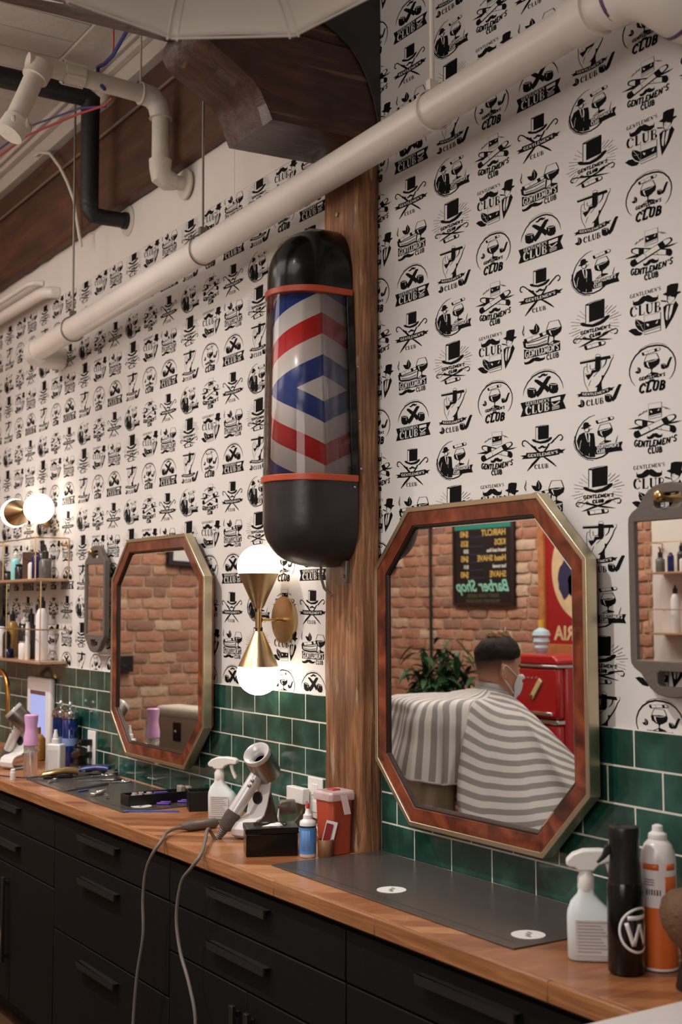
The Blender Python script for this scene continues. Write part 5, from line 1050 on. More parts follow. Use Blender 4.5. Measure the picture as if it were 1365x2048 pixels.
# scissors and tools on the far mat
def scissors(loc, rz, label, k):
    t = thing('scissors', label, 'scissors', loc, rz, 'pairs of scissors lying on the dark mat')
    for s_ in (1, -1):
        b = MB(); R = Matrix.Rotation(s_*.05, 4, 'Z')
        b.prism([(-.085, -.001), (0, -.0045), (.006, 0), (0, .0045), (-.085, .001)], .001 if s_ > 0 else .0034, .003 if s_ > 0 else .0054, 'z', T=R); b.tube([R @ V(.0, 0, .003), R @ V(.035, .004*s_, .003), R @ V(.05, .010*s_, .003)], .0028, 8)
        bl = b.build('blade', clipm, t, smooth=True, angle=30)
        b = MB(); b.tube([R @ V(.062+.013*math.cos(a), .012*s_+.010*math.sin(a), .004) for a in [2*PI*q/18 for q in range(18)]], .0026, 8, closed=True); b.build('finger_loop', clipm if k != 1 else blackplastic, t, smooth=True)
    b = MB(); b.lathe([(.004, .005), (.004, .0075)], n=14); b.build('pivot_screw', chrome, t, smooth=True)
scissors((-.93, -.115, .9042), math.radians(100), 'scissors lying farthest left on the dark mat, nearest the clippers', 0)
scissors((-.825, -.125, .9042), math.radians(78), 'middle pair of scissors on the dark mat with black finger loops', 1)
scissors((-.745, -.120, .9042), math.radians(84), 'scissors lying nearest the long grey comb on the dark mat', 2)
small('long_comb', 'long grey cutting comb lying across the dark mat', 'comb', (-.68, -.235, .9045), math.radians(112), lambda b: (b.box(-.10, .10, -.009, .009, 0, .004), b.box(-.06, .10, -.004, .006, .004, .007)), mat('comb_grey', (96, 90, 88), .3, .4))
small('hair_grip', 'small dark metal sectioning clip near the gold clippers', 'clip', (-.897, -.285, .9045), 2.3, lambda b: (b.box(-.032, .032, -.004, .004, 0, .003), b.box(-.03, .03, -.003, .003, .005, .008), b.box(.012, .03, -.006, .006, 0, .010)), clipm)
small('razor_blue', 'blue handled razor lying on the dark mat left of the tray', 'razor', (-.605, -.268, .9045), 1.9, lambda b: (b.box(-.035, .012, -.004, .004, 0, .006),), mat('razor_blue_plastic', (48, 66, 130), .35), bevel=.002)
small('section_clip', 'silver clips in a small heap beside the black tray', 'clip', (-.50, -.262, .9045), 2.2, lambda b: (b.box(-.04, .03, -.010, .010, 0, .010), b.box(-.01, .055, -.006, .004, .010, .014)), clipm, bevel=.002)
small('steel_clip', 'slim silver clip nearest the front of the dark mat', 'clip', (-.43, -.262, .9045), 2.9, lambda b: (b.box(-.035, .035, -.005, .005, 0, .004), b.box(-.035, .03, -.004, .004, .007, .010), b.box(-.004, .004, -.004, .004, .003, .008)), clipm)
small('edge_razor', 'blue tipped razor lying against the end of the black tray', 'razor', (-.395, -.16, .9045), 1.1, lambda b: (b.box(-.03, .0, -.004, .004, 0, .006), b.box(0, .05, -.010, .010, 0, .006)), [clipm], bevel=.002)
def clipper(loc, rz, label, body_m):
    t = thing('hair_clipper', label, 'hair clipper', loc, rz, 'cordless hair clippers on the dark mat')
    rings = []
    for u, w_, h0, h1 in ((-.085, .010, .004, .014), (-.07, .017, .004, .024), (-.03, .021, .010, .034), (.01, .020, .014, .040), (.045, .020, .010, .040), (.06, .021, .008, .034)):
        rings.append([(u, w_*math.cos(a), (h0+h1)/2+(h1-h0)/2*math.sin(a)) for a in [2*PI*k/16 for k in range(16)]])
    b = MB(); vs = [p for r_ in rings for p in r_]; b.add(vs, [(i*16+k, i*16+(k+1) % 16, (i+1)*16+(k+1) % 16, (i+1)*16+k) for i in range(5) for k in range(16)]+[tuple(range(16)), tuple(80+k for k in range(16))]); b.build('clipper_body', body_m, t, smooth=True, angle=60)
    b = MB(); b.box(-.07, .04, -.016, .016, 0, .010); b.build('base_grip', blackplastic, t, bevel=.003)
    b = MB(); b.box(.058, .085, -.020, .020, .010, .022)
    for k in range(9): b.box(.083, .095, -.019+k*.0044, -.017+k*.0044, .012, .016)
    b.build('cutting_head', chrome, t, merge=False)
gold = mat('gold_shell', (186, 156, 106), .25, .9)
clipper((-.985, -.215, .9045), math.radians(74), 'gold hair clippers lying at the left end of the dark mat', gold)
clipper((-1.00, -.080, .9045), math.radians(50), 'dark blue and silver hair clippers behind the gold ones', mat('navy_shell', (58, 62, 104), .3, .3))
b = MB(); b.tube(smoothcurve([(-1.008, -.298, .912), (-1.03, -.345, .909), (-1.12, -.395, .909), (-1.22, -.440, .906), (-1.30, -.455, .84), (-1.4, -.46, .7), (-1.45, -.47, .4), (-1.45, -.5, .01)]), .0028, 8)
tag(b.build('thin_cable', mat('bronze_cord', (60, 44, 36), .4), smooth=True), 'thin dark cord from the gold clippers leaving over the counter at left', 'cord')
# ---------------------------------------------------------------- bottles and devices at the far left of the counter
t = thing('small_cap_bottle', 'tiny white capped bottle at the front edge beside the gold clippers', 'bottle', cloc(-1.05, -.385))
b = MB(); b.lathe([(.0095, 0), (.0105, .002), (.0105, .030), (.009, .031), (.009, .040), (.006, .042)], n=20); b.build('bottle_body', whiteplastic, t, smooth=True)
clear_p = mat('clear_plastic', (228, 220, 214), .05, trans=.9, alpha=1)
t = thing('mist_bottle', 'spray bottle with pink hourglass top and clear base', 'spray bottle', cloc(-1.085, -.305))
b = MB(); b.lathe([(.024, 0), (.027, .003), (.027, .118), (.025, .121)], n=32); b.lathe([(.024, .119), (.0255, .116), (.0255, .005), (.02, .003)], n=32) if False else None; b.build('clear_base', clear_p, t, smooth=True)
b = MB(); b.lathe([(.026, .121), (.0285, .124), (.028, .15), (.023, .178), (.0225, .195), (.026, .222), (.0265, .236), (.022, .2395)], n=36); b.build('pink_top', mat('pink_plastic', (214, 160, 204), .35), t, smooth=True)
b = MB(); b.cyl((0, 0, .118), (0, 0, .085), .010); b.cyl((0, 0, .1), (0, 0, .094), .024); b.tube([(0, 0, .09), (.003, 0, .05), (.012, 0, .01)], .0022, 8); b.build('pump_tube', whiteplastic, t, smooth=True)
t = thing('pump_bottle', 'square white bottle with narrow pump top beside the pink sprayer', 'bottle', cloc(-1.09, -.205), math.radians(35))
b = MB(); b.box(-.034, .034, -.021, .021, 0, .122); b.build('bottle_body', whiteplastic, t, bevel=.006, segs=3)
b = MB(); b.lathe([(.015, .120), (.015, .140), (.010, .143), (.009, .158), (.007, .162), (.006, .176)], n=24); b.build('pump_top', whiteplastic, t, smooth=True)
b = MB(); b.box(-.024, .024, -.0216, -.0212, .02, .10); b.build('faint_label', label_m, t)
glassblue = mat('blue_liquid', (14, 34, 92), .08, coat=.5)
def jar(x, y, label, r_, h):
    t = thing('disinfectant_jar', label, 'jar', cloc(x, y), 0, 'blue disinfectant jars with chrome lids')
    b = MB(); b.lathe([(r_*.95, 0), (r_, .004), (r_, h), (r_*.9, h+.004)], n=36); b.build('blue_jar', glassblue, t, smooth=True)
    b = MB(); b.lathe([(r_*1.08, h+.004), (r_*1.12, h+.010), (r_*1.05, h+.03), (r_*.5, h+.042), (.005, h+.045), (.005, h+.060), (.009, h+.064), (.004, h+.072)], n=36); b.build('chrome_lid', chrome, t, smooth=True)
    b = MB(); b.lathe([(r_*1.01, .085), (r_*1.01, .115)], n=36, cap=False); b.build('pale_label', mat('pale_label', (120, 140, 190), .4), t, smooth=True)
jar(-1.43, -.060, 'blue jar with chrome lid behind the pink sprayer', .034, .19)
jar(-1.335, -.055, 'darker blue jar with chrome lid nearest the wall', .032, .19)
t = thing('wall_tablet', 'white framed tablet screen mounted on the tiles at far left', 'tablet', (-1.785, -.009, 1.085))
b = MB(); b.box(-.150, .150, -.028, 0, -.155, .155); b.build('casing', whiteplastic, t, bevel=.012, segs=4)
b = MB(); b.box(-.095, .10, -.0295, -.028, -.12, .098); s_ = b.build('screen', mat('lit_screen', (150, 160, 210), .2, emit=(150, 165, 225), estr=.55), t)
b = MB(); b.box(-.095, .10, -.0302, -.0296, .080, .098); b.build('status_bar', mat('status_bar', (110, 74, 70), .4), s_)
t = thing('gooseneck_tap', 'gold gooseneck tap arching at the left edge', 'tap', (-2.06, -.12, .9005))
b = MB(); b.tube(smoothcurve([(.115, 0, .15), (.112, 0, .27), (.085, 0, .33), (.0, 0, .362), (-.085, 0, .33), (-.112, 0, .27), (-.112, 0, .0)]), .011, 14); b.build('spout', mat('tap_gold', (196, 142, 74), .25, 1), t, smooth=True)
b = MB(); b.lathe([(.026, 0), (.024, .012), (.014, .02)], (-.112, 0, 0), n=24); b.build('tap_base', MATS['tap_gold'], t, smooth=True)
t = thing('clipper_charger', 'black clipper charging stand with plugs beside the square white bottle', 'charger', cloc(-1.20, -.055))
b = MB(); b.box(-.06, .05, -.03, .03, 0, .02); b.cbox((-.02, .0, .05), (.045, .04, .07)); b.build('charger_base', blackplastic, t, bevel=.006, merge=False)
b = MB(); b.lathe([(.016, 0), (.018, .03), (.015, .06)], (-.03, -.02, .055), (.8, .2, .25), 20); b.build('docked_trimmer', mat('trimmer_brown', (58, 44, 38), .3, .4), t, smooth=True)
t = thing('wall_outlet', 'white wall outlet with black plugs near the far octagonal mirror', 'outlet', (-1.205, -.0082, .985))
b = MB(); b.box(-.040, .040, -.006, 0, -.068, .068); b.build('cover_plate', whiteplastic, t, bevel=.002)
for k, (z, l_) in enumerate(((.022, .055), (-.028, .045))):
    b = MB(); b.box(-.014, .014, -l_, -.006, z-.012, z+.012); b.tube([(0, -l_, z), (-.02, -l_-.01, z-.01), (-.05, -l_, z-.03)], .004, 8); b.build('black_plug', blackplastic, t, bevel=.003, merge=False)
t = thing('glass_jar', 'amber bottle half hidden behind the far left dryer stand', 'jar', cloc(-1.60, -.10))
b = MB(); b.lathe([(.030, 0), (.034, .004), (.034, .09), (.02, .11), (.014, .112), (.014, .14)], n=28); b.build('glass', mat('amber_glass', (176, 120, 56), .08, coat=.5), t, smooth=True)
# ---------------------------------------------------------------- gold wire shelf and its bottles
t = thing('wire_shelf', 'two tier gold wire wall shelf holding bottles at the far left', 'shelf', (-1.95, 0, 1.32))
gw = mat('gold_wire', (206, 172, 122), .3, .9); gx0, gx1 = -.365, .435
def W3(*p): return [(x, y, z) for x, y, z in p]
for nm, z, dp in (('lower_board', 0, .125), ('upper_board', .352, .150)):
    b = MB(); b.box(gx0, gx1, -dp, -.004, z-.012, z); b.build(nm, mat('rose_gold_board', (196, 160, 128), .35, .5), t, bevel=.002)
b = MB()
for z in (.50, .525): b.tube([(gx1, -.004, z), (gx1, -.150, z), (gx0, -.150, z), (gx0, -.004, z)], .003, 8) if z > .51 else None
b.tube([(gx1, -.15, .352), (gx1, -.15, .525)], .003, 8); b.tube([(gx1, -.004, .352), (gx1, -.004, .525)], .003, 8); b.tube([(0, -.15, .352), (0, -.15, .525)], .003, 8); b.build('upper_rail', gw, t, smooth=True)
b = MB(); b.tube([(gx1, -.004, .135), (gx1, -.125, .135), (gx0, -.125, .135), (gx0, -.004, .135)], .003, 8)
for x in (gx1, -.02, gx0): b.tube([(x, -.125, 0), (x, -.125, .34)], .003, 8)
b.build('lower_rail', gw, t, smooth=True)
b = MB(); b.tube([(gx1-.004, -.004, .495), (gx1-.004, -.03, .495), (gx1-.004, -.036, .505)], .006, 10); b.build('end_hook', brass_plain, t, smooth=True)
def sbottle(x, y, z, r_, h, col, cap, caph, label, kind='bottle', grp=None, sq=False, capr=.5):
    t = thing(kind, label, kind.replace('_', ' ').split()[-1], (x, y, z), .5 if sq else 0, grp)
    b = MB()
    if sq: b.box(-r_, r_, -r_*.7, r_*.7, 0, h); b.build('bottle_body', mat('c%d_%d_%d' % col, col, .25), t, bevel=.003)
    else: b.lathe([(r_*.94, 0), (r_, .003), (r_, h*.86), (r_*.75, h*.95), (r_*capr, h)], n=24); b.build('bottle_body', mat('c%d_%d_%d' % col, col, .2), t, smooth=True, angle=60)
    if caph: b = MB(); b.lathe([(r_*capr, h), (r_*capr*1.05, h+caph*.6), (r_*capr*.45, h+caph*.7), (r_*capr*.4, h+caph)], n=18); b.build('cap', mat('c%d_%d_%d' % cap, cap, .3), t, smooth=True)
UZ, LZ = 1.6725, 1.3205
sbottle(-2.10, -.08, UZ, .020, .038, (34, 30, 30), (20, 18, 18), .008, 'squat black jar at the left of the upper gold shelf', 'jar', capr=.95)
sbottle(-1.99, -.08, UZ, .021, .10, (140, 204, 206), (226, 222, 218), .035, 'clear turquoise bottle with white pump on the upper gold shelf')
sbottle(-1.90, -.09, UZ, .021, .065, (38, 34, 40), (20, 18, 18), .008, 'short dark labelled jar right of the turquoise bottle', 'jar', capr=.9)
sbottle(-1.86, -.05, UZ, .034, .125, (78, 58, 48), (40, 30, 26), .0, 'brown box standing behind the jars on the upper shelf', 'box', sq=True)
sbottle(-1.745, -.09, UZ, .014, .075, (216, 210, 206), (30, 28, 30), .02, 'slim white labelled bottle on the upper shelf')
sbottle(-1.705, -.05, UZ, .024, .12, (60, 52, 50), (18, 17, 18), .05, 'dark brown bottle with tall black cap on the upper shelf')
sbottle(-1.665, -.095, UZ, .019, .105, (26, 30, 84), (20, 20, 40), .008, 'dark blue bottle near the right end of the upper shelf')
sbottle(-1.575, -.085, UZ, .027, .085, (96, 92, 88), (40, 36, 34), .05, 'grey smoky bottle at the right end of the upper shelf')
sbottle(-2.24, -.06, LZ, .022, .14, (226, 222, 220), (18, 17, 18), .05, 'white dropper bottle at the left of the lower gold shelf')
sbottle(-2.14, -.04, LZ, .026, .165, (150, 112, 52), (20, 19, 20), .05, 'amber oil bottle with black dropper on the lower shelf')
sbottle(-2.05, -.095, LZ, .019, .120, (40, 34, 34), (150, 150, 150), .012, 'small grey labelled bottle in front of the amber oil bottle')
sbottle(-1.955, -.045, LZ, .031, .155, (36, 33, 34), (214, 206, 200), .03, 'black printed round bottle in the middle of the lower shelf')
sbottle(-1.865, -.045, LZ, .027, .155, (44, 42, 44), (20, 19, 20), .07, 'dark bottle with black pump next to the white tube')
sbottle(-2.01, -.098, LZ, .025, .045, (22, 26, 58), (22, 26, 58), .0, 'navy blue flat tin at the front of the lower shelf', 'tin')
sbottle(-1.835, -.085, LZ, .026, .078, (226, 216, 208), (220, 212, 206), .0, 'white tub at the front of the lower gold shelf', 'tub', capr=1.0)
sbottle(-1.755, -.098, LZ, .010, .165, (226, 216, 208), (226, 216, 208), .0, 'slender white tube beside the tall white pump bottle', capr=.9)
sbottle(-1.665, -.065, LZ, .0275, .225, (228, 222, 222), (26, 24, 26), .05, 'tall white pump bottle at the right end of the lower shelf')
# ---------------------------------------------------------------- barber chairs
leather = mat('cream_leather', (176, 158, 136), .42, bump=.15, bscale=70); leather2 = mat('ivory_leather', (206, 196, 180), .45, bump=.1, bscale=70)
def barber_chair(loc, rz, label, m, zt=1.125, hw=.235):
    t = thing('barber_chair', label, 'chair', loc, rz)
    b = MB(); b.lathe([(.30, 0), (.30, .02), (.24, .045), (.06, .07)], n=40); b.build('base_disc', chrome, t, smooth=True)
    b = MB(); b.cyl((0, 0, .05), (0, 0, .42), .045); b.build('hydraulic_column', chrome, t, smooth=True)
    b = MB(); b.box(-.24, .27, -.25, .25, .42, .54); b.build('seat', m, t, bevel=.035, segs=4)
    b = MB(); R = RY(math.radians(-4)); b.box(-.40, -.25, -hw, hw, .60, zt); b.build('backrest', m, t, bevel=.04, segs=5)
    b = MB(); b.box(-.37, -.29, -.12, .12, .50, .62); b.build('back_bracket', steel, t, bevel=.01)
    for s_ in (1, -1):
        b = MB(); b.box(-.26, .20, s_*.285-.03, s_*.285+.03, .70, .745); b.build('armrest', m, t, bevel=.018, segs=4)
        b = MB(); b.tube([(-.20, s_*.285, .70), (-.20, s_*.285, .48), (.0, s_*.26, .45)], .014, 10); b.build('arm_support', chrome, t, smooth=True)
    b = MB(); b.box(.30, .52, -.17, .17, .20, .225); b.build('footrest', steel, t, bevel=.006)
    b = MB(); b.tube([(.36, -.1, .21), (.2, -.1, .43)], .013, 8); b.build('footrest_arm', chrome, t, smooth=True)
    b = MB(); b.tube([(.36, .1, .21), (.2, .1, .43)], .013, 8); b.build('footrest_arm', chrome, t, smooth=True)
    return t
PX, PY, PR = -.63, -1.70, math.radians(-72.6)
barber_chair((PX, PY, 0), PR, 'cream barber chair under the client wearing the striped cape', leather)
c2 = barber_chair((-1.98, -1.235, 0), math.radians(-100), 'cream barber chair with nobody in it, seen in the far mirror', leather, 1.055, .27)
b = MB(); b.box(-.408, -.242, -.262, .262, 1.0, 1.062); b.build('top_roll', leather2, c2, bevel=.03, segs=4)
b = MB(); b.box(-.408, -.398, -.09, -.03, .90, .99); o_ = b.build('headrest_slot', mat('slot_brown', (58, 42, 32), .3, .5), c2, bevel=.004)
b = MB(); b.ellipsoid((-.412, -.06, .945), (.006, .010, .010)); b.build('slot_knob', chrome, o_, smooth=True)
t = thing('stool', 'cream padded stool just visible at the left edge of the photo', 'stool', (.000, -.975, 0))
b = MB(); b.lathe([(.14, .515), (.19, .525), (.205, .56), (.208, .62), (.20, .675), (.16, .70), (.01, .705)], n=48); b.build('cushion', leather2, t, smooth=True, angle=60)
b = MB(); b.cyl((0, 0, .08), (0, 0, .52), .028); b.build('post', chrome, t, smooth=True)
for k in range(5): a = k*2*PI/5; b = MB(); b.tube([(0, 0, .10), (.15*math.cos(a), .15*math.sin(a), .085), (.24*math.cos(a), .24*math.sin(a), .05)], [.018, .014, .012], 10); b.ellipsoid((.24*math.cos(a), .24*math.sin(a), .026), (.026, .026, .026)); b.build('leg', chrome, t, smooth=True)
# ---------------------------------------------------------------- the client
t = thing('person', 'seated client in a grey and white striped cape and white face mask, seen from behind', 'person', (PX, PY, 0), PR)
skin = mat('skin', (192, 138, 110), .5, sub=.08, var=.04, vscale=12)
LV = [(-.12, .050, -.075, .062), (-.06, .040, -.066, .056), (-.03, .045, -.064, .055), (-.01, .060, -.066, .056), (.0, .082, -.068, .054), (.012, .094, -.071, .057), (.03, .097, -.075, .063), (.05, .098, -.080, .067), (.075, .096, -.087, .071), (.10, .093, -.094, .0735), (.12, .090, -.099, .075), (.145, .097, -.102, .077), (.17, .096, -.101, .0765), (.19, .088, -.094, .071), (.21, .070, -.078, .059), (.225, .046, -.054, .040), (.234, .015, -.02, .014)]
def headpt(z, a, off=0, zoff=0):
    for i in range(len(LV)-1):
        if LV[i][0] <= z <= LV[i+1][0]: break
    u = (z-LV[i][0])/(LV[i+1][0]-LV[i][0]); u = max(0, min(1, u)); f_, bk, w_ = [LV[i][k]+(LV[i+1][k]-LV[i][k])*u for k in (1, 2, 3)]
    c_, s_ = math.cos(a), math.sin(a); ex = .85 if c_ > 0 else .9
    x = (f_ if c_ > 0 else -bk)*math.copysign(abs(c_)**ex, c_); y = w_*math.copysign(abs(s_)**.9, s_)
    if c_ > .9: # nose, brow, eye sockets, lips
        g = max(0, 1-(a_norm(a)/.20)**2)
        if .068 < z < .118: x += .022*g*(1-(z-.068)/.05)**.7
        if .118 <= z < .128: x += .002*g
    an = abs(a_norm(a))
    if .105 < z < .128 and .22 < an < .62: x -= .006
    if .042 < z < .058 and an < .32: x += .003*(1-abs(z-.05)/.008)
    d = math.hypot(x, y) or 1; k = 1+off/d; return (x*k, y*k, z+zoff)
def a_norm(a): return (a+PI) % (2*PI)-PI
HN = 72; HZ = [-.12, -.09, -.06, -.04, -.02, -.01, 0, .006, .014, .022, .03, .038, .044, .05, .056, .062, .068, .076, .084, .092, .10, .106, .112, .118, .124, .13, .14, .15, .16, .17, .18, .19, .20, .21, .218, .225, .230, .234]
HM = Matrix.Translation(V(.022, 0, 1.168)) @ Matrix.Rotation(math.radians(-5), 4, 'Z') @ Matrix.Rotation(math.radians(4), 4, 'Y')
vs = [HM @ V(*headpt(z, 2*PI*k/HN)) for z in HZ for k in range(HN)]; nH = len(HZ)
fs = [(i*HN+k, i*HN+(k+1) % HN, (i+1)*HN+(k+1) % HN, (i+1)*HN+k) for i in range(nH-1) for k in range(HN)]+[tuple(range(HN))[::-1], tuple((nH-1)*HN+k for k in range(HN))]
b = MB(); b.add(vs, fs)
def limb(pts, rs, n=14): b.tube(smoothcurve(pts, 4), [rs[min(len(rs)-1, i//4)]+(rs[min(len(rs)-1, i//4+1)]-rs[min(len(rs)-1, i//4)])*(i % 4)/4 for i in range((len(pts)-1)*4+1)], n)
# ears
for s_ in (1, -1):
    ep = []
    for q in range(20):
        a = 2*PI*q/20; ep.append(HM @ V(-.012-.012*math.cos(a)*(1.0 if math.sin(a) > 0 else .6)-.006*math.sin(a), s_*(.077+.010*(math.cos(a)+1)/2), .098+.030*math.sin(a)))
    b.tube(ep, .0045, 8, closed=True); b.ellipsoid(HM @ V(-.012, s_*.077, .098), (.010, .005, .024), 12, 8, R=HM.to_3x3())
# torso, hips, legs, arms under the cape
loft(b, [([( -.02+dx*math.cos(a)-.01, w_*math.copysign(abs(math.sin(a))**.8, math.sin(a))) for a in [2*PI*q/28 for q in range(28)]], z) for z, dx, w_ in ((.54, .11, .165), (.62, .115, .165), (.72, .105, .150), (.82, .105, .148), (.92, .115, .165), (1.00, .115, .165), (1.05, .098, .168), (1.085, .08, .145), (1.115, .066, .10), (1.16, .060, .066))])
for s_ in (1, -1):
    limb([(-.01, s_*.155, 1.065), (.0, s_*.18, .98), (.0, s_*.20, .87), (.04, s_*.205, .77), (.16, s_*.16, .74), (.28, s_*.10, .725)], [.046, .045, .040, .037, .032, .025])
    b.ellipsoid((.315, s_*.095, .722), (.045, .036, .014), 14, 8)
    for q in range(4): yy = s_*(.083+.021*q); L_f = (.066, .078, .074, .058)[q] if s_ > 0 else (.066, .078, .074, .058)[q]; b.tube([(.335, yy-s_*.02, .723), (.335+L_f*.5, yy-s_*.02, .724), (.335+L_f, yy-s_*.02, .708)], [.0085, .008, .0065], 8)
    b.tube([(.295, s_*.065, .722), (.32, s_*.042, .718), (.345, s_*.035, .710)], [.010, .009, .0075], 8)
    limb([(.0, s_*.095, .60), (.2, s_*.11, .605), (.40, s_*.12, .60), (.455, s_*.12, .50), (.45, s_*.12, .35), (.44, s_*.12, .27)], [.085, .080, .066, .055, .048, .038])
body = b.build('body', skin, t, smooth=True, merge=False, angle=180)
r_ = body.modifiers.new('remesh', 'REMESH'); r_.mode = 'VOXEL'; r_.voxel_size = .0042; r_.use_smooth_shade = True
# hair: dark top with a faded neckline
hair_m = mat('dark_hair', (27, 19, 15), .6, spec=.25, var=.5, vscale=40)
nt = hair_m.node_tree; tc_ = nt.nodes.new('ShaderNodeTexCoord'); mp_ = nt.nodes.new('ShaderNodeMapping'); mp_.inputs['Scale'].default_value = (60, 220, 40); mp_.inputs['Rotation'].default_value = (0, .5, .3); nn_ = nt.nodes.new('ShaderNodeTexNoise'); nn_.inputs['Scale'].default_value = 1.6; nn_.inputs['Detail'].default_value = 6; bp_ = nt.nodes.new('ShaderNodeBump'); bp_.inputs['Strength'].default_value = .8; bp_.inputs['Distance'].default_value = .004
nt.links.new(tc_.outputs['Object'], mp_.inputs[0]); nt.links.new(mp_.outputs[0], nn_.inputs[0]); nt.links.new(nn_.outputs['Fac'], bp_.inputs['Height']); nt.links.new(bp_.outputs['Normal'], nt.nodes['Principled BSDF'].inputs['Normal'])
def hairline(a):
    an = abs(a_norm(a)); pts_ = ((0, .188), (.6, .182), (1.0, .160), (1.5, .150), (2.0, .150), (2.6, .138), (3.15, .125))
    for (a0_, z0_), (a1_, z1_) in zip(pts_, pts_[1:]):
        if an <= a1_: return z0_+(z1_-z0_)*(an-a0_)/(a1_-a0_)
    return .125
b = MB(); HZN = 14; vs = []
for i in range(HZN+1):
    for k in range(HN):
        a = 2*PI*k/HN; h0 = hairline(a); z = h0+(.2335-h0)*(i/HZN); off = .0035+.0085*min(1, i/6); off += (.004*noise.noise(V(math.cos(a)*9, math.sin(a)*9, z*60)) if i > 1 else 0); p = headpt(min(z, .2335), a, off, .020*(i/HZN)**2*(1+.3*math.cos(a))+.004*noise.noise(V(a*6, z*80, 2))); vs.append(HM @ V(*p))
b.add(vs, [(i*HN+k, i*HN+(k+1) % HN, (i+1)*HN+(k+1) % HN, (i+1)*HN+k) for i in range(HZN) for k in range(HN)]+[tuple(HZN*HN+k for k in range(HN))]); hair = b.build('hair', hair_m, t, smooth=True, angle=180)
b = MB(); vs = []
for i in range(7):
    for k in range(HN):
        a = 2*PI*k/HN; an = abs(a_norm(a)); h0 = hairline(a)+.006; lo = max(.040, h0-.085) if an > 1.75 else h0-.03; vs.append(HM @ V(*headpt(lo+(h0-lo)*i/6, a, .0016+.0024*(i/6))))
fs = [(i*HN+k, i*HN+(k+1) % HN, (i+1)*HN+(k+1) % HN, (i+1)*HN+k) for i in range(6) for k in range(HN) if abs(a_norm(2*PI*(k+.5)/HN)) > 1.25]
fade = bpy.data.materials.new('hair_fade'); fade.use_nodes = True; nt = fade.node_tree; bs = nt.nodes['Principled BSDF']; bs.inputs['Base Color'].default_value = lin((58, 44, 36)); bs.inputs['Roughness'].default_value = .7
at_ = nt.nodes.new('ShaderNodeAttribute'); at_.attribute_name = 'fade'; nt.links.new(at_.outputs['Fac'], bs.inputs['Alpha'])
fo = b.add(vs, fs).build('faded_neckline', fade, t, smooth=True, merge=False, angle=180); fa = fo.data.attributes.new('fade', 'FLOAT', 'POINT')
for i, _ in enumerate(fo.data.vertices): fa.data[i].value = .06+.86*((i//HN)/6)**1.3
for k, (x, y, z, r_, c_) in enumerate(((-.01, .0, .258, .024, 0), (.018, .012, .262, .020, 0), (-.040, -.004, .255, .020, 0), (.036, -.004, .256, .016, 0), (-.022, .022, .256, .016, 0), (.004, -.020, .260, .018, 0))):
    b = MB(); pts = [HM @ V(x+r_*math.cos(q*1.1)*(1-q/26), y+r_*math.sin(q*1.1)*(1-q/26), z-.01+.0012*q) for q in range(14)]; b.tube(pts, .0062, 8); b.build('hair_twist', mat('blond_hair', (150, 108, 62), .5, bump=.8, bscale=200, var=.3, vscale=60), hair, smooth=True)
b = MB(); b.cbox(HM @ V(.018, .004, .275), (.008, .008, .034), R=HM.to_3x3() @ RY(.3)); b.cbox(HM @ V(.030, .004, .262), (.034, .010, .006), R=HM.to_3x3()); b.build('hair_clip', steel, hair, bevel=.002, merge=False)
for s_ in (1, -1):
    b = MB(); b.ellipsoid(HM @ V(.0775, s_*.031, .1165), (.0105, .0125, .0075), 16, 10, R=HM.to_3x3()); ey = b.build('eye', mat('eye_white', (222, 214, 208), .2), t, smooth=True)
    b = MB(); b.ellipsoid(HM @ V(.0862, s_*.031, .1162), (.0025, .0048, .0052), 12, 8, R=HM.to_3x3()); b.build('iris', mat('iris_brown', (44, 28, 18), .15), ey, smooth=True)
    b = MB(); b.tube([HM @ V(*p) for p in ((.088, s_*.016, .127), (.0895, s_*.030, .131), (.081, s_*.046, .127))], [.0022, .0028, .0016], 8); b.build('eyebrow', hair_m, t, smooth=True)
    b = MB(); b.tube([HM @ V(*p) for p in ((.0865, s_*.020, .121), (.0885, s_*.031, .1245), (.083, s_*.043, .121))], .0022, 8); b.build('eyelid', skin, t, smooth=True)
# mask with ear loops
maskm = mat('mask_white', (214, 216, 220), .75)
b = MB(); vs = []; MK = 26; MZ = 12
for i in range(MZ+1):
    z = -.006+.096*i/MZ
    for k in range(MK+1):
        w_ = .86+.30*math.sin(PI*min(1, max(0, (z+.006)/.096))); a = -w_+2*w_*k/MK; p = list(headpt(max(z, 0.0), a, .005)); nose_ = max(0, 1-(a/.35)**2); p[0] += .017*nose_*math.sin(PI*min(1, max(0, (i+1)/(MZ+1))))+(.006 if z > .07 else 0)*nose_; p[2] = z-.010*max(0, (1-i/4))*abs(math.cos(a)); vs.append(HM @ V(*p))
b.add(vs, [(i*(MK+1)+k, i*(MK+1)+k+1, (i+1)*(MK+1)+k+1, (i+1)*(MK+1)+k) for i in range(MZ) for k in range(MK)]); mk = b.build('face_mask', maskm, t, smooth=True, solid=.002, angle=180)
for s_ in (1, -1):
    b = MB(); b.tube([HM @ V(*p) for p in smoothcurve([(.060, s_*.064, .082), (.03, s_*.077, .102), (-.004, s_*.086, .126), (-.018, s_*.088, .118), (-.022, s_*.086, .095), (-.012, s_*.081, .070), (.02, s_*.074, .038), (.050, s_*.060, .008)])], .0022, 6); b.build('ear_loop', maskm, mk, smooth=True)
trs = mat('dark_trousers', (34, 36, 44), .8)
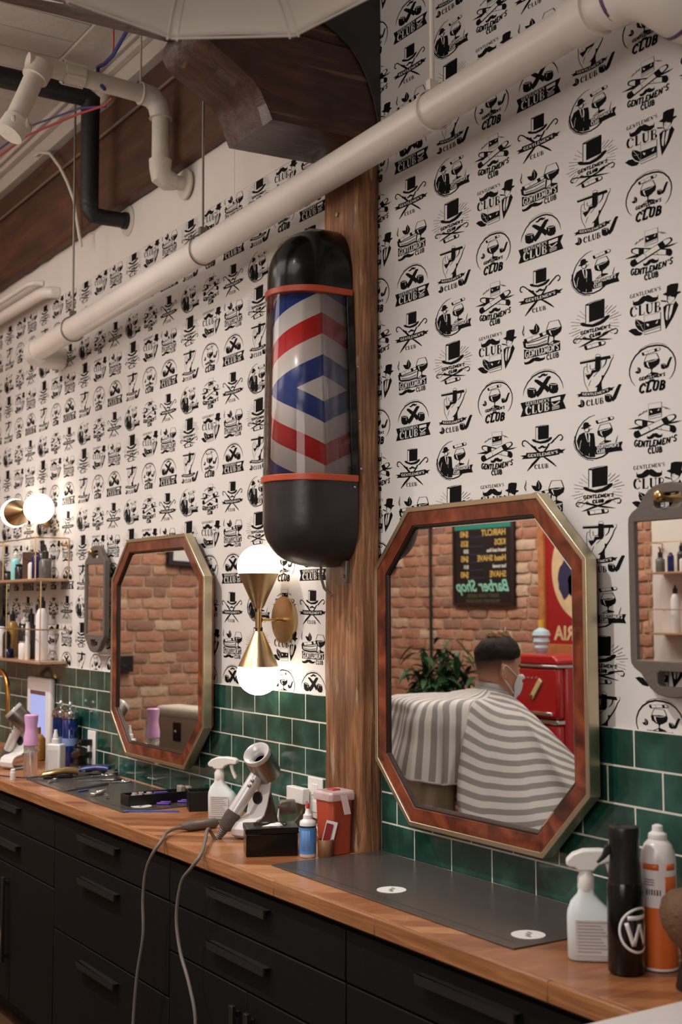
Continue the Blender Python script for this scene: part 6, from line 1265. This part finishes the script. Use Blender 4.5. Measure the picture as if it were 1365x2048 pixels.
for s_ in (1, -1):
    b = MB(); b.tube(smoothcurve([(.02, s_*.095, .61), (.2, s_*.11, .615), (.40, s_*.12, .61), (.465, s_*.12, .50), (.458, s_*.12, .38), (.45, s_*.12, .29)], 4), [.095]*4+[.092]*4+[.080]*4+[.068]*4+[.062]*5, 18); b.build('trouser_leg', trs, t, smooth=True)
    b = MB(); b.ellipsoid((.49, s_*.12, .26), (.125, .045, .035), 20, 10); b.build('shoe', mat('shoe_black', (24, 22, 22), .4), t, smooth=True)
# cape
cape_m = bpy.data.materials.new('striped_cape'); cape_m.use_nodes = True; nt = cape_m.node_tree; bs = nt.nodes['Principled BSDF']; bs.inputs['Roughness'].default_value = .6; bs.inputs['Sheen Weight'].default_value = .2
uvn = nt.nodes.new('ShaderNodeUVMap'); sp = nt.nodes.new('ShaderNodeSeparateXYZ'); nt.links.new(uvn.outputs[0], sp.inputs[0])
def mth(op, a, c=None):
    n = nt.nodes.new('ShaderNodeMath'); n.operation = op
    for i, x in enumerate((a, c)):
        if x is None: continue
        if isinstance(x, (int, float)): n.inputs[i].default_value = x
        else: nt.links.new(x, n.inputs[i])
    return n.outputs[0]
st = mth('LESS_THAN', mth('FRACT', mth('DIVIDE', mth('ADD', sp.outputs[0], 5), .050)), .47); he = mth('LESS_THAN', sp.outputs[1], .972); st = mth('MULTIPLY', st, he)
mx = nt.nodes.new('ShaderNodeMix'); mx.data_type = 'RGBA'; mx.inputs[6].default_value = lin((222, 216, 212)); mx.inputs[7].default_value = lin((148, 144, 142)); nt.links.new(st, mx.inputs[0]); nt.links.new(mx.outputs[2], bs.inputs['Base Color'])
KEY = [(0, [(.066, 0, 1.165), (.10, 0, 1.125), (.17, 0, 1.04), (.30, 0, .90), (.50, 0, .80), (.66, 0, .70), (.70, 0, .48)]),
 (40, [(.048, .042, 1.17), (.10, .10, 1.125), (.18, .20, 1.02), (.32, .26, .87), (.50, .28, .76), (.64, .28, .64), (.67, .30, .46)]),
 (75, [(.015, .064, 1.18), (.04, .13, 1.135), (.06, .22, 1.07), (.13, .31, .90), (.19, .36, .77), (.25, .41, .64), (.27, .44, .50)]),
 (98, [(-.008, .066, 1.186), (-.01, .14, 1.145), (-.02, .215, 1.09), (-.01, .285, .95), (.0, .345, .82), (.0, .41, .70), (.0, .445, .625)]),
 (108, [(-.02, .062, 1.188), (-.045, .14, 1.155), (-.09, .215, 1.115), (-.13, .275, .98), (-.16, .32, .85), (-.19, .37, .71), (-.205, .40, .635)]),
 (117, [(-.028, .058, 1.189), (-.075, .14, 1.16), (-.175, .225, 1.145), (-.235, .270, 1.03), (-.275, .295, .90), (-.295, .325, .77), (-.285, .345, .70)]),
 (119, [(-.030, .056, 1.189), (-.08, .14, 1.162), (-.185, .226, 1.152), (-.21, .258, 1.07), (-.215, .263, .98), (-.22, .268, .90), (-.222, .270, .825)]),
 (138, [(-.048, .044, 1.195), (-.15, .14, 1.168), (-.30, .228, 1.157), (-.32, .260, 1.09), (-.325, .266, .99), (-.33, .272, .90), (-.335, .275, .825)]),
 (158, [(-.06, .025, 1.195), (-.20, .11, 1.168), (-.375, .215, 1.156), (-.43, .25, 1.10), (-.445, .262, 1.0), (-.455, .27, .92), (-.46, .272, .85)]),
 (168, [(-.064, .015, 1.195), (-.22, .07, 1.168), (-.41, .14, 1.158), (-.445, .15, 1.10), (-.465, .155, 1.02), (-.49, .16, .95), (-.51, .16, .89)]),
 (180, [(-.066, 0, 1.195), (-.22, 0, 1.165), (-.41, 0, 1.158), (-.445, 0, 1.10), (-.47, 0, 1.02), (-.50, 0, .95), (-.525, 0, .89)])]
full = KEY+[(360-a, [(x, -y, z) for x, y, z in p]) for a, p in KEY[::-1] if 0 < a < 180]; NK = len(full)
def cr(p0, p1, p2, p3, s): return .5*((2*p1)+(p2-p0)*s+(2*p0-5*p1+4*p2-p3)*s*s+(-p0+3*p1-3*p2+p3)*s**3)
NA, NR = 220, 44; P = []
for i in range(NA):
    th = 360*i/NA; j = max(k for k in range(NK) if full[k][0] <= th+1e-6); a0_ = full[j][0]; a1_ = full[(j+1) % NK][0] if j+1 < NK else 360; s = (th-a0_)/(a1_-a0_); s = s*s*(3-2*s)*.5+s*.5
    prof_ = [V(*full[j][1][k]).lerp(V(*full[(j+1) % NK][1][k]), s) for k in range(7)]; col_ = []
    for q in range(NR+1):
        u = 6*q/NR; k = min(5, int(u)); v_ = u-k; col_.append(cr(prof_[max(k-1, 0)], prof_[k], prof_[k+1], prof_[min(k+2, 6)], v_))
    P.append(col_)
vs = []; uvs = []
for i in range(NA):
    th = math.radians(360*i/NA); Ls = 0; back = max(0, -math.cos(th))
    for q in range(NR+1):
        if q: Ls += (P[i][q]-P[i][q-1]).length
        p = P[i][q].copy(); f_ = q/NR; amp = (.0035+.013*max(0, f_-.35))*(1 if q > 1 else 0); wv = math.sin(th*26+2*math.sin(th*3)+f_*2)*.55*(.4+back)+noise.noise(V(math.cos(th)*4.5, math.sin(th)*4.5, f_*1.3))*1.6+math.sin(th*11+f_*3)*.5
        h = V(p.x+.08 if back > .5 else p.x, p.y, 0); h = h.normalized() if h.length > 1e-4 else V(1, 0, 0)
        p += h*amp*wv*(1 if f_ > .3 else .5)+V(0, 0, .004*noise.noise(V(p.x*20, p.y*20, 1)))*(1-f_)
        vs.append(p); uvs.append(((.03+Ls)*math.sin(th) if True else 0, f_))
me = bpy.data.meshes.new('cape'); W_ = NR+1; me.from_pydata([tuple(v) for v in vs], [], [(i*W_+q, i*W_+q+1, ((i+1) % NA)*W_+q+1, ((i+1) % NA)*W_+q) for i in range(NA) for q in range(NR)])
uv = me.uv_layers.new(name='UVMap')
peri = [0]
for i in range(NA): peri.append(peri[-1]+(P[(i+1) % NA][26]-P[i][26]).length)
for f in me.polygons:
    fi = f.vertices[0]//W_; back_ = 118 < 360*(fi+.5)/NA < 242
    for li in f.loop_indices:
        vi = me.loops[li].vertex_index; ii = vi//W_; u_ = uvs[vi]
        if back_: uv.data[li].uv = ((peri[NA] if (ii == 0 and fi == NA-1) else peri[ii])*.92, u_[1])
        else: uv.data[li].uv = u_
me.materials.append(cape_m); me.polygons.foreach_set('use_smooth', [True]*len(me.polygons)); o = bpy.data.objects.new('striped_cape', me); C.objects.link(o); o.parent = t; s_ = o.modifiers.new('s', 'SOLIDIFY'); s_.thickness = .003; s_.offset = 0
b = MB(); b.tube([(.070*math.cos(a)+.0, .068*math.sin(a), 1.182-.014*math.cos(a)) for a in [2*PI*k/40 for k in range(40)]], .007, 10, closed=True)
vs = []
for z_, k_ in ((1.176, 1.03), (1.195, 1.0), (1.214, .97)):
    for k in range(40): a = 2*PI*k/40; vs.append((.071*k_*math.cos(a)-.002, .067*k_*math.sin(a), z_-.012*math.cos(a)))
b.add(vs, [(i*40+k, i*40+(k+1) % 40, (i+1)*40+(k+1) % 40, (i+1)*40+k) for i in range(2) for k in range(40)]); b.build('cape_collar', mat('collar_grey', (168, 164, 160), .7), t, smooth=True, solid=.002, merge=False)
# ---------------------------------------------------------------- along the opposite brick wall
red_en = mat('red_enamel', (172, 22, 28), .22, coat=.6)
FX0, FX1, FY0, FY1 = -2.33, -1.80, -3.72, -3.14
t = thing('retro_fridge', 'red retro fridge with chrome trim against the brick wall', 'fridge', ((FX0+FX1)/2, (FY0+FY1)/2, 0)); hx, hy = (FX1-FX0)/2, (FY1-FY0)/2
b = MB(); b.box(-hx, hx, -hy, hy-.06, .04, 1.20); b.box(-hx+.03, hx-.03, -hy+.03, hy-.1, 0, .04); b.build('cabinet_body', red_en, t, bevel=.02, segs=3, merge=False)
b = MB(); b.prism([(-hx, 1.205), (hx, 1.205), (hx, 1.232), (hx-.035, 1.262), (-hx+.035, 1.262), (-hx, 1.232)], -hy, hy+.004, 'y'); b.build('domed_top', red_en, t, bevel=.012, segs=3)
b = MB(); b.box(-hx-.001, hx+.001, -hy, hy+.006, 1.190, 1.205); b.build('upper_trim', chrome, t, bevel=.003)
b = MB(); b.box(-hx, hx, hy-.055, hy, .895, 1.188); fd = b.build('freezer_door', red_en, t, bevel=.018, segs=3)
b = MB(); b.box(-hx-.001, hx+.001, hy-.055, hy+.006, .868, .890); b.build('middle_trim', chrome, t, bevel=.003)
b = MB(); b.box(-hx, hx, hy-.055, hy, .06, .862); ld = b.build('lower_door', red_en, t, bevel=.018, segs=3)
for z_, dpar in ((.925, fd), (.815, ld)): b = MB(); b.box(.055, .235, hy+.012, hy+.028, z_-.010, z_+.012); b.box(.075, .095, hy, hy+.014, z_-.006, z_+.006); b.box(.195, .215, hy, hy+.014, z_-.006, z_+.006); b.build('door_handle', chrome, dpar, bevel=.004, merge=False)
b = MB(); b.cbox((.085, hy+.006, 1.065), (.034, .010, .135), R=RY(math.radians(38))); o_ = b.build('opener_plate', mat('cream_enamel', (214, 196, 140), .35), t, bevel=.008, segs=3); o_['label'] = 'cream bottle opener plate fixed at a slant on the fridge door'
b = MB(); b.ellipsoid((.050, hy+.012, 1.022), (.010, .004, .010)); b.build('opener_ring', mat('rust_brown', (120, 60, 34), .4), o_, smooth=True)
for k in range(7): b = MB(); b.cbox((-.13+.035*k, hy+.002, 1.128+.004*math.sin(k)), (.016, .003, .011)); b.build('badge_letter', chrome, fd, bevel=.001)
t = thing('vase', 'pale blue and white knobbly bottle with yellow stopper on the red fridge', 'bottle', (-2.25, -3.42, 1.2625))
b = MB(); b.lathe([(.030, 0), (.036, .01), (.045, .03), (.040, .045), (.052, .065), (.046, .09), (.058, .105), (.05, .13), (.025, .145), (.018, .15)], n=28); b.build('body', mat('ice_blue', (176, 200, 208), .25, var=.12, vscale=25), t, smooth=True)
b = MB(); b.lathe([(.018, .148), (.020, .17), (.018, .20)], n=20); b.build('stopper', mat('mustard', (206, 162, 60), .4), t, smooth=True)
# potted plant
t = thing('potted_plant', 'bushy green potted plant in front of the brick wall behind the client', 'plant', (-2.86, -3.0, 0))
b = MB(); b.lathe([(.12, 0), (.15, .05), (.17, .30), (.175, .32), (.16, .32), (.15, .29)], n=32); b.build('pot', mat('grey_pot', (96, 92, 88), .7), t, smooth=True)
b = MB(); b.lathe([(.01, .295), (.155, .295)], n=24, cap=False); b.build('soil', mat('soil', (40, 30, 24), .9), t)
rnd = random.Random(11); lm = MB(); sm = MB()
for k in range(58):
    a = rnd.uniform(0, 2*PI); reach = rnd.uniform(.05, .44); hgt = rnd.uniform(.80, 1.34)-reach*.5*(1 if math.cos(a) < 0 else .35); top = V(reach*math.cos(a)*.85+.10, reach*.5*math.sin(a), hgt); pts = smoothcurve([(.03*math.cos(a), .03*math.sin(a), .29), (top.x*.35, top.y*.35, hgt*.75), tuple(top)], 5); sm.tube(pts, .005, 5)
    for q in range(20):
        c0 = V(*pts[min(len(pts)-1, 4+q*7//19)])+V(rnd.uniform(-.08, .08), rnd.uniform(-.06, .06), rnd.uniform(-.05, .05)); d = V(rnd.uniform(-1, 1), rnd.uniform(-1, 1), rnd.uniform(-.7, .25)).normalized(); w_ = d.cross(V(0, 0, 1)).normalized(); L_l = rnd.uniform(.07, .125); wl = L_l*.22; vs = []
        for s in range(5):
            f_ = s/4; ww = wl*math.sin(PI*min(.98, f_*.92+.06))**.8; cc = c0+d*L_l*f_+V(0, 0, -.5*L_l*f_*f_); vs += [cc-w_*ww+V(0, 0, .012*ww/wl), cc, cc+w_*ww+V(0, 0, .012*ww/wl)]
        lm.add(vs, [f for s in range(4) for f in ((3*s, 3*s+1, 3*s+4, 3*s+3), (3*s+1, 3*s+2, 3*s+5, 3*s+4))])
sm.build('stems', mat('stem_green', (70, 84, 48), .6), t, smooth=True); lm.build('foliage', mat('leaf_green', (34, 66, 36), .45, var=.4, vscale=14), t, smooth=True, merge=False, angle=180)
# menu board
t = thing('menu_board', 'black price board with yellow and teal lettering on the brick wall', 'sign', (-3.24, -3.775, 1.85)); BW, BH = .335, .30
b = MB(); b.box(-BW, BW, -.012, .012, -BH, BH); b.build('panel', mat('board_black', (20, 15, 16), .45), t, bevel=.002)
b = MB(); plate(b, [(-BW, -BH), (BW, -BH), (BW, BH), (-BW, BH)], [[(-BW+.02, -BH+.02), (-BW+.02, BH-.02), (BW-.02, BH-.02), (BW-.02, -BH+.02)]], .012, .020); b.build('rim', mat('board_rim', (44, 20, 24), .4), t, bevel=.002)
b = MB(); b.box(-BW+.02, BW-.02, .012, .014, BH-.062, BH-.018); b.build('teal_header', mat('teal', (40, 128, 112), .5), t)
yel = mat('yellow_letters', (214, 176, 92), .5); whl = mat('white_letters', (220, 214, 206), .5); tea = mat('mint_letters', (140, 206, 182), .5); olv = mat('olive_letters', (92, 98, 66), .5); nav = mat('navy_rule', (38, 48, 84), .5)
def FT(x, z): return frame((x, .0125, z), (-1, 0, 0), (0, 0, 1))
for wd, pr, z, sz, m_ in (('HAIRCUT', '$40', .205, .062, yel), ('KIDS', '$35', .137, .058, yel), ('beard and line', '$20', .083, .036, whl), ('Head SHAVE', '$45', .028, .058, yel), ('hot towel', '$15', -.028, .036, whl), ('SHAVE', '$40', -.084, .060, yel)):
    textmesh(wd, sz, m_, t, FT(.255, z), 'menu_word', weight=.001, align='LEFT'); textmesh(pr, sz, m_, t, FT(-.155, z), 'menu_price', weight=.001, align='LEFT')
    b = MB(); b.box(-.14, .02, .012, .0135, z-.026, z-.019); b.build('price_rule', nav, t)
textmesh('Barber Shop', .115, tea, t, FT(0, -.165), 'script_line', shear=.4, weight=.002); textmesh("DON'T LOOK GOOD", .036, olv, t, FT(0, -.232), 'motto_line'); textmesh('WE DO NOT LOOK GOOD', .030, olv, t, FT(0, -.268), 'motto_line')
# framed red poster
t = thing('framed_poster', 'red poster with an oval picture in a wooden frame right of the price board', 'poster', (-2.235, -3.775, 1.72)); HW, HH = .415, .475
b = MB(); plate(b, [(-HW, -HH), (HW, -HH), (HW, HH), (-HW, HH)], [[(-HW+.055, -HH+.055), (-HW+.055, HH-.055), (HW-.055, HH-.055), (HW-.055, -HH+.055)]], -.01, .025); b.build('frame', wood('frame_oak', (140, 82, 44), (176, 112, 64), (196, 134, 84), (3, 3, 3), 5, .4, .1), t, bevel=.003)
b = MB(); b.box(-HW+.05, HW-.05, -.008, .004, -HH+.05, HH-.05); pa_ = b.build('poster_sheet', mat('poster_red', (150, 28, 30), .35), t)
b = MB(); b.add([(.30*math.cos(a), .0045, .06+.335*math.sin(a)) for a in [2*PI*k/48 for k in range(48)]], [tuple(range(48))]); b.build('oval_ground', mat('poster_cream', (206, 178, 138), .5, var=.15, vscale=12), pa_)
rnd = random.Random(3); b = MB()
for cx_, cz_, rx_, rz_ in ((-.10, .20, .10, .045), (-.16, .0, .09, .12), (-.06, -.04, .08, .10), (.05, .08, .10, .13), (.12, -.09, .08, .09), (-.02, .24, .06, .05), (.16, .20, .06, .07)):
    pl = [(cx_+rx_*(1+.28*noise.noise(V(math.cos(a)*2, math.sin(a)*2, cx_*9)))*math.cos(a), .0052, cz_+rz_*(1+.28*noise.noise(V(math.cos(a)*2, math.sin(a)*2, cz_*7)))*math.sin(a)) for a in [2*PI*k/24 for k in range(24)]]; b.add(pl, [tuple(range(24))])
b.build('dark_figures', mat('poster_navy', (44, 40, 72), .5, var=.25, vscale=20), pa_, merge=False)
textmesh('VICTORIA', .125, MATS['poster_cream'], pa_, frame((0, .0052, -.352), (-1, 0, 0), (0, 0, 1)), 'poster_lettering', weight=.004, xs=1.0)
# screens, switch box, cable
def screen(loc, w_, h, axis, label, tilt=0):
    t = thing('wall_screen', label, 'screen', loc, axis)
    R = Matrix.Rotation(tilt, 4, 'X')
    for nm, m_, a in (('frame', blackmatte, (-.01, .03, -w_/2, w_/2, -h/2, h/2)), ('display', mat('pale_display', (190, 184, 178), .3, emit=(215, 205, 195), estr=.25), (.03, .032, -w_/2+.035, w_/2-.035, -h/2+.035, h/2-.035))):
        b = MB(); b.box(*a); b.v = [tuple(R @ V(*p)) for p in b.v]; b.build(nm, m_, t, bevel=.003)
screen((-4.565, -2.45, 2.10), .95, .56, 0, 'black framed pale screen on the end brick wall', .05)
screen((-4.44, -3.765, 2.02), .26, .38, PI/2, 'small black framed pale screen beside the black cable on the brick wall')
b = MB(); b.box(-4.58, -4.53, -1.70, -1.58, 1.10, 1.21); b.box(-4.531, -4.526, -1.66, -1.62, 1.12, 1.15); tag(b.build('switch_box', blackplastic, bevel=.004, merge=False), 'black switch box on the end brick wall', 'switch box')
b = MB(); b.tube([(-3.86, -3.772, 3.7), (-3.862, -3.77, 2.0), (-3.855, -3.77, .05)], .011, 10); tag(b.build('hanging_cable', blackmatte, smooth=True), 'black cable hanging down the brick wall left of the price board', 'cable')
# second gold shelf on the white plaster, seen in the near hand mirror
roots = [o for o in C.objects if o.name.startswith('wire_shelf')]
s2 = dup(roots[0], (-1.18, -3.8, 1.39), PI, 'gold wire shelf on the white plaster seen in the hand mirror at right')
src = [o for o in C.objects if o.parent is None and o.get('label', '').endswith('shelf') and o.name.split('.')[0] in ('bottle', 'jar', 'tub', 'box')]
labs = {}
for k, o in enumerate(src[:14]):
    dx, dy, dz = o.location.x+1.95, o.location.y, o.location.z-1.32
    r = dup(o, (-1.18-dx, -3.8-dy, 1.39+dz), None, 'on the plaster wall shelf, '+o['label'].split(' on the ')[0].split(' at the ')[0].split(' standing ')[0].split(' next ')[0].split(' beside ')[0].split(' in front ')[0].split(' near ')[0].split(' in the ')[0].split(' right of ')[0])
